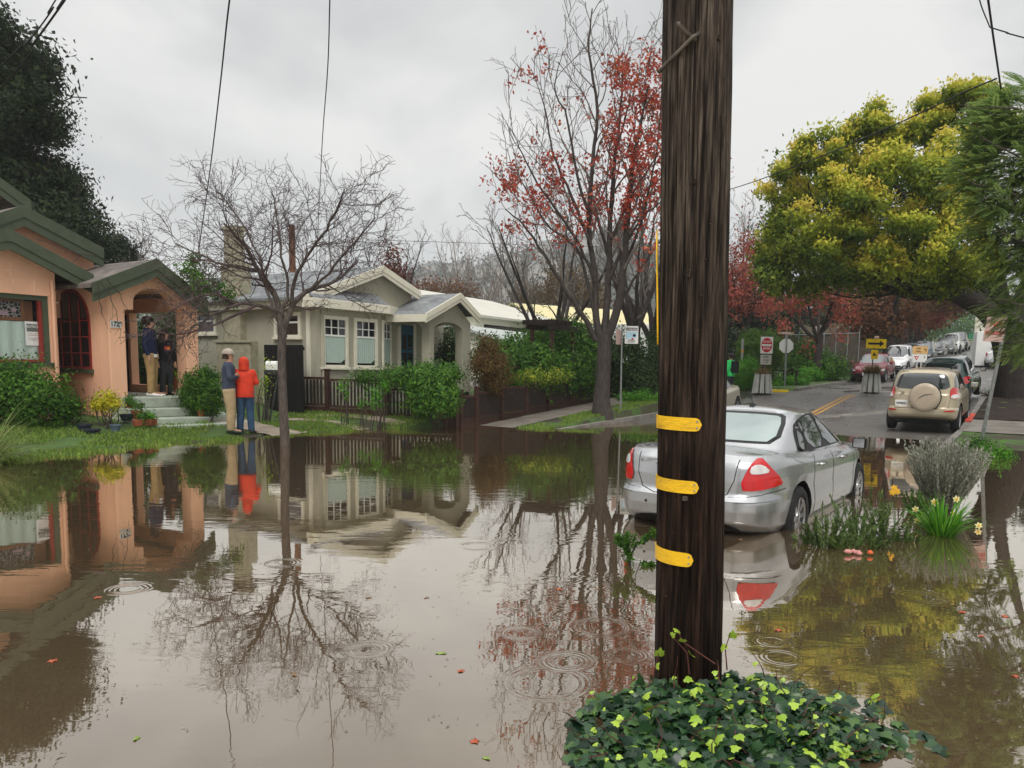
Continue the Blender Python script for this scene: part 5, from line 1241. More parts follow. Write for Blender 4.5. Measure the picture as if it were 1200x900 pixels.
for a, sg in (('R', 1), ('L', -1)):
    c.decal('window_surround', [(1.36, 1.0), (1.48, 1.17), (1.68, 1.295), (2.05, 1.375), (2.5, 1.37), (2.95, 1.22), (3.42, 1.0), (2.9, .985), (1.5, .985)], a, M['blackplastic'], off=.003, smooth=1)
    c.decal('window', [(1.43, 1.015), (1.53, 1.15), (1.63, 1.23), (1.68, 1.01)], a, M['cglass'], off=.008, smooth=1)
    c.decal('window', [(1.74, 1.012), (1.7, 1.26), (1.82, 1.315), (2.08, 1.352), (2.26, 1.352), (2.3, 1.0)], a, M['cglass'], off=.008, smooth=1)
    c.decal('window', [(2.38, 1.0), (2.34, 1.352), (2.52, 1.342), (2.9, 1.21), (3.22, 1.03), (3.2, 1.0)], a, M['cglass'], off=.008, smooth=1)
    b = c.seam([(2.34, .97), (2.31, .7), (2.34, .32)], a); c.seam([(1.6, .97), (1.52, .86), (1.5, .68), (1.56, .45), (1.58, .32)], a, b=b); c.seam([(3.34, .96), (3.4, .7), (3.3, .32)], a, b=b); c.seam([(1.5, .31), (3.3, .31)], a, b=b)
    c.seam([(.06, .64), (.35, .68), (.62, .7)], a, b=b); c.seam([(.3, 1.0), (.6, 1.12), (.9, 1.27)], a, b=b, wd=.004)
    b.build('panel_gap', M['seam'], c.t)
    for y in (1.78, 2.72):
        h, n = c.hit(y, .845, a); B().tube([h+Vector((sg*.004, -.09, 0)), h+Vector((sg*.035, -.06, 0)), h+Vector((sg*.037, .06, 0)), h+Vector((sg*.004, .09, 0))], [.012, .017, .017, .012], 8).build('door_handle', M['chrome'], c.t, smooth=True)
    s_ = sg
    c.decal('tail_light', [(s_*.56, .705), (s_*.72, .705), (s_*.845, .742), (s_*.855, .775), (s_*.83, .85), (s_*.77, .95), (s_*.70, 1.02), (s_*.655, 1.0)][::s_], 'rear', M['lampred'], off=.012, smooth=1, step=.03)
    c.decal('reversing_light', [(s_*.64, .87), (s_*.655, .95), (s_*.73, .955), (s_*.79, .885), (s_*.72, .865)][::s_], 'rear', M['lampclear'], off=.018, smooth=1, step=.03)
b = B(); c.seam([(-.54, 1.0), (-.52, .8), (-.46, .66), (-.3, .615), (.3, .615), (.46, .66), (.52, .8), (.54, 1.0)], 'rear', b=b, wd=.011); c.seam([(-.88, .6), (-.55, .595)], 'rear', b=b, wd=.006); c.seam([(.55, .595), (.88, .6)], 'rear', b=b, wd=.006)
b.build('boot_gap', M['seam'], c.t)
c.decal('bumper_valance', [(-.62, .29), (-.5, .37), (-.3, .4), (.3, .4), (.5, .37), (.62, .29)], 'rear', M['blackplastic'], off=.006, smooth=1)
pl, py_ = c.plate('rear', 0, .76); text('5HKT208', .085, mat('plate_blue', (.03, .04, .12), .5), pl, face((0, py_-.0015, .755), (1, 0, 0)), 'lettering', sx=.85, bold=.002)
c.box('chrome_strip', (0, .058, .9), .62, .022, .03, M['chrome'])
h, n = c.hit(-.38, .93, 'rear'); text('FUSION', .05, M['chrome'], c.body, face((-.38, h.y-.003, .93), (1, 0, 0)), 'badge', sx=1.5, bold=.002)
for x, z in ((-.36, .8), (.36, .8), (.02, .56)):
    h, n = c.hit(x, z, 'rear'); 
    if x: continue
for x, z in ((-.38, .52), (.36, .74)):
    h, n = c.hit(x, z, 'rear'); B().tube([h+Vector((0, .004, 0)), h+Vector((0, -.006, 0))], .014, 12).build('parking_sensor', M['seam'], c.t)
c.mirrors(3.12, .99, M['blackplastic'])
b = B(); h, n = c.hit(0, 2.0, 'top'); h = h+Vector((0, 0, 0)); b.obx((h.x, h.y, h.z-.01), .06, .12, .04, taper=.5); b.tube([(h.x, h.y, h.z+.02), (h.x, h.y-.1, h.z+.14)], .004, 5); b.build('roof_aerial', M['blackplastic'], c.t)
# seats seen through the glass are only suggested by the glass tint
q0, q1 = onZ(722, 602, 0), onZ(905, 624, 0)
dv = Vector((q1.x-q0.x, q1.y-q0.y)); ang = math.atan2(dv.y, dv.x); mid = (q0+q1)/2
print('saloon', q0, q1, dv.length, math.degrees(ang))
place(c.t, (-3.02, 7.05, -.25), R(-1.2))

# ---- gold off-roader with a covered spare wheel
SU = dict(L=4.4, W=1.815, wr=.36, axles=(.86, 3.42), nr=6, nf=4, crown=.03, spokes=5,
    zb=([0, .4, 4, 4.4], [.42, .32, .3, .36]), zt=([0, 1, 3.1, 3.4, 4.0, 4.4], [1.05, 1.05, 1.04, 1.02, .95, .84]),
    body=[(0, .12, .12, .2), (.06, .05, .03, .08), (.16, .015, .0, .02), (.34, .0, .0, .0), (.42, .0, .03, .01), (.47, .004, .1, .02), (.8, .008, .12, .08), (.93, .03, .13, .15), (1, .055, .15, .22)],
    cabin=dict(z0=.95, z1=1.62, w=.86, nr=5, nf=5, crown=.05, lv=[(0, .0, .13, .95), (.12, .01, .14, 1.05), (.5, .06, .2, 1.42), (.8, .12, .27, 1.72), (.93, .16, .33, 1.86), (1, .21, .42, 1.98)]))
gold = paint('champagne_paint', (.47, .4, .28), .3, metal=.35)
c = Car('off_road_car', 'champagne gold four wheel drive car with a covered spare wheel on its tailgate', gold, SU)
c.decal('rear_window', [(-.66, 1.17), (-.62, 1.36), (-.55, 1.54), (-.3, 1.565), (.3, 1.565), (.55, 1.54), (.62, 1.36), (.66, 1.17), (.3, 1.155), (-.3, 1.155)], 'rear', M['cglass'], off=.008, smooth=1)
for a, sg in (('R', 1), ('L', -1)):
    c.decal('window', [(.42, 1.16), (.5, 1.35), (.62, 1.5), (1.12, 1.53), (1.14, 1.13)], a, M['cglass'], off=.006, smooth=1)
    c.decal('window', [(1.22, 1.13), (1.2, 1.53), (2.0, 1.54), (2.0, 1.11)], a, M['cglass'], off=.006, smooth=1)
    c.decal('window', [(2.08, 1.11), (2.08, 1.54), (2.35, 1.52), (3.0, 1.13)], a, M['cglass'], off=.006, smooth=1)
    b = c.seam([(2.04, 1.08), (2.04, .4)], a); c.seam([(1.16, 1.1), (1.14, .9), (1.26, .7), (1.3, .42)], a, b=b); c.seam([(3.0, 1.05), (3.05, .42)], a, b=b); b.build('panel_gap', M['seam'], c.t)
    s_ = sg
    c.decal('tail_light', [(s_*.66, .93), (s_*.66, 1.2), (s_*.79, 1.2), (s_*.85, 1.1), (s_*.865, .98), (s_*.8, .9)][::s_], 'rear', M['lampred'], off=.012, smooth=1, step=.04)
    c.decal('reversing_light', [(s_*.68, .935), (s_*.69, 1.02), (s_*.86, 1.02), (s_*.86, .96), (s_*.78, .92)][::s_], 'rear', M['lampclear'], off=.018, smooth=1, step=.04)
    c.decal('reflector', [(s_*.58, .585), (s_*.58, .625), (s_*.8, .625), (s_*.8, .585)][::s_], 'rear', M['lampred'], off=.008, smooth=0, step=.04)
    B().tube([(sg*.6, .75, 1.68), (sg*.62, .85, 1.72), (sg*.62, 2.0, 1.72), (sg*.6, 2.15, 1.67)], .02, 8).build('roof_rail', M['blackplastic'], c.t, smooth=True)
    c.decal('wheel_arch_trim', [(1.31, .36), (1.3, .42), (1.33, .42)], a, M['blackplastic'], smooth=0)
b = B(); c.seam([(-.7, 1.1), (-.66, .7), (-.6, .665), (.6, .665), (.66, .7), (.7, 1.1)], 'rear', b=b, wd=.012); c.seam([(-.62, .655), (.62, .655)], 'rear', b=b, wd=.02); b.build('tailgate_gap', M['seam'], c.t)
b = B(); prof = [(.01, 0.0), (.25, .003), (.335, .02), (.372, .06), (.375, .2), (.35, .24), (.01, .24)]
b.loft([[(r_*math.cos(q*2*math.pi/48), z, r_*math.sin(q*2*math.pi/48)) for q in range(48)] for r_, z in prof])
sw = b.build('spare_wheel_cover', mat('cover_tan', (.42, .345, .26), .35, var=.05, coat=.5), c.t, smooth=True); sw.location = (.1, -.14, .95); autosmooth(sw, 50)
b = B(); b.loft([[(r_*math.cos(q*2*math.pi/48), z, r_*math.sin(q*2*math.pi/48)) for q in range(48)] for r_, z in ((.36, .14), (.388, .15), (.392, .22), (.36, .24))]); rg = b.build('spare_tyre', M['rubber'], c.t, smooth=True); rg.location = (.1, -.13, .95)
B().tube([(-.14, -.006, -.03), (-.03, -.012, .06), (.04, -.012, .085), (.19, -.008, .1)], [.006, .008, .007, .004], 6).build('printed_swoosh', M['blackplastic'], sw)
pl, py_ = c.plate('rear', -.47, .775); text('6KFB351', .085, M['seam'], pl, face((-.47, py_-.0015, .77), (1, 0, 0)), 'lettering', sx=.85, bold=.002)
B().lathe([(.01, 0), (.05, .0), (.05, .012), (.01, .012)], n=20).build('badge', M['chrome'], c.t).location = (-.47, .11, 1.07)
c.mirrors(2.98, 1.17, gold)
B().tube([(-.1, 1.3, 1.66), (-.1, 1.24, 1.86)], .004, 5).build('roof_aerial', M['blackplastic'], c.t)
B().obx((0, 1.2, .24), 1.3, 1.9, .16).build('underbody', M['seam'], c.t)
place(c.t, (-2.78, 22.1, G(-3, 24)-.08), 0, s=1.0, rx=R(2.2))
# ---- generic parked cars
def hatch_spec(L=4.5, W=1.78, H=1.48, hood=.98, wr=.32, boot=.35, cat='car', slope=1.0):
    return dict(L=L, W=W, wr=wr, axles=(.85, L-.92), nr=5, nf=3.6, crown=.04, cat=cat,
        zb=([0, .4, L-.4, L], [.32, .24, .22, .28]), zt=([0, .5, L-1.6, L-1.2, L-.4, L], [.98, 1.0, .95, .93, .82, .68]),
        body=[(0, .13, .15, .2), (.08, .05, .04, .08), (.3, .0, .0, .0), (.5, .0, .03, .01), (.85, .015, .08, .1), (.94, .04, .1, .18), (1, .08, .13, .28)],
        cabin=dict(z0=.86, z1=H-.05, w=.79, nr=5, nf=4.5, crown=.05, lv=[(0, -.02, boot, hood), (.25, .01, boot+.1, hood+.2), (.5, .07, boot+.22, hood+.5), (.8, .14, boot+.42, hood+.85), (1, .24, boot+.7, hood+1.15)]))
def front_kit(c, grille='low', lamps=M['lampclear']):
    L_, W_ = c.L, c.s['W']/2; H = c.s['cabin']['z1']; z0 = 1.0
    c.decal('windscreen', [(-.66, z0), (-.56, H-.06), (-.3, H-.02), (.3, H-.02), (.56, H-.06), (.66, z0), (0, z0-.02)], 'front', M['cglass'], off=.008, smooth=1, step=.08)
    c.decal('grille', [(-.62, .32), (-.5, .52), (.5, .52), (.62, .32)] if grille == 'low' else [(-.5, .55), (-.5, .74), (.5, .74), (.5, .55)], 'front', M['blackplastic'], off=.008, smooth=0, step=.06)
    for s_ in (-1, 1):
        c.decal('headlight', [(s_*(W_-.36), .60), (s_*(W_-.34), .68), (s_*(W_-.1), .74), (s_*(W_-.06), .66), (s_*(W_-.14), .60)][::s_], 'front', lamps, off=.01, smooth=1, step=.05)
    c.plate('front', 0, .48); c.mirrors(L_-1.5, 1.0)
def side_kit(c, y0=None, y1=None):
    H = c.s['cabin']['z1']; lv = c.s['cabin']['lv']; r0 = lv[0][2]; f0 = lv[0][3]; y0 = r0+.25; y1 = c.L-f0-.35; m_ = (y0+y1)/2; rt = lv[-1][2]; ft = c.L-lv[-1][3]
    for a in ('R', 'L'):
        c.decal('window', [(y0+.1, 1.03), (max(y0+.35, rt-.2), H-.1), (m_-.05, H-.05), (m_-.04, 1.0)], a, M['cglass'], off=.007, smooth=1, step=.08)
        c.decal('window', [(m_+.05, 1.0), (m_+.05, H-.05), (min(ft-.05, y1-.3), H-.08), (y1-.02, 1.02)], a, M['cglass'], off=.007, smooth=1, step=.08)
        b = c.seam([(m_, .97), (m_, .34)], a); c.seam([(y1-.1, .95), (y1-.05, .34)], a, b=b); b.build('panel_gap', M['seam'], c.t)
def rear_kit(c):
    W_ = c.s['W']/2; H = c.s['cabin']['z1']
    c.decal('rear_window', [(-.58, 1.06), (-.5, H-.06), (.5, H-.06), (.58, 1.06)], 'rear', M['cglass'], off=.008, smooth=1, step=.08)
    for s_ in (-1, 1): c.decal('tail_light', [(s_*(W_-.25), .72), (s_*(W_-.25), .95), (s_*(W_-.08), .98), (s_*(W_-.03), .75)][::s_], 'rear', M['lampred'], off=.01, smooth=1, step=.05)
    c.plate('rear', 0, .72); c.mirrors(c.L-1.55, 1.0)
def park(c, x, y, rz=0, dz=0, s=1.0):
    sl = math.atan2(roadz(y+2)-roadz(y-2), 4); place(c.t, (x, y, roadz(y)+dz), rz, s=s); c.t.rotation_mode = 'XYZ'
    if abs(rz) < 1: c.t.rotation_euler = (sl, 0, rz)
    else: c.t.rotation_euler = (-sl, 0, rz)
GRP = 'cars parked nose to tail up the left side of the street'
c = Car('hatchback_car', 'dark red hatchback at the front of the row parked up the left side', paint('dark_red_paint', (.16, .012, .025)), hatch_spec(L=4.4, H=1.46, boot=.1), GRP); front_kit(c); side_kit(c)
b = B(); c.decal('lower_grille', [(-.8, .3), (-.86, .5), (-.66, .42), (-.55, .3)], 'front', M['blackplastic'], off=.012, smooth=0, step=.06); c.decal('lower_grille', [(.8, .3), (.86, .5), (.66, .42), (.55, .3)], 'front', M['blackplastic'], off=.012, smooth=0, step=.06)
rp = onZ(1010, 449, 1.0); print('red', rp); park(c, -8.1, 47.1, math.pi)
c = Car('sport_utility_car', 'white sport utility car parked just behind the dark red hatchback', paint('white_paint_car', (.7, .7, .7)), hatch_spec(L=4.6, H=1.68, wr=.35, boot=.05), GRP); front_kit(c); side_kit(c); park(c, -8.1, 54.9, math.pi)
c = Car('estate_car', 'silver grey compact car parked between the white and the dark grey car', paint('grey_paint', (.22, .23, .24)), hatch_spec(L=4.5, H=1.62, wr=.34, boot=.1), GRP); front_kit(c); side_kit(c); park(c, -8.1, 60.4, math.pi)
c = Car('sport_utility_car', 'dark blue-grey sport utility car behind the silver compact car', paint('slate_paint', (.045, .06, .075)), hatch_spec(L=4.6, H=1.66, wr=.35, boot=.05), GRP); front_kit(c); side_kit(c); park(c, -8.1, 66, math.pi)
c = Car('saloon_car', 'black saloon car farther up the hill, right behind the orange sign', paint('black_paint_car', (.02, .02, .022)), hatch_spec(L=4.6, H=1.45, boot=.5), GRP); front_kit(c); side_kit(c); park(c, -8.1, 72.6, math.pi)
c = Car('saloon_car', 'dark green-grey car high on the hill in front of the white pickup', paint('green_grey_paint', (.035, .045, .042)), hatch_spec(L=4.8, H=1.5, boot=.5), GRP); front_kit(c, 'high'); side_kit(c); park(c, -8.1, 80.5, math.pi)
c = Car('pickup_truck', 'white pickup truck parked high on the hill under the red trees', paint('white_paint_truck', (.65, .65, .64)), hatch_spec(L=5.2, W=1.95, H=1.85, wr=.39, boot=1.7, cat='pickup truck'), GRP); front_kit(c, 'high'); side_kit(c); park(c, -8.15, 87, math.pi)
c = Car('pickup_truck', 'dark pickup truck last in the row near the crest of the hill', paint('dark_paint_truck', (.03, .03, .03)), hatch_spec(L=5.2, W=1.95, H=1.9, wr=.39, boot=1.7, cat='pickup truck'), GRP); front_kit(c, 'high'); side_kit(c); park(c, -8.15, 93.5, math.pi)
# dark green estate in front of the gold car
c = Car('estate_car', 'dark green estate car parked directly in front of the gold off-roader', paint('dark_green_paint', (.02, .05, .045)), hatch_spec(L=4.8, W=1.78, H=1.58, wr=.34, boot=.05)); side_kit(c); rear_kit(c)
park(c, -3.05, 28.8, R(-1))
# cars beyond the big trunk
c = Car('saloon_car', 'white car with a red tail light parked between the white container and the trunk', paint('white_paint_b', (.68, .68, .68)), hatch_spec(L=4.4, H=1.48, boot=.25)); side_kit(c); rear_kit(c)
q = onZ(1163, 441, 1.5); print('whitecar', q); 
pw = atd(1168, 441, 50); park(c, pw.x, pw.y, R(-6), dz=.1)
c = Car('van', 'white van partly cut off by the right edge of the picture behind the thick trunk', paint('white_paint_c', (.68, .68, .68)), hatch_spec(L=4.6, W=1.85, H=1.8, wr=.34, boot=.0, cat='van')); side_kit(c); rear_kit(c)
pw = atd(1203, 448, 38); park(c, pw.x+.2, pw.y, R(-4), dz=.05)
# beige saloon facing us beyond the pole
c = Car('saloon_car', 'beige saloon car facing the flood, mostly hidden behind the wooden pole', paint('beige_paint', (.36, .32, .24)), hatch_spec(L=4.7, H=1.42, boot=.6)); front_kit(c, 'high'); side_kit(c)
pb = atd(758, 488, 25.2); park(c, -9.55, pb.y+3.6, math.pi, dz=-.02); c.t.location = (pb.x+.86, pb.y+4.7, G(-9.5, pb.y+2)-.1)
# ---- white box truck on the cross street
tk = thing('box_truck', 'white box lorry parked on the side street behind the maple and the wooden pole', 'lorry', (0, 0, 0))
B().bx(-1.15, 1.15, 0, 5.2, 1.0, 3.6).build('cargo_box', M['white'], tk, bevel=.04)
B().bx(-1.0, 1.0, 5.3, 6.9, .6, 2.5).build('cab', M['white'], tk, bevel=.2); B().bx(-.4, .4, 0, 6.8, .5, .95).build('chassis', M['seam'], tk)
B().bx(-1.1, 1.1, -.02, .0, 1.1, 3.5).build('rear_door', M['white'], tk, bevel=.01); B().bx(-1.1, 1.1, -.1, .0, .5, .66).build('rear_bumper', M['steel_dark'], tk)
for y in (1.1, 5.9):
    for x in (-.95, .95): B().tube([(x-.13, y, .45), (x+.13, y, .45)], .45, 26).build('wheel', M['rubber'], tk, bevel=.03)
for x in (-1.0, 1.0): B().bx(x-.08, x+.08, -.12, -.1, .7, .85).build('tail_light', M['lampred'], tk)
pt = atd(757, 440, 42); place(tk, (pt.x, pt.y, G(pt.x, pt.y)), R(62), s=.82)
# ------------------------------------------------------------------ the big wooden pole
from mathutils import noise
PD = 3.8
pb0, pb1 = atd(806, 800, PD), atd(818, 0, PD); axis = (pb1-pb0).normalized(); PR = .167
pole = thing('utility_pole', 'tall dark weathered wooden pole with yellow bands standing in the ivy', 'pole', (pb0.x, pb0.y, 0))
na_, nz_ = 150, 420; V = []; z0, z1 = -.5, 9.0
ex = Vector((right0.x, right0.y, 0)); ey = Vector((-ex.y, ex.x, 0))
for j in range(nz_+1):
    z = z0+(z1-z0)*(j/nz_)**1.3; c = pb0+axis*((z-pb0.z)/axis.z); rr = PR*(1.02-.012*z)
    for i in range(na_):
        a = 2*math.pi*i/na_; g = noise.noise(Vector((math.cos(a)*9, math.sin(a)*9, z*.35))); g2 = noise.noise(Vector((math.cos(a)*24, math.sin(a)*24, z*.7+7))); g3 = noise.noise(Vector((math.cos(a)*3, math.sin(a)*3, z*3)))
        r_ = rr*(1+.012*g3)-.03*max(0, g-.1)-.022*max(0, g2-.05); V.append(c+(ex*math.cos(a)+ey*math.sin(a))*r_)
b = B(); b.add(V, [(j*na_+i, j*na_+(i+1) % na_, (j+1)*na_+(i+1) % na_, (j+1)*na_+i) for j in range(nz_) for i in range(na_)])
m, nt, bs = newmat('weathered_pole'); L = nt.links
geo = N(nt, 'ShaderNodeNewGeometry'); sp_ = N(nt, 'ShaderNodeSeparateXYZ'); L.new(geo.outputs['Position'], sp_.inputs[0])
mp = N(nt, 'ShaderNodeMapping'); mp.inputs['Scale'].default_value = (19, 19, 1.5); L.new(geo.outputs['Position'], mp.inputs[0])
n1 = N(nt, 'ShaderNodeTexNoise', i_Scale=2.2, i_Detail=9.0, i_Roughness=.68, i_Distortion=.3); L.new(mp.outputs[0], n1.inputs['Vector'])
dry = ramp(nt, [(.34, (.014, .01, .007)), (.43, (.036, .026, .019)), (.5, (.064, .048, .036)), (.57, (.095, .074, .055)), (.68, (.19, .15, .11))], n1.outputs[0])
wet = ramp(nt, [(.35, (.006, .003, .002)), (.46, (.015, .008, .005)), (.55, (.028, .014, .009)), (.68, (.06, .034, .022))], n1.outputs[0])
mr = N(nt, 'ShaderNodeMapRange'); mr.inputs[1].default_value = 1.7; mr.inputs[2].default_value = 3.0; n2 = N(nt, 'ShaderNodeTexNoise', i_Scale=1.5); L.new(geo.outputs['Position'], n2.inputs['Vector'])
ad = N(nt, 'ShaderNodeMath', operation='MULTIPLY_ADD'); L.new(n2.outputs[0], ad.inputs[0]); ad.inputs[1].default_value = 1.2; L.new(sp_.outputs[2], ad.inputs[2]); L.new(ad.outputs[0], mr.inputs[0])
mxx = N(nt, 'ShaderNodeMix', data_type='RGBA'); L.new(mr.outputs[0], mxx.inputs[0]); L.new(wet.outputs[0], mxx.inputs[6]); L.new(dry.outputs[0], mxx.inputs[7]); mpc = N(nt, 'ShaderNodeMapping'); mpc.inputs['Scale'].default_value = (60, 60, 1.1); L.new(geo.outputs['Position'], mpc.inputs[0])
nc = N(nt, 'ShaderNodeTexNoise', i_Scale=1.0, i_Detail=3.0, i_Distortion=.6); L.new(mpc.outputs[0], nc.inputs['Vector']); rc = ramp(nt, [(.38, (.2, .17, .16)), (.46, (.8, .8, .8)), (.62, (1, 1, 1)), (.7, (1.35, 1.3, 1.25))], nc.outputs[0])
mcr = N(nt, 'ShaderNodeMix', data_type='RGBA', blend_type='MULTIPLY'); mcr.inputs[0].default_value = 1; L.new(mxx.outputs[2], mcr.inputs[6]); L.new(rc.outputs[0], mcr.inputs[7]); L.new(mcr.outputs[2], bs.inputs['Base Color']); bs.inputs['Specular IOR Level'].default_value = .12
bpn = N(nt, 'ShaderNodeBump', i_Strength=1.0, i_Distance=.02); L.new(nc.outputs[0], bpn.inputs['Height']); L.new(bpn.outputs[0], bs.inputs['Normal']); bs.inputs['Roughness'].default_value = .62
shaft = b.build('shaft', m, pole, smooth=True)
def poleang(px, py):       # angle round the pole and height of what is seen at this pixel
    q = atd(px, py, PD); c = pb0+axis*((q.z-pb0.z)/axis.z); s = (q-c).dot(ex)/PR; s = max(-1, min(1, s)); return math.asin(s), q.z
view = -math.pi/2           # facing the camera is -ey
def polept(t, z, r_=PR+.006): # t: 0 facing the camera, + to the right
    c = pb0+axis*((z-pb0.z)/axis.z); a = -math.pi/2+t; return c+(ex*math.cos(a)+ey*math.sin(a))*r_
m = mat('yellow_band', (.82, .47, .01), .4, c2=(.5, .28, .02), scale=9, lo=.5, hi=.72, bump=.35, bscale=30, stretch=(1, 1, 2.5), coat=.25)
m.node_tree.nodes['Color Ramp'].color_ramp.elements[0].color = (.84, .49, .012, 1)
for px, py, h in ((815, 495, 15), (812, 565.5, 14.5), (806, 647, 16)):
    t1_, zc_ = poleang(px, py); _, zl = poleang(775, py-1.5); hh = h/237/2; n = 40; V = []; t0_ = -R(140)
    for i in range(n+1):
        u = i/n; t = t0_+(t1_-t0_)*u; e = (t1_-t)*PR; hz = hh*(1 if e > hh else math.sqrt(max(0, 1-(1-e/hh)**2))); zz = zc_+(zl-zc_)*min(1, (t1_-t)/1.4)
        V += [polept(t, zz-hz, PR+.008), polept(t, zz+hz, PR+.008), polept(t, zz+hz, PR+.0), polept(t, zz-hz, PR+.0)]
    b = B(); b.add(V, [(4*i+k, 4*i+(k+1) % 4, 4*i+4+(k+1) % 4, 4*i+4+k) for i in range(n) for k in range(4)]+[(0, 1, 2, 3), (4*n, 4*n+1, 4*n+2, 4*n+3)])
    bd = b.build('yellow_band', m, pole, smooth=False)
    for dz_ in (-.6, .6):
        q = polept(t1_-.13, zc_+dz_*hh*.8, PR+.008); o_ = (q-(pb0+axis*((q.z-pb0.z)/axis.z))).normalized()
        B().tube([q, q+o_*.004], .005, 10).build('nail', M['metal'], bd)
M['boltrust'] = mat('old_bolt', (.09, .075, .06), .5, metal=.5, var=.4)
q, z_ = poleang(797, 578); q = polept(q, z_, PR-.005); o_ = -ey; B().obx((q.x, q.y, q.z-.012), .03, .02, .025, TH).build('bolt', M['boltrust'], pole, bevel=.004)
t_, z_ = poleang(812, 57); p1_ = polept(t_, z_, PR+.0); t_, z2 = poleang(778, 90); p2_ = polept(t_, z2, PR+.03); t_, z3 = poleang(795, 50); p3_ = polept(t_, z3, PR+.05)
B().tube([p1_, p1_-ey*.04+(p2_-p1_)*.2, p2_, p2_+(p2_-p1_).normalized()*.01], .0095, 10).build('step_bolt', M['boltrust'], pole, smooth=True)
t_, z4 = poleang(808, 66); B().tube([polept(t_, z4, PR+.01), p3_, p3_+Vector((0, 0, .012))], .012, 10).build('hook', M['boltrust'], pole, smooth=True)
for px, py, rr_ in ((800, 325, .017), (806, 222, .012), (835, 60, .01), (779, 530, .01), (830, 420, .012), (796, 600, .008)):
    t_, z_ = poleang(px, py); q = polept(t_, z_, PR-.004); o_ = (q-(pb0+axis*((q.z-pb0.z)/axis.z))).normalized(); a0 = o_.orthogonal().normalized(); b0 = o_.cross(a0); bb_ = B(); rings = [[q+o_*hh_+(a0*math.cos(k*.449)+b0*math.sin(k*.449)*1.0)*rr_*r2 for k in range(14)] for r2, hh_ in ((1.3, .001), (1.0, .004), (.6, .001), (.05, .002))]; bb_.loft(rings); bb_.build('knot', shaft.data.materials[0], pole, smooth=True)
for i in range(16):
    t_ = -.9+1.7*((i*37) % 16)/16; z_ = .5+2.6*((i*53) % 16)/16; q = polept(t_, z_, PR-.006); o_ = (q-(pb0+axis*((q.z-pb0.z)/axis.z))).normalized(); B().tube([q, q+o_*.012], .0025, 6).build('nail', M['boltrust'], pole)
yv = [polept(*poleang(773, y), PR+.01)+(-ex)*.004-Vector((0, 0, 0)) for y in (270, 300, 340, 380, 404)]
B().tube(yv, .0045, 6).build('cable_guard', m, pole, smooth=True)
# ivy ----------------------------------------------------------------------
def ivy(name, P, D, Nn, size, val, mt):
    out = np.array([(0, -.4), (.30, -.5), (.5, -.26), (.38, -.06), (.42, .16), (.2, .26), (0, .62), (-.2, .26), (-.42, .16), (-.38, -.06), (-.5, -.26), (-.30, -.5)])
    n = len(P); D = D/np.linalg.norm(D, axis=1, keepdims=True); W = np.cross(D, Nn); W /= np.maximum(np.linalg.norm(W, axis=1, keepdims=True), 1e-5); Nn = np.cross(W, D)
    k = len(out); V = P[:, None, :]+size[:, None, None]*(out[None, :, :1]*W[:, None, :]+out[None, :, 1:]*D[:, None, :]+(-(out[None, :, :1]**2)*.55-.25*out[None, :, 1:]**2)*Nn[:, None, :])
    C = P[:, None, :]; V = np.concatenate([C, V], 1).reshape(-1, 3); i = np.arange(n)*(k+1)
    Fc = np.stack([np.stack([i, i+1+q, i+1+(q+1) % k], 1) for q in range(k)], 1).reshape(-1, 3)
    me = bpy.data.meshes.new(name); me.from_pydata(V.tolist(), [], Fc.tolist()); at = me.attributes.new('rnd', 'FLOAT', 'FACE'); at.data.foreach_set('value', np.repeat(val, k).astype(np.float32))
    me.polygons.foreach_set('use_smooth', [True]*len(me.polygons)); return link(name, me, mt)
r = np.random.RandomState(4)
ic = onZ(862, 842, 0); a_ = onZ(655, 862, 0); b__ = onZ(1072, 838, 0); c_ = onZ(880, 775, 0)
axx = (b__-a_); hw = axx.length/2; axx.normalize(); ayy = Vector((-axx.y, axx.x, 0)); cen = (a_+b__)/2
def ivyh(u, v): return .115*np.exp(-((u+.12)/.5)**2-((v+.1)/.55)**2)
U = r.normal(size=5200)*.5; Vv = r.normal(size=5200)*.38-.22
ok_ = (np.abs(U/(hw*1.0))**2.2+np.abs((Vv+.2)/.72)**2 < 1) & ~((U > .45) & (r.rand(5200) < .72)) & ~(U > .78) & ~((U > .25) & (Vv < -.4))
U, Vv = U[ok_], Vv[ok_]; n = len(U); P = np.array(cen)[None]+U[:, None]*np.array(axx)[None]+Vv[:, None]*np.array(ayy)[None]; H_ = ivyh(U, Vv)
P[:, 2] = .004+H_*(.2+.9*r.rand(n)+.35*np.sin(P[:, 0]*17+1)*np.sin(P[:, 1]*14))+.012*r.rand(n)
dd_ = np.stack([P[:, 0]-pb0.x, P[:, 1]-pb0.y], 1); ok_ = np.linalg.norm(dd_, axis=1) > PR+.02; P, U, Vv, H_ = P[ok_], U[ok_], Vv[ok_], H_[ok_]; n = len(P)
top = P[:, 2] > .004+H_*.6; val = .05+.62*r.rand(n); lime = (r.rand(n) < .07) & top; val[lime] = .86+.14*r.rand(lime.sum()); P[lime, 2] += .02+.05*r.rand(lime.sum())
Nn = r.normal(size=(n, 3))*.4+np.array([-.1, -.35, 1]); D = r.normal(size=(n, 3)); D[:, 2] = D[:, 2]*.3-.15; size = .058*(.5+.95*r.rand(n)); size[lime] = .034*(.5+1.2*r.rand(lime.sum())**1.4)
M['ivy'] = leafmat('ivy_leaves', [(.006, .02, .01), (.011, .034, .015), (.02, .056, .022), (.035, .085, .028), (.08, .15, .035), (.2, .34, .03), (.38, .52, .06)], rough=.25, trans=.08, spec=.32)
o = ivy('ivy', P, D, Nn, size, val, M['ivy']); setp(o, 'dark ivy with scattered lime green young leaves growing round the foot of the big pole', 'ivy', kind='stuff')
b = B()
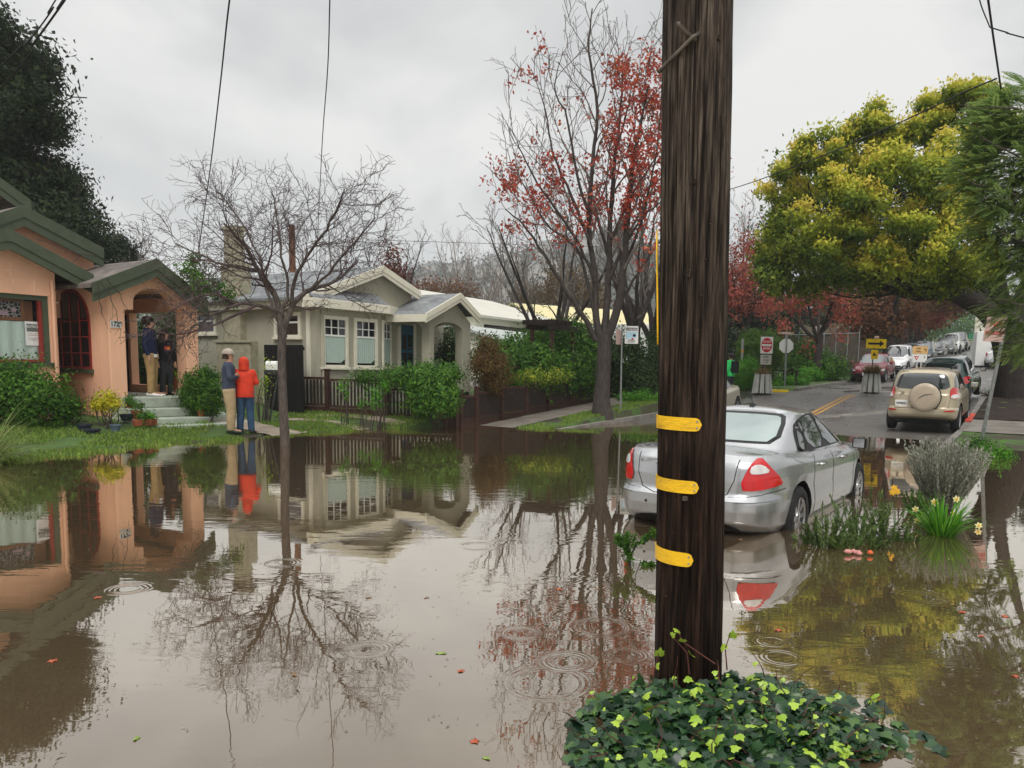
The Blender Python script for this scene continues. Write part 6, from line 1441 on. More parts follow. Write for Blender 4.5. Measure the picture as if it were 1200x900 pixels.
for i in range(70):
    k = r.randint(n); p = P[k].copy(); p[2] += .02; q = [p]; d = r.normal(size=3); d[2] = abs(d[2])*.5+.3; d /= np.linalg.norm(d)
    for s_ in range(4): d += r.normal(size=3)*.3; d /= np.linalg.norm(d); q.append(q[-1]+d*.04)
    b.tube(q, [.003, .0028, .002, .0018, .0012], 4)
# two shoots climbing beside the pole
shoots = []
for pts, d_ in (([(808, 790), (805, 765), (790, 748)], 3.55), ([(765, 800), (768, 780), (772, 765)], 3.62), ([(852, 785), (850, 760), (856, 742)], 3.66), ([(838, 778), (800, 752), (795, 740)], 3.56)):
    pp = [atd(x, y, d_) for x, y in pts]; b.tube(pp, [.004, .003, .002], 5); shoots.append(pp)
o = b.build('ivy_stems', mat('ivy_stem', (.09, .03, .025), .6)); setp(o, 'thin reddish ivy stems rising among the leaves at the pole foot', 'stems', kind='stuff')
P2 = np.array([list(p) for s_ in shoots for p in s_[1:]]); n2_ = len(P2)
o = ivy('ivy_shoots', P2+r.normal(size=(n2_, 3))*.008, r.normal(size=(n2_, 3))+np.array([0, 0, .3]), np.tile(np.array(-fwd), (n2_, 1))+r.normal(size=(n2_, 3))*.35, .05*(.6+.6*r.rand(n2_)), .88+.12*r.rand(n2_), M['ivy']); setp(o, 'lime green ivy shoots climbing the base of the wooden pole', 'ivy', kind='stuff')
M['petalred'] = mat('red_petal', (.6, .01, .01), .4)
for px, py, lb in ((955, 812, 'bright red flower among the ivy leaves right of the pole'), (940, 818, 'smaller red bloom just left of the bright red flower in the ivy'), (868, 826, 'dark red petals half hidden in the ivy below the pole')):
    q = atd(px, py, (onZ(px, py, .12)-EYE).length*.985); b = B()
    for i in range(6):
        a = i*1.047+px; d = Vector((math.cos(a), math.sin(a)*.6-.3, .5)).normalized(); s_ = d.cross(Vector((0, 0, 1))).normalized(); b.prism([q, q+d*.012+s_*.008, q+d*.024, q+d*.012-s_*.008], (0, 0, .002))
    o = b.build('red_flower', M['petalred'], origin=q); setp(o, lb, 'flower')

# ------------------------------------------------------------------ ribbons: grasses
def tuft(name, c, n, ln, wd, spread, mt, parent=None, seed=1, curve=1.2, baser=.06, origin=None, segs=5, lift=1.0):
    r = np.random.RandomState(seed); V = []; Fc = []; val = []
    for i in range(n):
        a = r.rand()*6.283; p = V3(c)+np.array([math.cos(a), math.sin(a), 0])*baser*r.rand()**.5; t = spread*r.rand()**.6; d = np.array([math.cos(a)*math.sin(t), math.sin(a)*math.sin(t), math.cos(t)*lift]); l = ln*(.55+.6*r.rand()); s_ = np.array([-math.sin(a), math.cos(a), 0]); w_ = wd*(.7+.6*r.rand()); v0 = len(V); vv = r.rand()
        for k in range(segs+1):
            u = k/segs; ww_ = w_*(1-u**2.2)*.5+.0005; V += [p-s_*ww_, p+s_*ww_]; d = d.copy(); d[2] -= curve/segs*(.4+u)*.9; d /= np.linalg.norm(d); p = p+d*l/segs
        for k in range(segs): Fc.append((v0+2*k, v0+2*k+1, v0+2*k+3, v0+2*k+2)); val.append(vv)
    me = bpy.data.meshes.new(name); me.from_pydata(V, [], Fc); at = me.attributes.new('rnd', 'FLOAT', 'FACE'); at.data.foreach_set('value', np.array(val, np.float32)); return link(name, me, mt, parent, smooth=True, origin=origin)
g0_ = onZ(-22, 540, .05); M['reed'] = leafmat('reed_grass', [(.08, .12, .03), (.14, .22, .05), (.24, .32, .09), (.36, .38, .16)])
o = tuft('ornamental_grass', (g0_.x, g0_.y, -.02), 520, 1.05, .012, 1.0, M['reed'], seed=3, curve=1.3, baser=.16, origin=(g0_.x, g0_.y, 0), lift=.9); setp(o, 'arching clump of pale green ornamental grass at the left edge of the water', 'grass clump')
# lavender
def spikes(name, label, c, n, h, spread, mt, seed, per=22, leaf=.03, cat='shrub', bright=.0):
    r = np.random.RandomState(seed); c = V3(c); t = thing(name, label, cat, c); P = []; D = []; ls = []; val = []
    for i in range(n):
        a = r.rand()*6.283; tt_ = spread*r.rand()**.7; d = np.array([math.cos(a)*math.sin(tt_), math.sin(a)*math.sin(tt_), math.cos(tt_)]); l = h*(.55+.5*r.rand()); p0 = c+np.array([math.cos(a), math.sin(a), 0])*.1*r.rand(); mid = p0+d*l*.5; end = mid+(d+np.array([0, 0, .35]))/1.2*l*.5
        ls.append((np.array([p0, mid, end]), [.004, .003, .0015])); cv = r.rand()
        for k in range(per): u = .15+.85*k/per; q = p0+(mid-p0)*u*2 if u < .5 else mid+(end-mid)*(u-.5)*2; P.append(q+r.normal(size=3)*.008); D.append(d*1.2+r.normal(size=3)*.6); val.append(cv*.5+r.rand()*.5)
    P, D = np.array(P), np.array(D); card_mesh('foliage', P, D, r.normal(size=P.shape), leaf*(.6+.8*r.rand(len(P))), leaf*.24, np.array(val), mt, t); lines_mesh('stems', ls, mt, t, n=4); return t
M['weed'] = leafmat('dull_weed_leaves', [(.03, .06, .018), (.06, .1, .025), (.1, .16, .04), (.18, .23, .08)])
lv_ = onZ(1105, 598, 0); spikes('lavender_bush', 'grey-green lavender bush standing in the water by the leaning signpost', (lv_.x, lv_.y, -.02), 420, .85, .7, G8, 5, per=44, leaf=.055)
for px, py, n_, h_, lb in ((968, 640, 26, .42, 'leafy green weeds with pale flower heads beside the rear wheel of the silver car'), (1005, 632, 20, .46, 'tall leafy weed stems in the water between the car and the daffodils'), (1036, 628, 18, .5, 'leafy weed just left of the daffodil clump'), (1022, 640, 12, .2, 'low leafy weeds filling the gap beside the pink cloth'), (1062, 634, 10, .18, 'short weeds at the left foot of the daffodil clump'), (988, 642, 12, .2, 'short weeds between the two taller weed clumps'), (945, 636, 8, .12, 'low weeds touching the water behind the rear wheel'), (1075, 600, 26, .3, 'dark leafy weeds at the foot of the lavender')):
    q = onZ(px, py, 0); spikes('weed', lb, (q.x, q.y, -.02), int(n_*.95), h_*.95, .8, M['weed'], int(px), per=22, leaf=.07)
q = onZ(1104, 626, 0); df = thing('daffodil_clump', 'clump of daffodils with strap leaves and pale yellow blooms in the flood', 'flowers', (q.x, q.y, 0))
tuft('leaves', (q.x, q.y, -.02), 210, .46, .016, .95, G7, df, seed=6, curve=1.0, baser=.12, lift=1.1)
M['daff'] = mat('pale_yellow_petal', (.75, .68, .36), .5); M['daffc'] = mat('orange_yellow_trumpet', (.75, .42, .03), .5)
def daff(px, py, cd, parent, col='daff'):
    c = atd(px, py, cd); n_ = (EYE-c).normalized(); a0 = n_.orthogonal().normalized(); b0 = n_.cross(a0); b = B()
    for i in range(6):
        a = i*1.047; d = a0*math.cos(a)+b0*math.sin(a); s_ = n_.cross(d); b.prism([c, c+d*.022+s_*.012, c+d*.042, c+d*.022-s_*.012], n_*.003)
    f_ = b.build('bloom', M[col], parent); b = B(); b.tube([c, c+n_*.02], [.008, .013], 8); b.build('trumpet', M['daffc'], f_); B().tube([c-n_*.005, c-n_*.02-Vector((0, 0, .12)), Vector((q.x, q.y, -.02))], .003, 5).build('stalk', G7, f_)
for px, py in ((1095, 589), (1121, 585), (1073, 597), (1118, 602), (1147, 616), (1075, 610), (1140, 633), (1095, 588)): daff(px, py, 8.0, df)
fq = thing('yellow_daffodils', 'small bunch of deep yellow flowers left of the lavender bush', 'flowers', onZ(1049, 622, 0))
q = onZ(1049, 622, 0)
for px, py in ((1048, 572), (1051, 576), (1046, 577)): daff(px, py, 8.2, fq, 'daffc')
# rosemary sprig left of the pole
rs = thing('rosemary_bush', 'small drowned evergreen sprig sticking out of the water left of the pole', 'shrub', onZ(738, 668, 0)); d_ = 6.2
st = [(AT([(736, 676), (738, 655), (730, 640), (722, 632)], d_), [.012, .01, .006, .003]), (AT([(738, 655), (745, 640), (757, 630), (768, 628)], d_), [.009, .007, .005, .003]), (AT([(737, 650), (737, 638), (735, 628)], d_), [.007, .005, .003]), (AT([(742, 665), (755, 662), (764, 660)], d_), [.006, .004, .003])]
ls = [smoothline(p, r_, 3) for p, r_ in st]; al, la = subbranch(ls, [dict(n=34, len=.1, ang=.8, rad=.6, up=.15, wig=.2, min=.0015, seg=3)], 2); lines_mesh('stems', al, M['bark_dark'], rs, n=5)
leaves_on('foliage', la, 34, .012, .04, G1, rs, seed=4, asp=.35)
# weeds by the signpost, on the verge at the right
for px, py, rx, ry, lb, mm in ((1166, 531, 14, 9, 'bright green feathery weed patch on the verge right of the leaning signpost', G7), (1145, 522, 12, 6, 'dull green weeds round the foot of the leaning signpost', G1), (1185, 487, 22, 5, 'green ground cover along the pavement below the thick trunk', G7), (1170, 490, 20, 4, 'brown and green ground cover in the bed below the thick trunk', G5)):
    q = onZ(px, py, .08); s_ = (q-EYE).length/F; bush('weed_patch', lb, [((q.x, q.y, G(q.x, q.y)+.05), (rx*s_, rx*s_*.9, ry*s_))], 50, 40, .09, .055, mm, px, cat='weeds', stems=False)
# floating things
M['leafr'] = mat('fallen_leaf', (.34, .08, .035), .5, var=.4); M['leafy'] = mat('fallen_green_leaf', (.2, .28, .06), .5, var=.3); M['leafb'] = mat('brown_leaf', (.2, .12, .06), .6, var=.4)
FL = [(556, 868, 'leafr', 'coral red leaf floating nearest the camera left of the ivy'), (570, 888, 'leafy', 'lime green leaf at the bottom edge left of the ivy'), (517, 765, 'leafy', 'green leaf floating between rain rings, centre of the water'), (540, 786, 'leafr', 'pink-red leaf floating just below the green one'),
      (62, 774, 'leafr', 'orange leaf floating on the dark reflection at the left'), (1150, 745, 'leafr', 'orange leaf on the olive reflection at the right'), (1128, 717, 'leafr', 'small orange leaf above the other orange leaf at right'), (1178, 722, 'leafr', 'red-brown leaf near the right edge of the water'), (1190, 792, 'leafr', 'dark red leaf touching the right edge'),
      (912, 738, 'leafr', 'orange leaf floating right of the pole behind the ivy'), (500, 700, 'leafb', 'brown leaf floating in the pale middle of the flood'), (655, 690, 'leafr', 'red leaf on the maple reflection'), (680, 740, 'leafb', 'tan leaf left of the pole beside the rings'), (160, 865, 'leafy', 'green scrap at the lower left corner'), (115, 700, 'leafr', 'rusty twig-like leaf below the peach reflection'),
      (432, 700, 'leafb', 'small brown leaf right of the tree reflection'), (345, 790, 'leafb', 'tiny brown leaf on the lower left water'), (868, 632, 'leafb', 'pale leaf drifting behind the silver car'), (965, 868, 'leafb', 'tan leaf on the water right of the ivy'), (700, 690, 'leafb', 'pale leaf between the rosemary sprig and the rings')]
for i, (px, py, mm, lb) in enumerate(FL):
    q = onZ(px, py, .004); a = px*.7; s_ = .028*(.8+.5*((px*7) % 10)/10); b = B(); pts = []
    for k in range(10): t = k*.628; rr = s_*((1 if k % 2 == 0 else .62)*(1.25 if k == 0 else 1) if mm == 'leafr' else .95); ex_ = 1 if mm == 'leafr' else .45; u_ = rr*math.cos(t); v_ = rr*math.sin(t)*ex_; pts.append((q.x+u_*math.cos(a)-v_*math.sin(a), q.y+u_*math.sin(a)+v_*math.cos(a), q.z+.003*math.sin(k*2.1)))
    b.add([(q.x, q.y, q.z+.004)]+pts, [(0, 1+k, 1+(k+1) % 10) for k in range(10)]); o = b.build('floating_leaf', M[mm], origin=q); setp(o, lb, 'leaf')
r = np.random.RandomState(31); n = 2400; cd = 3.2+17.8*r.rand(n)**1.1; px = r.uniform(-60, 1260, n); lat = (px-660)/900*cd
P = np.stack([lat*math.cos(TH)-cd*math.sin(TH), lat*math.sin(TH)+cd*math.cos(TH), np.full(n, .004)], 1); P = P[(gz(P[:, 0], P[:, 1]) < -.01)]; n = len(P)
D = r.normal(size=(n, 3)); D[:, 2] = 0; W = np.cross(D, (0, 0, 1.)); M['debris'] = leafmat('floating_debris', [(.04, .028, .016), (.08, .055, .03), (.15, .11, .07), (.32, .28, .2)], trans=0)
o = card_mesh('floating_debris', P, D, W, .022*(.3+1.2*r.rand(n)**2), .007*(.5+r.rand(n)), r.rand(n), M['debris'], fold=.02); setp(o, 'fine petals, bits of twig and dirt floating all over the flood', 'debris', kind='stuff')
q = onZ(1000, 650, 0); t = thing('soft_toy', 'pink crumpled cloth lying at the edge of the weeds with an orange scrap', 'toy', (q.x, q.y, 0)); b = B()
for i in range(6): b.lathe([(.001, -.0), (.02+.004*(i % 2), .008), (.028, .02), (.012, .036), (.001, .04)], (q.x+.05*math.cos(i*1.7), q.y+.04*math.sin(i*2.3), .0+.006*(i % 3)), 7)
b.build('cloth', mat('faded_pink', (.55, .25, .22), .8, bump=.5), t, smooth=True); B().lathe([(.001, 0), (.03, .01), (.02, .03), (.001, .04)], (q.x+.13, q.y+.06, .01), 10).build('scrap', mat('orange_scrap', (.6, .12, .04), .6), t, smooth=True)
# ------------------------------------------------------------------ street furniture
def wp(px, py, cd): return atd(px, py, cd)
def post(t, base, h, r_=.025, mt=None, lean=(0, 0)): 
    b = B(); b.tube([(base[0], base[1], base[2]-.3), (base[0]+lean[0], base[1]+lean[1], base[2]+h)], r_, 10); return b.build('post', mt or M['metal'], t)
def facing(c, xdir=None):        # sign axes: x to the right as seen, facing the camera side
    return (right0 if xdir is None else xdir).normalized()
def board(t, c, w_, h_, xdir, mt, name='sign_plate', th=.006, up_=(0, 0, 1), rnd_=.02):
    x = Vector(xdir).normalized(); y = Vector(up_).normalized(); z = x.cross(y); c = Vector(c); k = rnd_; P = []
    for sx, sy, a0 in ((1, 1, 0), (-1, 1, 90), (-1, -1, 180), (1, -1, 270)):
        for j in range(4): a = R(a0+j*30); P.append(c+x*(sx*(w_/2-k)+k*math.cos(a))+y*(sy*(h_/2-k)+k*math.sin(a)))
    return B().prism(P, -z*th).build(name, mt, t)
def shape(t, c, pts, xdir, mt, name, off=.002, th=.002, up_=(0, 0, 1)):
    x = Vector(xdir).normalized(); y = Vector(up_).normalized(); z = x.cross(y); c = Vector(c)+z*off
    return B().prism([c+x*p[0]+y*p[1] for p in pts], z*th).build(name, mt, t)
def circ(r_, n=32, sy=1): return [(r_*math.cos(2*math.pi*i/n), r_*sy*math.sin(2*math.pi*i/n)) for i in range(n)]
def words(t, c, s, size, mt, xdir, up_=(0, 0, 1), sx=1, bold=.002, off=.006):
    x = Vector(xdir).normalized(); y = Vector(up_).normalized(); z = x.cross(y); return text(s, size, mt, t, face(Vector(c)+z*off, x, y), 'lettering', ext=.001, sx=sx, bold=bold)
M['tubwhite'] = mat('weathered_white_board', (.5, .5, .46), .7, var=.2, scale=3, stretch=(3, 3, .6), bump=.2)
M['drygrass'] = leafmat('dry_grass', [(.1, .06, .025), (.2, .13, .05), (.3, .22, .09), (.36, .3, .14)])
def planter(name, label, x, y, plant, seed):
    z = G(x, y); t = thing(name, label, 'planter', (x, y, z)); n = 10
    B().lathe([(.27, .02), (.31, .05), (.25, .74), (.22, .74)], (x, y, z), 20).build('barrel', M['seam'], t)
    for i in range(n):
        a = 2*math.pi*i/n+.2*seed; u = Vector((math.cos(a), math.sin(a), 0)); s_ = Vector((-u.y, u.x, 0)); p = Vector((x, y, z)); b = B()
        w0, w1 = .085, .07
        b.loft([[p+u*.40-s_*w0+Vector((0, 0, .05)), p+u*.40+s_*w0+Vector((0, 0, .05)), p+u*.34+s_*w0+Vector((0, 0, .05)), p+u*.34-s_*w0+Vector((0, 0, .05))],
                [p+u*.31-s_*w1+Vector((0, 0, .8)), p+u*.31+s_*w1+Vector((0, 0, .8)), p+u*.25+s_*w1+Vector((0, 0, .8)), p+u*.25-s_*w1+Vector((0, 0, .8))]])
        b.build('stave', M['tubwhite'], t)
    B().lathe([(.01, .74), (.26, .74), (.2, .78), (.01, .79)], (x, y, z), 16).build('soil', M['soil'], t)
    if plant: tuft('dried_plant', (x, y, z+.75), plant*2, .46, .03, 1.3, M['drygrass'], t, seed=seed, curve=.8, baser=.2, lift=1.2)
    return z+.78
PRx, PRy = -6.07, 33.3; PLx, PLy = -9.62, 30.3
zR = planter('barrel_planter', 'white staved tub planter topped by dry grass, carrying the yellow arrow sign', PRx, PRy, 520, 2)
zL = planter('barrel_planter', 'white staved tub planter carrying the DO NOT ENTER sign', PLx, PLy, 60, 3)
XD = right0
# arrow sign
def span(px0, py0, px1, py1, cd): a = atd(px0, py0, cd); b_ = atd(px1, py1, cd); return (a+b_)/2, abs((b_-a).dot(right0)), abs(b_.z-a.z)
cdR = -PRx*math.sin(TH)+PRy*math.cos(TH); cdL = -PLx*math.sin(TH)+PLy*math.cos(TH)
M['signyellow'].node_tree.nodes['Color Ramp'].color_ramp.elements[1].color = (.95, .68, .01, 1); t = thing('arrow_sign', 'yellow sign with a black arrow pointing right above the dry grass planter', 'road sign', (PRx, PRy, zR))
post(t, (PRx, PRy, zR+.2), 1.15, .022, M['steel_dark'])
c, w_, h_ = span(1015, 397, 1038, 408.5, cdR); c += Vector((0, 0, 0)); c = Vector((PRx, PRy, c.z))-Vector((-math.sin(TH), math.cos(TH), 0))*.03+XD*((c-Vector((PRx, PRy, 0))).dot(XD))
p = board(t, c, w_, h_, XD, M['signyellow']); k = w_/2*.78; a = h_*.14
shape(p, c, [(-k, -a*.8), (k*.45, -a*.8), (k*.45, -h_*.34), (k, 0), (k*.45, h_*.34), (k*.45, a*.8), (-k, a*.8)], XD, M['signblack'], 'arrow')
c2, w2, h2 = span(1023.5, 410, 1031, 421, cdR); c2 = Vector((c.x, c.y, c2.z))+XD*-.04; p = board(t, c2, w2, h2, XD, M['signyellow'])
shape(p, c2, [(-.07, -.05), (.07, -.05), (.07, .0), (.02, .0), (-.02, .09), (-.04, .09), (-.04, .02), (-.07, .02)], XD, M['signblack'], 'symbol')
ln = B(); ln.lathe([(.001, 0), (.09, .0), (.1, .06), (.07, .1), (.001, .11)], (c.x, c.y, c.z+h_/2+.01), 14); ln.build('beacon', mat('amber_beacon', (.6, .4, .3), .3), t)
# do not enter
t = thing('do_not_enter_sign', 'red and white DO NOT ENTER sign with a small plate below on the left planter', 'road sign', (PLx, PLy, zL)); post(t, (PLx, PLy, zL+.2), 1.55, .025, M['steel_dark'])
fv = Vector((-math.sin(TH), math.cos(TH), 0)); c, w_, h_ = span(891.5, 394.5, 905, 414.5, cdL); c = c-fv*.04; p = board(t, c, w_, h_, XD, M['signwhite'])
shape(p, c, circ(w_*.44, 40, h_/w_*.98), XD, M['signred'], 'disc'); shape(p, c, [(-w_*.38, -h_*.06), (w_*.38, -h_*.06), (w_*.38, h_*.06), (-w_*.38, h_*.06)], XD, M['signwhite'], 'bar', off=.005)
words(p, c+Vector((0, 0, h_*.2)), 'DO NOT', h_*.155, M['signwhite'], XD, sx=.75); words(p, c-Vector((0, 0, h_*.2)), 'ENTER', h_*.165, M['signwhite'], XD, sx=.85)
c, w_, h_ = span(891, 415.8, 903.5, 427.3, cdL); c = c-fv*.04; p = board(t, c, w_, h_, XD, mat('sign_grey', (.5, .5, .44), .5)); words(p, c+Vector((0, 0, h_*.27)), 'EXCEPT', h_*.24, M['signblack'], XD, sx=.75); words(p, c+Vector((0, 0, -.02)), 'BICYCLES', h_*.2, M['signblack'], XD, sx=.7)
words(p, c-Vector((0, 0, h_*.3)), '1 5 W', h_*.2, M['signblack'], XD)
# detour board
tz = atd(1076, 445, 47); t = thing('notice_board', 'white and orange notice board with a red triangle standing in the road', 'road sign', (tz.x, tz.y, G(tz.x, tz.y)))
c, w_, h_ = span(1069.5, 405.5, 1086.5, 415, 47); zb_ = G(c.x, c.y)
for s_ in (-.3, .3): post(t, (c.x+XD.x*s_*.4, c.y+XD.y*s_*.4, zb_), c.z-zb_, .03, M['signwhite'])
p = board(t, c-fv*.05, w_, h_, XD, mat('sign_orange', (.65, .4, .16), .5)); words(p, c-fv*.05+Vector((0, 0, h_*.2))-XD*.1, 'LOCAL', h_*.24, M['signblack'], XD, sx=.9); words(p, c-fv*.05-Vector((0, 0, h_*.2))-XD*.1, 'TRAFFIC', h_*.22, M['signblack'], XD, sx=.8); shape(p, c-fv*.05+XD*w_*.34, [(-.08, .02), (.03, .02), (.03, -.1), (.07, -.1), (.07, .06), (-.08, .06)], XD, M['signblack'], 'arrow')
c, w_, h_ = span(1069.5, 415.2, 1085.5, 424.5, 47); p = board(t, c-fv*.05, w_, h_, XD, M['signwhite']); shape(p, c-fv*.05-XD*w_*.24, [(-.15, .13), (0, -.14), (.15, .13)], XD, M['signred'], 'triangle'); shape(p, c-fv*.05-XD*w_*.24, [(-.06, .08), (0, -.04), (.06, .08)], XD, M['signwhite'], 'triangle_centre', off=.005); shape(p, c-fv*.05+XD*w_*.33, [(-.02, .0), (.03, .0), (.02, .15), (-.02, .15)], XD, M['signblack'], 'figure')
bush('shrub', 'low yellow-green plants round the foot of the orange notice board', LB([(1077, 436, 9, 4, 46.6)]), 24, 30, .1, .1, G5, 88, stems=False)
# stop sign seen from behind with the street name blades
c, w_, h_ = span(914, 397, 929.5, 413.5, 34.6); t = thing('stop_sign', 'back of an octagonal stop sign on a grey post topped by a street name plate', 'road sign', (c.x, c.y, G(c.x, c.y)))
post(t, (c.x, c.y, G(c.x, c.y)), atd(922, 389, 34.6).z-G(c.x, c.y), .035)
o8 = [(w_*.54*math.cos(R(22.5+45*i)), w_*.54*math.sin(R(22.5+45*i))) for i in range(8)]; shape(t, c, o8, XD, M['signwhite'], 'octagon', off=-.045, th=.004)
c2, w2, h2 = span(911.5, 388.8, 930, 392, 34.6); p = board(t, c2-fv*.05, w2, h2, XD, mat('faded_brown_sign', (.42, .24, .15), .5), 'name_plate'); words(p, c2-fv*.05, 'CALIFORNIA', h2*.85, M['signwhite'], XD, sx=.85)
# metal post left of the round shrub
q = atd(868, 452, 33.5); t = thing('metal_post', 'plain grey metal post beside the round bright green shrub', 'post', (q.x, q.y, G(q.x, q.y))); h = atd(862, 397, 33.5).z-G(q.x, q.y); b = B(); b.tube([(q.x, q.y, G(q.x, q.y)-.3), (q.x, q.y, G(q.x, q.y)+h)], .05, 12); b.build('shaft', M['metal'], t); B().lathe([(.055, 0), (.055, .12)], (q.x, q.y, G(q.x, q.y)+h*.72), 12).build('orange_band', mat('orange_band', (.6, .25, .05), .5), t)
# yellow wheel stop
q = onZ(913, 459, .75); t = thing('wheel_stop', 'short yellow painted concrete block lying on the road near the far kerb', 'wheel stop', (q.x, q.y, G(q.x, q.y)-.03)); z = roadz(q.y)-.03; x_ = XD
P = [Vector((0, 0, z))+Vector((q.x, q.y, 0))+fv*d+Vector((0, 0, h)) for d, h in ((-.1, 0), (-.07, .13), (.07, .13), (.1, 0))]; B().prism([p-x_*.38 for p in P], x_*.76).build('block', M['signyellow'], t, bevel=.015)
# pink sign on a green post behind
q = atd(974, 448, 45); t = thing('parking_sign', 'small pink-white parking sign on a green post beside the forked maple', 'road sign', (q.x, q.y, G(q.x, q.y))); c, w_, h_ = span(971, 402, 977, 410, 45); post(t, (c.x, c.y, G(c.x, c.y)), c.z-G(c.x, c.y), .03, mat('green_post', (.05, .1, .07), .5)); M['pinksign'] = mat('faded_pink_sign', (.62, .42, .38), .5, var=.06); p = board(t, c-fv*.04, w_, h_, XD, M['pinksign']); words(p, c-fv*.04, 'P', h_*.6, M['signred'], XD)
# neighbourhood sign
q = onZ(727, 482, .3); zq_ = G(q.x, q.y); cdn = -q.x*math.sin(TH)+q.y*math.cos(TH); t = thing('road_sign', 'square white notice sign on a grey post beside the maple trunk', 'road sign', (q.x, q.y, zq_)); top = atd(729, 383, cdn)
B().tube([(q.x, q.y, zq_-.2), (top.x, top.y, top.z)], .028, 10).build('post', M['metal'], t)
c, w_, h_ = span(732.5, 382, 747.5, 403, cdn); p = board(t, c-fv*.04, w_, h_, XD, M['signwhite']); lb_ = mat('pale_blue', (.42, .62, .72), .5)
shape(p, c-fv*.04-Vector((0, 0, h_*.03)), [(-w_*.42, -h_*.2), (w_*.4, -h_*.12), (w_*.4, h_*.2), (-w_*.42, h_*.22)], XD, lb_, 'picture'); shape(p, c-fv*.04+XD*w_*.2-Vector((0, 0, h_*.03)), circ(w_*.11, 20), XD, M['signblack'], 'lens', off=.005); shape(p, c-fv*.04+XD*w_*.08-Vector((0, 0, h_*.22)), circ(w_*.07, 12), XD, M['signred'], 'emblem', off=.005)
words(p, c-fv*.04+Vector((0, 0, h_*.37)), 'NEIGHBORHOOD', h_*.085, M['signblack'], XD); words(p, c-fv*.04+Vector((0, 0, h_*.27)), 'CRIME WATCH', h_*.1, M['signblack'], XD); words(p, c-fv*.04-Vector((0, 0, h_*.3)), 'WE REPORT', h_*.07, M['signblack'], XD); words(p, c-fv*.04-Vector((0, 0, h_*.4)), 'ALL ACTIVITY', h_*.07, M['signblack'], XD)
xd2 = Vector((-.15, 1, 0)).normalized(); c = atd(725.5, 395, cdn)-XD*.02; p = board(t, c, .42, h_*.85, xd2, M['pinksign'], 'side_plate')
# leaning signpost at the right
q = onZ(1148, 519, .0); cdl = -q.x*math.sin(TH)+q.y*math.cos(TH); top = atd(1180, 371, cdl-.6); t = thing('leaning_signpost', 'grey metal signpost leaning to the right with a faded sign under the feathery tree', 'road sign', (q.x, q.y, 0))
B().tube([Vector((q.x, q.y, -.3)), top], .042, 10).build('post', M['metal'], t); ax_ = (top-Vector((q.x, q.y, 0))).normalized(); xs2 = (right0-ax_*right0.dot(ax_)).normalized()
c = atd(1166, 386, cdl-.62); p = board(t, c, .46, .56, xs2, M['pinksign'], up_=ax_); words(p, c+ax_*.12, 'NO', .16, M['signred'], xs2, up_=ax_); words(p, c-ax_*.08, 'PARKING', .1, M['signred'], xs2, up_=ax_)
# concrete bench block
q = atd(1190, 470, 28.5); z = G(q.x, q.y); t = thing('stone_seat', 'low cream stone seat at the foot of the thick trunk', 'bench', (q.x, q.y, z)); B().obx((q.x, q.y, z), .62, .36, .32, TH).build('base', mat('cream_stone', (.42, .4, .28), .7, var=.15), t); B().obx((q.x, q.y, z+.322), .74, .44, .07, TH).build('seat', mat('cream_stone_top', (.5, .48, .36), .7, var=.15), t, bevel=.01)
# white container, bins and building at the end
c, w_, h_ = span(1143, 388, 1172, 440, 52); z = G(c.x, c.y); t = thing('storage_container', 'tall plain white storage container standing at the right side of the street', 'container', (c.x, c.y, z)); b = B(); b.obx((c.x, c.y+1.5, z+.1), w_*1.0, 3.2, c.z-z+h_/2-.1, R(8)); b.build('box', M['white'], t, bevel=.03); b = B(); b.obx((c.x, c.y+1.5, z-.2), w_*1.03, 3.3, .3, R(8)); b.build('base', M['seam'], t)
pB = atd(1142, 398, 95); z = G(pB.x, pB.y); t = thing('building', 'pale cream building at the top of the street behind the white container', 'building', (pB.x+3, pB.y, z)); B().obx((pB.x+3.2, pB.y+3, z-.5), 7, 7, 5.2, R(5)).build('wall', M['cream'], t); B().obx((pB.x+3.2, pB.y+3, z+4.705), 7.3, 7.3, .2, R(5)).build('roof', M['slate'], t)
for px, col, lb in ((1122, (.05, .28, .5), 'blue recycling bin at the crest of the street'), (1130, (.03, .09, .06), 'dark bin between the blue and the green ones at the crest'), (1136, (.02, .2, .09), 'green recycling bin at the crest of the street')):
    q = atd(px, 402, 128); z = G(q.x, q.y); t = thing('wheelie_bin', lb, 'bin', (q.x, q.y, z)); mm = mat('bin_plastic', col, .5); B().obx((q.x, q.y, z), .75, .8, 1.1, TH, taper=1.15).build('body', mm, t); B().obx((q.x, q.y, z+1.1), .9, .95, .1, TH).build('lid', mm, t)
# corner building, wall and mesh fence on the far left corner
q = atd(930, 400, 62); z = G(q.x, q.y); t = thing('corner_building', 'brown building with low arched roofs behind the red maples on the corner', 'building', (q.x, q.y, z)); M['brownwall'] = mat('brown_wall', (.09, .07, .05), .8, var=.2)
B().obx((q.x, q.y+2, z-.3), 9, 7, 2.4, TH).build('wall', M['brownwall'], t)
for k_, w2 in ((-2.4, 2.3), (2.3, 2.3)):
    cc = Vector((q.x, q.y+2, z+2.1))+XD*k_; P = [cc-fv*3.9+XD*w2*math.cos(math.pi*i/16)+Vector((0, 0, .9*math.sin(math.pi*i/16))) for i in range(17)]; B().prism(P, fv*7.6).build('roof', mat('arched_roof', (.16, .13, .09), .8, var=.2), t)
q = atd(878, 380, 80); z = G(q.x, q.y); t = thing('white_building', 'white walled building glimpsed behind the coral maple and the clipped dome', 'building', (q.x, q.y, z)); B().obx((q.x, q.y, z-.5), 8, 6, 4.9, TH).build('wall', M['white'], t); b = B(); b.obx((q.x, q.y, z+4.42), 8.4, 6.4, .18, TH); b.build('roof', M['slate'], t)
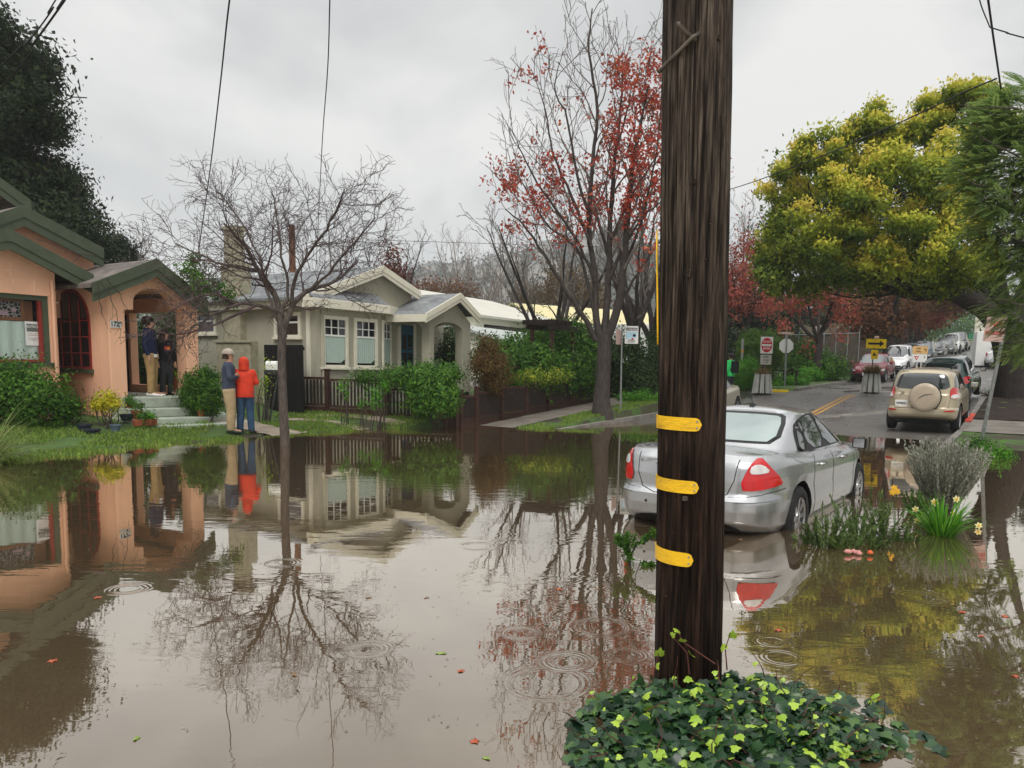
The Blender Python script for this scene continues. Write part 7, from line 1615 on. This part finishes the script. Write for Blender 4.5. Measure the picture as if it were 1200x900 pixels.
M['mesh_dark'] = mat('dark_screen', (.07, .06, .045), .85, var=.25, scale=2)
a_, b_ = atd(918, 445, 41.5), atd(1004, 445, 45); t = thing('mesh_fence', 'tall wire mesh fence with dark brown screening behind the forked maple', 'fence', (a_.x, a_.y, G(a_.x, a_.y)))
pp = [a_.lerp(b_, i/6) for i in range(7)]
for p_ in pp: z = G(p_.x, p_.y); B().tube([(p_.x, p_.y, z-.1), (p_.x, p_.y, z+2.5), (p_.x+.12, p_.y-.2, z+2.75)], .03, 8).build('post', M['metal'], t)
b = B(); V = []
for i in range(25): p_ = a_.lerp(b_, i/24); z = G(p_.x, p_.y); V += [(p_.x, p_.y+.03, z+.05), (p_.x, p_.y+.03+.02*math.sin(i*2), z+2.3)]
b.add(V, [(2*i, 2*i+1, 2*i+3, 2*i+2) for i in range(24)]); b.build('screen', M['mesh_dark'], t)
b = B(); b.tube([(p_.x, p_.y, G(p_.x, p_.y)+2.4) for p_ in pp], .02, 6); b.build('top_rail', M['metal'], t)
# low dark wooden rail by the stop sign
q = atd(905, 448, 35.5); t = thing('wooden_rail', 'low dark timber rail between the planter and the stop sign', 'rail', (q.x, q.y, G(q.x, q.y)))
for k_ in (0, .55, 1.1): p_ = q+XD*k_; z = G(p_.x, p_.y); B().bx(p_.x-.05, p_.x+.05, p_.y-.05, p_.y+.05, z-.1, z+.62).build('post', M['darkwood'], t)
p_ = q+XD*.55; B().obx((p_.x, p_.y, G(p_.x, p_.y)+.622), 1.3, .12, .07, TH).build('rail', M['darkwood'], t)

# ------------------------------------------------------------------ warehouse and hillside houses
M['roofwhite'] = mat('white_membrane_roof', (.55, .53, .46), .7, var=.06, scale=.5); M['wallyellow'] = mat('pale_yellow_wall', (.62, .55, .3), .7, var=.05, scale=.3); M['greyroof'] = mat('grey_green_roof', (.4, .43, .4), .7, var=.08)
def shed(name, label, A, Bp, depth, ze, zr, roofm, wallm, win=0):
    A = Vector((A.x, A.y, 0)); Bp = Vector((Bp.x, Bp.y, 0)); d = (Bp-A).normalized(); n_ = Vector((-d.y, d.x, 0)); n_ = n_ if n_.dot(fv) > 0 else -n_; ln = (Bp-A).length
    t = thing(name, label, 'building', (A.x, A.y, .5)); up_ = lambda z: Vector((0, 0, z))
    B().prism([A+up_(0), A+n_*depth*2+up_(0), A+n_*depth*2+up_(ze-.02), A+n_*depth+up_(zr-.05), A+up_(ze-.02)], d*ln).build('wall', wallm, t)
    b = B(); b.prism([A-n_*.4-d*.4+up_(ze-.1), A+n_*depth-d*.4+up_(zr), A+n_*depth-d*.4+up_(zr+.15), A-n_*.4-d*.4+up_(ze+.05)], d*(ln+.8)); b.prism([A+n_*(2*depth+.4)-d*.4+up_(ze-.1), A+n_*depth-d*.4+up_(zr+.002), A+n_*depth-d*.4+up_(zr+.152), A+n_*(2*depth+.4)-d*.4+up_(ze+.05)], d*(ln+.8)); b.build('roof', roofm, t)
    for i in range(win):
        s_ = A+d*(1+i*(ln-2)/max(win, 1)); B().prism([s_-n_*.06+up_(ze-1.2), s_+d*1.3-n_*.06+up_(ze-1.2), s_+d*1.3-n_*.06+up_(ze-.5), s_-n_*.06+up_(ze-.5)], n_*.05).build('window', M['glass'], t)
    return t
shed('warehouse', 'long warehouse with a white roof stretching behind the hedge', atd(557, 395, 50), atd(672, 395, 63), 8, 4.75, 6.9, M['roofwhite'], M['cream'], 10)
shed('annexe', 'low shed with a grey-green roof in front of the long warehouse', atd(588, 400, 42), atd(665, 400, 52), 3, 2.9, 3.7, M['greyroof'], M['cream'])
shed('warehouse', 'pale yellow warehouse seen between the maple trunks', atd(645, 395, 70), atd(800, 395, 78), 7, 5.6, 7.5, M['wallyellow'], M['wallyellow'])
q0h = None; r = np.random.RandomState(12); M['hhouse'] = mat('far_house_wall', (.45, .42, .38), .8, var=.1)
for i in range(26):
    px = r.uniform(470, 690); cd = r.uniform(560, 720); p_ = atd(px, 430, cd); z = float(hillz(np.array(p_.x), np.array(p_.y)))
    t = thing('hillside_house', 'small pale house among the trees on the misty hillside', 'house', (p_.x, p_.y, z), 'houses scattered over the misty hillside')
    s_ = r.uniform(8, 13); B().obx((p_.x, p_.y, z), s_, s_*.8, 13, TH).build('wall', M['hhouse'], t); B().obx((p_.x, p_.y, z+13.01), s_*1.1, s_*.9, 2.5, TH, taper=.3).build('roof', M['shingle_brown'] if i % 2 else M['slate'], t)
# ------------------------------------------------------------------ wires and the far pole
def wirething(name, lb, pts, r_=.009): 
    ln, _ = smoothline(pts, [1]*len(pts), 6); b = B(); b.tube(ln, r_, 6); o = b.build(name, M['wire'], smooth=True, origin=tuple(pts[0])); setp(o, lb, 'wire')
wirething('overhead_wire', 'wire dropping from the sky to the peach porch roof, left of the two', [atd(340, -700, 5), atd(285, -90, 7.5), atd(269, 0, 8.6), atd(258, 100, 11), atd(246, 200, 14), atd(232, 300, 17.8)], .009)
wirething('overhead_wire', 'thin vertical looking wire ending above the greige bungalow roof', [atd(395, -700, 6), atd(389, -90, 9), atd(386.5, 0, 10), atd(384, 80, 12), atd(378, 160, 15), atd(374, 240, 19), atd(370, 318, 23)], .008)
wirething('overhead_wire', 'lower of two dark cables crossing the top left corner before the oak', [atd(500, -600, 7), atd(95, -30, 8), atd(76, 0, 8), atd(40, 50, 8.4), atd(-10, 115, 9), atd(-300, 420, 12)], .01)
wirething('overhead_wire', 'upper of two dark cables crossing the top left corner before the oak', [atd(470, -600, 7.4), atd(85, -30, 8.4), atd(62, 10, 8.4), atd(30, 52, 8.8), atd(-12, 92, 9.4), atd(-300, 400, 12)], .007)
wirething('overhead_wire', 'thick steep cable at the top right corner', [atd(1090, -500, 5), atd(1152, -40, 9), atd(1158, 0, 9.5), atd(1165, 50, 10.5), atd(1173, 104, 12)], .013)
wirething('overhead_wire', 'thin cable falling beside the thick steep cable at the top right', [atd(1085, -500, 5), atd(1143, -40, 9), atd(1148, 0, 9.3), atd(1160, 32, 9.8)], .007)
wirething('overhead_wire', 'short cable running off the right edge near the top', [atd(1160, 32, 9.8), atd(1180, 38, 9.9), atd(1215, 48, 10), atd(1500, 120, 11)], .008)
wirething('overhead_wire', 'long cable sloping down left over the yellow-green tree', [atd(1168, 92, 11.8), atd(1130, 108, 13), atd(1040, 150, 16), atd(940, 192, 20), atd(855, 222, 24), atd(780, 240, 28)], .012)
wirething('overhead_wire', 'pale hairline cable far away between the bungalow and the maple', [atd(430, 281, 60), atd(560, 285, 62), atd(700, 289, 64)], .018)
q = atd(345, 430, 30); t = thing('utility_pole', 'distant slim brown pole rising behind the bungalow roof', 'pole', (q.x, q.y, .5)); tp_ = atd(346, 264, 30); B().tube([(q.x, q.y, .3), (q.x, q.y, tp_.z)], .12, 10).build('shaft', M['brownwood'], t)

# ------------------------------------------------------------------ mailbox, pots, porch things
q = atd(312, 487, 18.6); z = G(q.x, q.y); cdm = 18.6; t = thing('mailbox', 'white mailbox on a dark post left of the bare street tree', 'mailbox', (q.x, q.y, z)); tp_ = atd(313, 440, cdm); B().tube([(q.x, q.y, z-.1), (q.x, q.y, tp_.z)], .035, 8).build('post', M['steel_dark'], t)
c, w_, h_ = span(313, 424, 326, 434, cdm); b = B(); rr_ = w_*.3; b.prism([c+fv*(rr_*x)+Vector((0, 0, y)) -XD*w_*.55 for x, y in [(-1, -.09), (1, -.09), (1, .02)]+[(math.cos(math.pi*i/10), .02+.1*math.sin(math.pi*i/10)) for i in range(1, 10)]+[(-1, .02)]], XD*w_*1.1).build('box', M['white'], t); B().obx((c.x, c.y, c.z-.2), w_*1.2, .3, .1, TH).build('shelf', M['steel_dark'], t)
b0_ = atd(315, 492, 18.3); t1_ = atd(326, 438, 18.4); t = thing('leaning_stick', 'thin dark pole leaning against the mailbox', 'pole', (b0_.x, b0_.y, G(b0_.x, b0_.y))); B().tube([(b0_.x, b0_.y, G(b0_.x, b0_.y)-.05), t1_], .022, 7).build('shaft', M['steel_dark'], t)
def pot(label, px, py, cd, r_, h_, z, mt='terracotta', plant=None, seed=1, box=None):
    q = atd(px, py, cd); t = thing('plant_pot', label, 'plant pot', (q.x, q.y, z)); 
    if box: B().obx((q.x, q.y, z), box[0], box[1], h_, R(90), taper=1.12).build('tub', M[mt], t, bevel=.008)
    else: B().lathe([(r_*.72, 0), (r_*.95, h_*.8), (r_*1.06, h_*.82), (r_*1.06, h_), (r_*.88, h_), (r_*.85, h_*.9), (.001, h_*.88)], (q.x, q.y, z), 20).build('tub', M[mt], t, smooth=False)
    if plant: foliage('plant', [((q.x, q.y, z+h_+plant[1]*.5), (plant[0], plant[0], plant[1]))], 14, 26, .05, .05, plant[2], t, seed=seed)
    return t
zs = [.75, .52, .33, .2]
M['darkpot'] = mat('dark_glazed_pot', (.03, .035, .045), .2); M['bluepot'] = mat('blue_grey_pot', (.09, .13, .16), .4)
pot('round terracotta bowl at the right end of the top porch step', 214, 478, 18.0, .17, .2, .52, plant=(.1, .12, G8), seed=2)
pot('small terracotta pot at the right end of the lowest step', 236, 487, 17.4, .09, .14, .33, plant=(.06, .07, G7), seed=3)
pot('dark glazed bowl on the middle step beside the hedge', 226, 482, 17.7, .11, .13, .33, mt='darkpot')
pot('orange-red window box on the left side of the steps, left one', 166, 490, 15.9, .1, .13, .22, box=(.3, .14), plant=(.12, .1, G1), seed=4)
pot('orange-red window box on the steps right of its twin', 176, 490, 16.1, .1, .13, .22, box=(.2, .14), plant=(.08, .07, G7), seed=5)
pot('brown pot with a fern on the left of the second step', 160, 478, 16.4, .11, .16, .34, plant=(.16, .14, G1), seed=6)
pot('small brown pot at the left end of the top step', 153, 470, 16.9, .09, .12, .52, plant=(.1, .09, G1), seed=7)
pot('dark bowl on the lower left step behind the window boxes', 148, 482, 16.3, .14, .13, .3, mt='darkpot')
pot('blue-grey pot on the grass below the yellow leaved shrub', 135, 490, 15.3, .1, .17, .12, mt='bluepot')
pot('black bucket beside the wide leafy shrub', 98, 486, 15.0, .13, .22, .1, mt='darkpot')
pot('black tub lying between the shrub and the yellow leaved one', 107, 490, 14.8, .15, .16, .08, mt='darkpot')
pot('tall terracotta pot with trailing green plant just inside the right porch pillar', 206, 465, 18.7, .17, .42, .75, plant=(.3, .16, G3), seed=8)
q = atd(175, 465, 18.6); t = thing('porch_bench', 'dark wooden bench against the wall inside the peach porch', 'bench', (-19.6, q.y, .755)); yb = yr-1.2
B().bx(-19.9, -19.5, yl+.35, yl+1.15, 1.1, 1.15).build('seat', M['darkwood'], t)
for x in (-19.87, -19.55):
    for y in (yl+.4, yl+1.1): B().bx(x-.025, x+.025, y-.025, y+.025, .752, 1.098).build('leg', M['darkwood'], t)
B().bx(-19.95, -19.9, yl+.35, yl+1.15, 1.15, 1.6).build('backrest', M['darkwood'], t)

# ------------------------------------------------------------------ people
def skin(name, V, E, Rr, mt, parent, root=0, sub=2):
    me = bpy.data.meshes.new(name); me.from_pydata([tuple(v) for v in V], E, []); o = bpy.data.objects.new(name, me); COL.objects.link(o)
    md = o.modifiers.new('s', 'SKIN'); md.use_smooth_shade = True
    for i, d in enumerate(me.skin_vertices[0].data): d.radius = (Rr[i], Rr[i]) if not isinstance(Rr[i], tuple) else Rr[i]; d.use_root = (i == root)
    sm = o.modifiers.new('d', 'SUBSURF'); sm.levels = sub; sm.render_levels = sub
    applymods(o); o.data.materials.clear(); o.data.materials.append(mt); o.parent = parent; ORG[o.name] = Vector((0, 0, 0)); o.data.polygons.foreach_set('use_smooth', [True]*len(o.data.polygons)); return o
def limb(b, pts, rad, n=14):
    pl, rl = smoothline(pts, rad, 4); b.tube(pl, rl, n)
SKIN = mat('skin', (.45, .25, .17), .55, var=.06)
def person(label, H, loc, rz, pose, hair, haircol, top, legs, shoes, hood=False, cap=None, headturn=0, sleeves=True, longhair=False):
    t = thing('person', label, 'person', (0, 0, 0)); h = H
    P = dict(pel=(0, 0, .53*h), wai=(0, 0, .62*h), che=(0, .005, .74*h), nec=(0, -.005, .835*h), hd0=(0, .012*h, .885*h), hd1=(0, .008*h, .935*h), hd2=(0, 0, .972*h), nose=(0, .075*h*.72, .915*h), chin=(0, .045*h, .885*h))
    st = pose.get('stance', .055); fx = pose.get('feet', ((-st*1.25, .0), (st*1.25, .02)))
    for s_, sd_, f_ in (('l', -1, fx[0]), ('r', 1, fx[1])):
        P['hip'+s_] = (sd_*.052*h, 0, .5*h); P['kne'+s_] = ((sd_*.055*h+f_[0]*h*.9)/2, .02+f_[1]*h*.4, .275*h); P['ank'+s_] = (f_[0]*h, f_[1]*h-.01, .045*h); P['toe'+s_] = (f_[0]*h*1.15, f_[1]*h+.13*h*.9, .02*h)
        P['sho'+s_] = (sd_*.105*h, -.005, .815*h); a = pose[s_]; P['elb'+s_], P['wri'+s_] = [tuple(c*h for c in v) for v in a[:2]]; P['han'+s_] = tuple(c*h for c in a[2])
    names = list(P); V = [P[k] for k in names]; ix = {k: i for i, k in enumerate(names)}
    if headturn:
        m_ = Matrix.Rotation(headturn, 3, 'Z')
        for k in ('hd0', 'hd1', 'hd2', 'nose', 'chin'): V[ix[k]] = tuple(m_ @ Vector(P[k]))
    E = [('pel', 'wai'), ('wai', 'che'), ('che', 'nec'), ('nec', 'hd0'), ('hd0', 'hd1'), ('hd1', 'hd2')]
    rr = dict(pel=.075, wai=.07, che=.08, nec=.034, hd0=.042, hd1=.056, hd2=.038, nose=.006, chin=.022)
    Rr = {k: v*h for k, v in rr.items()}
    for s_ in 'lr':
        E += [('pel', 'hip'+s_), ('hip'+s_, 'kne'+s_), ('kne'+s_, 'ank'+s_), ('ank'+s_, 'toe'+s_), ('che', 'sho'+s_), ('sho'+s_, 'elb'+s_), ('elb'+s_, 'wri'+s_), ('wri'+s_, 'han'+s_)]
        for k, v in (('hip', .05), ('kne', .032), ('ank', .022), ('toe', .018), ('sho', .034), ('elb', .022), ('wri', .015), ('han', .018)): Rr[k+s_] = v*h
    E += [('hd1', 'nose')]; E = [(ix[a], ix[b_]) for a, b_ in E if a != 'chin']
    names2 = list(names); keep = [i for i in range(len(V)) if names[i] != 'chin']; mp_ = {o_: n_ for n_, o_ in enumerate(keep)}
    VV = [V[i] for i in keep]; EE = [(mp_[a], mp_[b_]) for a, b_ in E]; RR = [Rr[names[i]] for i in keep]
    for s_ in 'lr':    # hand: four fingers and a thumb, gently curled
        w0 = Vector(P['wri'+s_]); h0 = Vector(P['han'+s_]); d = (h0-w0).normalized(); sd = d.cross(Vector((0, 1, 0))).normalized() if abs(d.y) < .9 else Vector((1, 0, 0)); nn = d.cross(sd); hi = mp_[ix['han'+s_]]
        for j, (o_, l_) in enumerate(((-.6, .8), (-.2, 1), (.2, .95), (.6, .75))):
            a = h0+sd*o_*.028+d*.012; b1_ = a+d*.035*l_+nn*.004; c1_ = b1_+(d*.7+nn*.6)*.026*l_; k = len(VV); VV += [tuple(a), tuple(b1_), tuple(c1_)]; RR += [.0095, .009, .0075]; EE += [(hi, k), (k, k+1), (k+1, k+2)]
        a = h0-d*.02+sd*.026; k = len(VV); VV += [tuple(a+sd*.012), tuple(a+sd*.03+d*.03)]; RR += [.011, .009]; EE += [(hi, k), (k, k+1)]
    body = skin('body', VV, EE, RR, SKIN, t, 0)
    m_ = Matrix.Rotation(headturn, 3, 'Z')
    b = B()
    for s_ in (-1, 1): c = m_ @ Vector((s_*.02*h, .058*h, .925*h)); b.lathe([(.001, -.006), (.007, 0), (.001, .006)], c, 8)
    b.build('eyes', M['signblack'], body); c = m_ @ Vector((0, .061*h, .898*h)); B().obx(c, .035, .008, .006, headturn).build('mouth', mat('lips', (.3, .1, .08), .5), body)
    # trousers
    b = B(); Wt = legs.get('w', 1)
    for s_ in 'lr':
        hp, kn, an = [Vector(P[k+s_]) for k in ('hip', 'kne', 'ank')]
        limb(b, [hp+Vector((0, 0, .03*h)), hp.lerp(kn, .5)+Vector((0, .008, 0)), kn, kn.lerp(an, .55), an+Vector((0, .005, -.012*h))], [.062*h*Wt, .054*h*Wt, .044*h*Wt, .041*h*Wt, .038*h*Wt*legs.get('hem', 1)])
    b.loft([[(rx*h*math.cos(2*math.pi*i/20), ry*h*math.sin(2*math.pi*i/20), z*h) for i in range(20)] for z, rx, ry in ((.46, .085, .06), (.49, .104, .072), (.55, .1, .07), (.6, .09, .062))])
    o = b.build('trousers', legs['m'], t, smooth=True)
    if legs.get('pocket'): 
        for sd_ in (-1, 1): B().obx((sd_*.1*h, 0, .36*h), .012*h, .07*h, .08*h).build('pocket', legs['m'], o, bevel=.006)
    # shoes
    for s_ in 'lr':
        an = Vector(P['ank'+s_]); to = Vector(P['toe'+s_]); d = (to-an); d.z = 0; d.normalize(); sd = Vector((d.y, -d.x, 0)); b = B(); rings = []
        for u, w_, hh_ in ((-.05, .022, .045), (-.025, .034, .05), (.03, .036, .045), (.08, .04, .032), (.125, .034, .024), (.15, .016, .016)):
            c = Vector((an.x, an.y, 0))+d*u*h*.95; rings.append([c+sd*w_*h*math.cos(a)+Vector((0, 0, max(0.001, hh_*h*(.5+.5*math.sin(a)))*1.0)) for a in [2*math.pi*i/12 for i in range(12)]])
        b.loft(rings); b.build('shoe', shoes, t, smooth=True)
    # top
    b = B(); T = top; bw = T.get('w', 1)
    prof = T.get('prof') or ((T.get('hem', .5), .102, .074), (T.get('hem', .5)+.02, .106, .076), (.6, .102, .07), (.68, .107, .072), (.75, .116, .074), (.79, .12, .066), (.815, .108, .056), (.832, .07, .046), (.842, .045, .042), (.85, .04, .04))
    b.loft([[(rx*bw*h*math.cos(2*math.pi*i/24), ry*bw*h*math.sin(2*math.pi*i/24)-.003, z*h) for i in range(24)] for z, rx, ry in prof])
    for s_ in 'lr':
        sh, el, wr_ = [Vector(P[k+s_]) for k in ('sho', 'elb', 'wri')]; e2 = el.lerp(wr_, .92); sg = -1 if s_ == 'l' else 1
        limb(b, [sh+Vector((-sg*.03*h, 0, -.004*h)), sh+Vector((sg*.002*h, 0, -.012*h)), sh.lerp(el, .35), sh.lerp(el, .75), el, el.lerp(wr_, .5), e2], [.03*h, .036*h, .036*h, .033*h, .032*h, .028*h, .023*h])
    o = b.build('jacket' if T.get('jacket') else 'top', T['m'], t, smooth=True); tp_o = o
    if T.get('shirt'): b = B(); b.loft([[(rx*h*math.cos(2*math.pi*i/24), ry*h*math.sin(2*math.pi*i/24), z*h) for i in range(24)] for z, rx, ry in ((.485, .108, .08), (.49, .108, .08), (.55, .104, .072))]); b.build('shirt', T['shirt'], t, smooth=True)
    if T.get('print'):
        V_ = []; 
        def fr(x, z): return (x*h, (.0745*bw*math.sqrt(max(0, 1-(x/.116)**2)))*h+.004, z*h)
        for nm, pts, mm, oo in T['print']: B().add([tuple(Vector(fr(x, z))+Vector((0, oo, 0))) for x, z in pts], [tuple(range(len(pts)))]).build(nm, mm, tp_o)
    hc = m_ @ Vector((0, 0, .945*h))
    def dome(name, mm, r0, z0, z1, sq=1.15, back=0, par=t):
        b = B(); rings = []
        for k in range(8):
            u = k/7; z = z0+(z1-z0)*u; rr2 = r0*math.sqrt(max(.02, 1-u**2.2)); rings.append([tuple(m_ @ Vector((rr2*math.cos(2*math.pi*i/20), rr2*sq*math.sin(2*math.pi*i/20)-back, z))) for i in range(20)])
        b.loft(rings); return b.build(name, mm, par, smooth=True)
    if hood:
        b = B(); rings = []
        for z, rx, ry, oy in ((.82, .075, .07, -.01), (.85, .062, .062, -.01), (.88, .063, .07, -.008), (.92, .065, .078, -.006), (.955, .06, .074, -.008), (.985, .042, .055, -.012), (1.0, .012, .02, -.015)):
            rings.append([tuple(m_ @ Vector((rx*h*math.cos(a), ry*h*math.sin(a)*(.72 if math.sin(a) > 0 else 1)+oy*h, z*h))) for a in [2*math.pi*i/24 for i in range(24)]])
        b.loft(rings); b.build('hood', T['m'], t, smooth=True)
    elif hair:
        if not cap: dome('hair', haircol, .062*h, .925*h, 1.0*h, 1.18, .016*h, body)
        dome('hair', haircol, (.048 if cap else .056)*h, .885*h, .96*h, 1.05, .022*h, body)
        if longhair:
            b = B(); b.loft([[tuple(m_ @ Vector((rx*h*math.cos(a), ry*h*math.sin(a)-.02*h, z*h))) for a in [2*math.pi*i/18 for i in range(18)]] for z, rx, ry in ((.79, .05, .03), (.84, .06, .045), (.9, .063, .055), (.95, .062, .06), (.99, .04, .05))]); b.build('long_hair', haircol, body, smooth=True)
    if cap:
        cp = dome('cap', cap, .066*h, .94*h, 1.012*h, 1.12, .002*h); b = B(); b.prism([tuple(m_ @ Vector((.05*h*math.cos(a), .045*h+.075*h*math.sin(a), .943*h))) for a in [math.pi*i/12 for i in range(13)]], (0, 0, .006)); b.build('peak', mat('pale_green_peak', (.3, .45, .38), .7), cp)
    place(t, loc, rz); return t
rest = lambda sd, k=0: ((sd*.135, -.01, .63), (sd*.135, .03, .5), (sd*.132, .045, .455))
pocket = lambda sd: ((sd*.155, -.035, .645), (sd*.118, .035, .535), (sd*.1, .055, .5))
def crossed(s_):
    sd = -1 if s_ == 'l' else 1; return ((sd*.14, .03, .665), (-sd*.03, .115, .69 if s_ == 'l' else .675), (-sd*.085, .1, .70))
navy = mat('navy_denim', (.012, .02, .06), .8, var=.2, bump=1, bscale=11); tan = mat('khaki_cotton', (.38, .25, .11), .85, var=.14, scale=7, bump=1, bscale=9); tan2 = mat('light_khaki', (.42, .31, .18), .85, var=.14, scale=7, bump=1, bscale=9)
charcoal = mat('charcoal_fleece', (.03, .032, .037), .9, bump=1, bscale=9); blackc = mat('black_cotton', (.012, .012, .014), .9); slate_b = mat('slate_blue_knit', (.055, .068, .105), .9, var=.15, bump=1, bscale=10); orange = mat('orange_red_shell', (.66, .05, .02), .6, var=.14, scale=5, bump=1, bscale=9); jeans = mat('blue_jeans', (.035, .075, .14), .85, var=.25, bump=1, bscale=10)
brown_hair = mat('brown_hair', (.05, .025, .015), .6); dark_hair = mat('dark_hair', (.015, .01, .008), .6)
def at_px(px, py, z): q = onZ(px, py, z); return q
q = at_px(178, 464, .752)
person('man in a dark navy jacket and khaki trousers standing on the porch, hand in pocket', 1.83, (q.x, q.y, .752), R(-50), dict(l=pocket(-1), r=rest(1)), True, dark_hair, dict(m=navy, hem=.515, jacket=True, shirt=M['white'], w=1.03), dict(m=tan, w=1.05), M['white'], headturn=R(14))
q = at_px(191.5, 463, .752)
pr = [('print_panel', [(-.045, .67), (.045, .67), (.045, .74), (-.045, .74)], mat('print_red', (.5, .05, .04), .7), .0), ('print_sun', [(-.03, .69), (.0, .685), (.015, .705), (0, .722), (-.03, .72)], mat('print_yellow', (.8, .4, .03), .7), .003), ('print_blue', [(-.045, .665), (.045, .665), (.045, .685), (-.045, .685)], mat('print_navy', (.05, .05, .1), .7), .004)]
person('woman in a black sweatshirt with a sunset print standing beside the man on the porch', 1.56, (q.x+.05, q.y+.05, .752), R(-92), dict(l=rest(-1), r=rest(1)), True, brown_hair, dict(m=blackc, hem=.5, w=1.02, print=pr), dict(m=charcoal, w=1.0, hem=1.15), blackc, headturn=R(48), longhair=True)
q = at_px(270, 504, G(-15.2, 10.5)+.02)
person('man in a slate blue top, khaki cargo trousers and pale cap with folded arms', 1.77, (q.x, q.y, G(q.x, q.y)+.015), R(-42), dict(l=crossed('l'), r=crossed('r')), True, brown_hair, dict(m=slate_b, hem=.5, w=1.05), dict(m=tan2, w=1.18, pocket=True), mat('dark_green_shoe', (.03, .045, .035), .6), cap=mat('beige_cap', (.42, .36, .3), .8), headturn=R(4))
q = at_px(288, 504, G(-15.2, 10.9)+.02)
person('person in a bright orange-red hooded rain jacket and blue jeans seen from behind', 1.64, (q.x, q.y, G(q.x, q.y)+.015), R(42), dict(l=crossed('l'), r=crossed('r')), False, None, dict(m=orange, hem=.475, w=1.1, jacket=True), dict(m=jeans, w=1.05), mat('dark_shoe', (.02, .02, .022), .6), hood=True)
q = atd(855, 462, 29.5)
person('person in a bright green jacket and black backpack half hidden by the wooden pole', 1.75, (q.x, q.y, G(q.x, q.y)), R(75), dict(l=rest(-1), r=((.17, -.02, .66), (.2, .03, .55), (.2, .05, .51)), feet=((-.06, .06), (.06, -.05))), True, dark_hair, dict(m=mat('bright_green_jacket', (.03, .5, .12), .5), hem=.49, w=1.08, jacket=True), dict(m=charcoal), blackc, cap=None)
pq = q; t = thing('backpack', 'black backpack worn by the person in the green jacket', 'backpack', (0, 0, 0)); B().obx((0, -.19, 1.0), .3, .2, .45).build('bag', blackc, t, bevel=.05); B().obx((0, -.1, 1.1), .34, .03, .05).build('strap', blackc, t); place(t, (pq.x, pq.y, G(pq.x, pq.y)), R(75))

# ------------------------------------------------------------------ vines and rainwater goods on the peach house
def vine(lb, starts, X, seed, n=3):
    ls = []; r = np.random.RandomState(seed)
    for pts in starts: ls.append(smoothline([onX(x, y, X+.05+.05*r.rand()) for x, y in pts], [.012*(1-.75*i/(len(pts)-1)) for i in range(len(pts))], 4, jit=.012, seed=seed))
    al, _ = subbranch(ls, [dict(n=3, len=.45, ang=.7, rad=.5, up=-.12, wig=.25, min=.003, seg=4)], seed); o = lines_mesh('hanging_vine', al, M['twig'], None, n=5, origin=ls[0][0][0]); setp(o, lb, 'vine')
vine('bare brown vine hanging over the porch gable beside the house number', [[(118, 330), (128, 345), (138, 372), (142, 402)], [(125, 326), (140, 345), (150, 366)], [(115, 330), (118, 360), (124, 380)]], -16.95, 3)
vine('bare vine trailing across the right half of the porch gable', [[(238, 345), (215, 350), (195, 352), (170, 348)], [(235, 350), (222, 372), (208, 385)], [(240, 340), (200, 335), (170, 325)]], -16.95, 4)
vine('thin vine stem creeping over the stucco between the two left gables', [[(112, 300), (90, 296), (66, 288), (42, 280)], [(96, 298), (84, 310), (75, 318)]], -18.85, 5)
t = thing('downpipe', 'peach painted downpipe at the corner between the big window and the arched one', 'pipe', (WX_, yc2, .2)); B().tube([(WX_+.05, yc2-.08, 3.2), (WX_+.05, yc2-.08, .2)], .03, 8).build('pipe', M['peach'], t)
# ------------------------------------------------------------------ damp air
HX = B().bx(-1000, 1000, -70, 1500, -3, 140).build('haze', None or bpy.data.materials.new('damp_air'))
hm = HX.data.materials[0]; hm.use_nodes = True; nt = hm.node_tree; nt.nodes.remove(nt.nodes['Principled BSDF']); pv = N(nt, 'ShaderNodeVolumePrincipled'); pv.inputs['Density'].default_value = .00055; pv.inputs['Color'].default_value = (.8, .84, .88, 1); nt.links.new(pv.outputs[0], nt.nodes['Material Output'].inputs['Volume']); setp(HX, kind='stuff')
cy.volume_bounces = 1
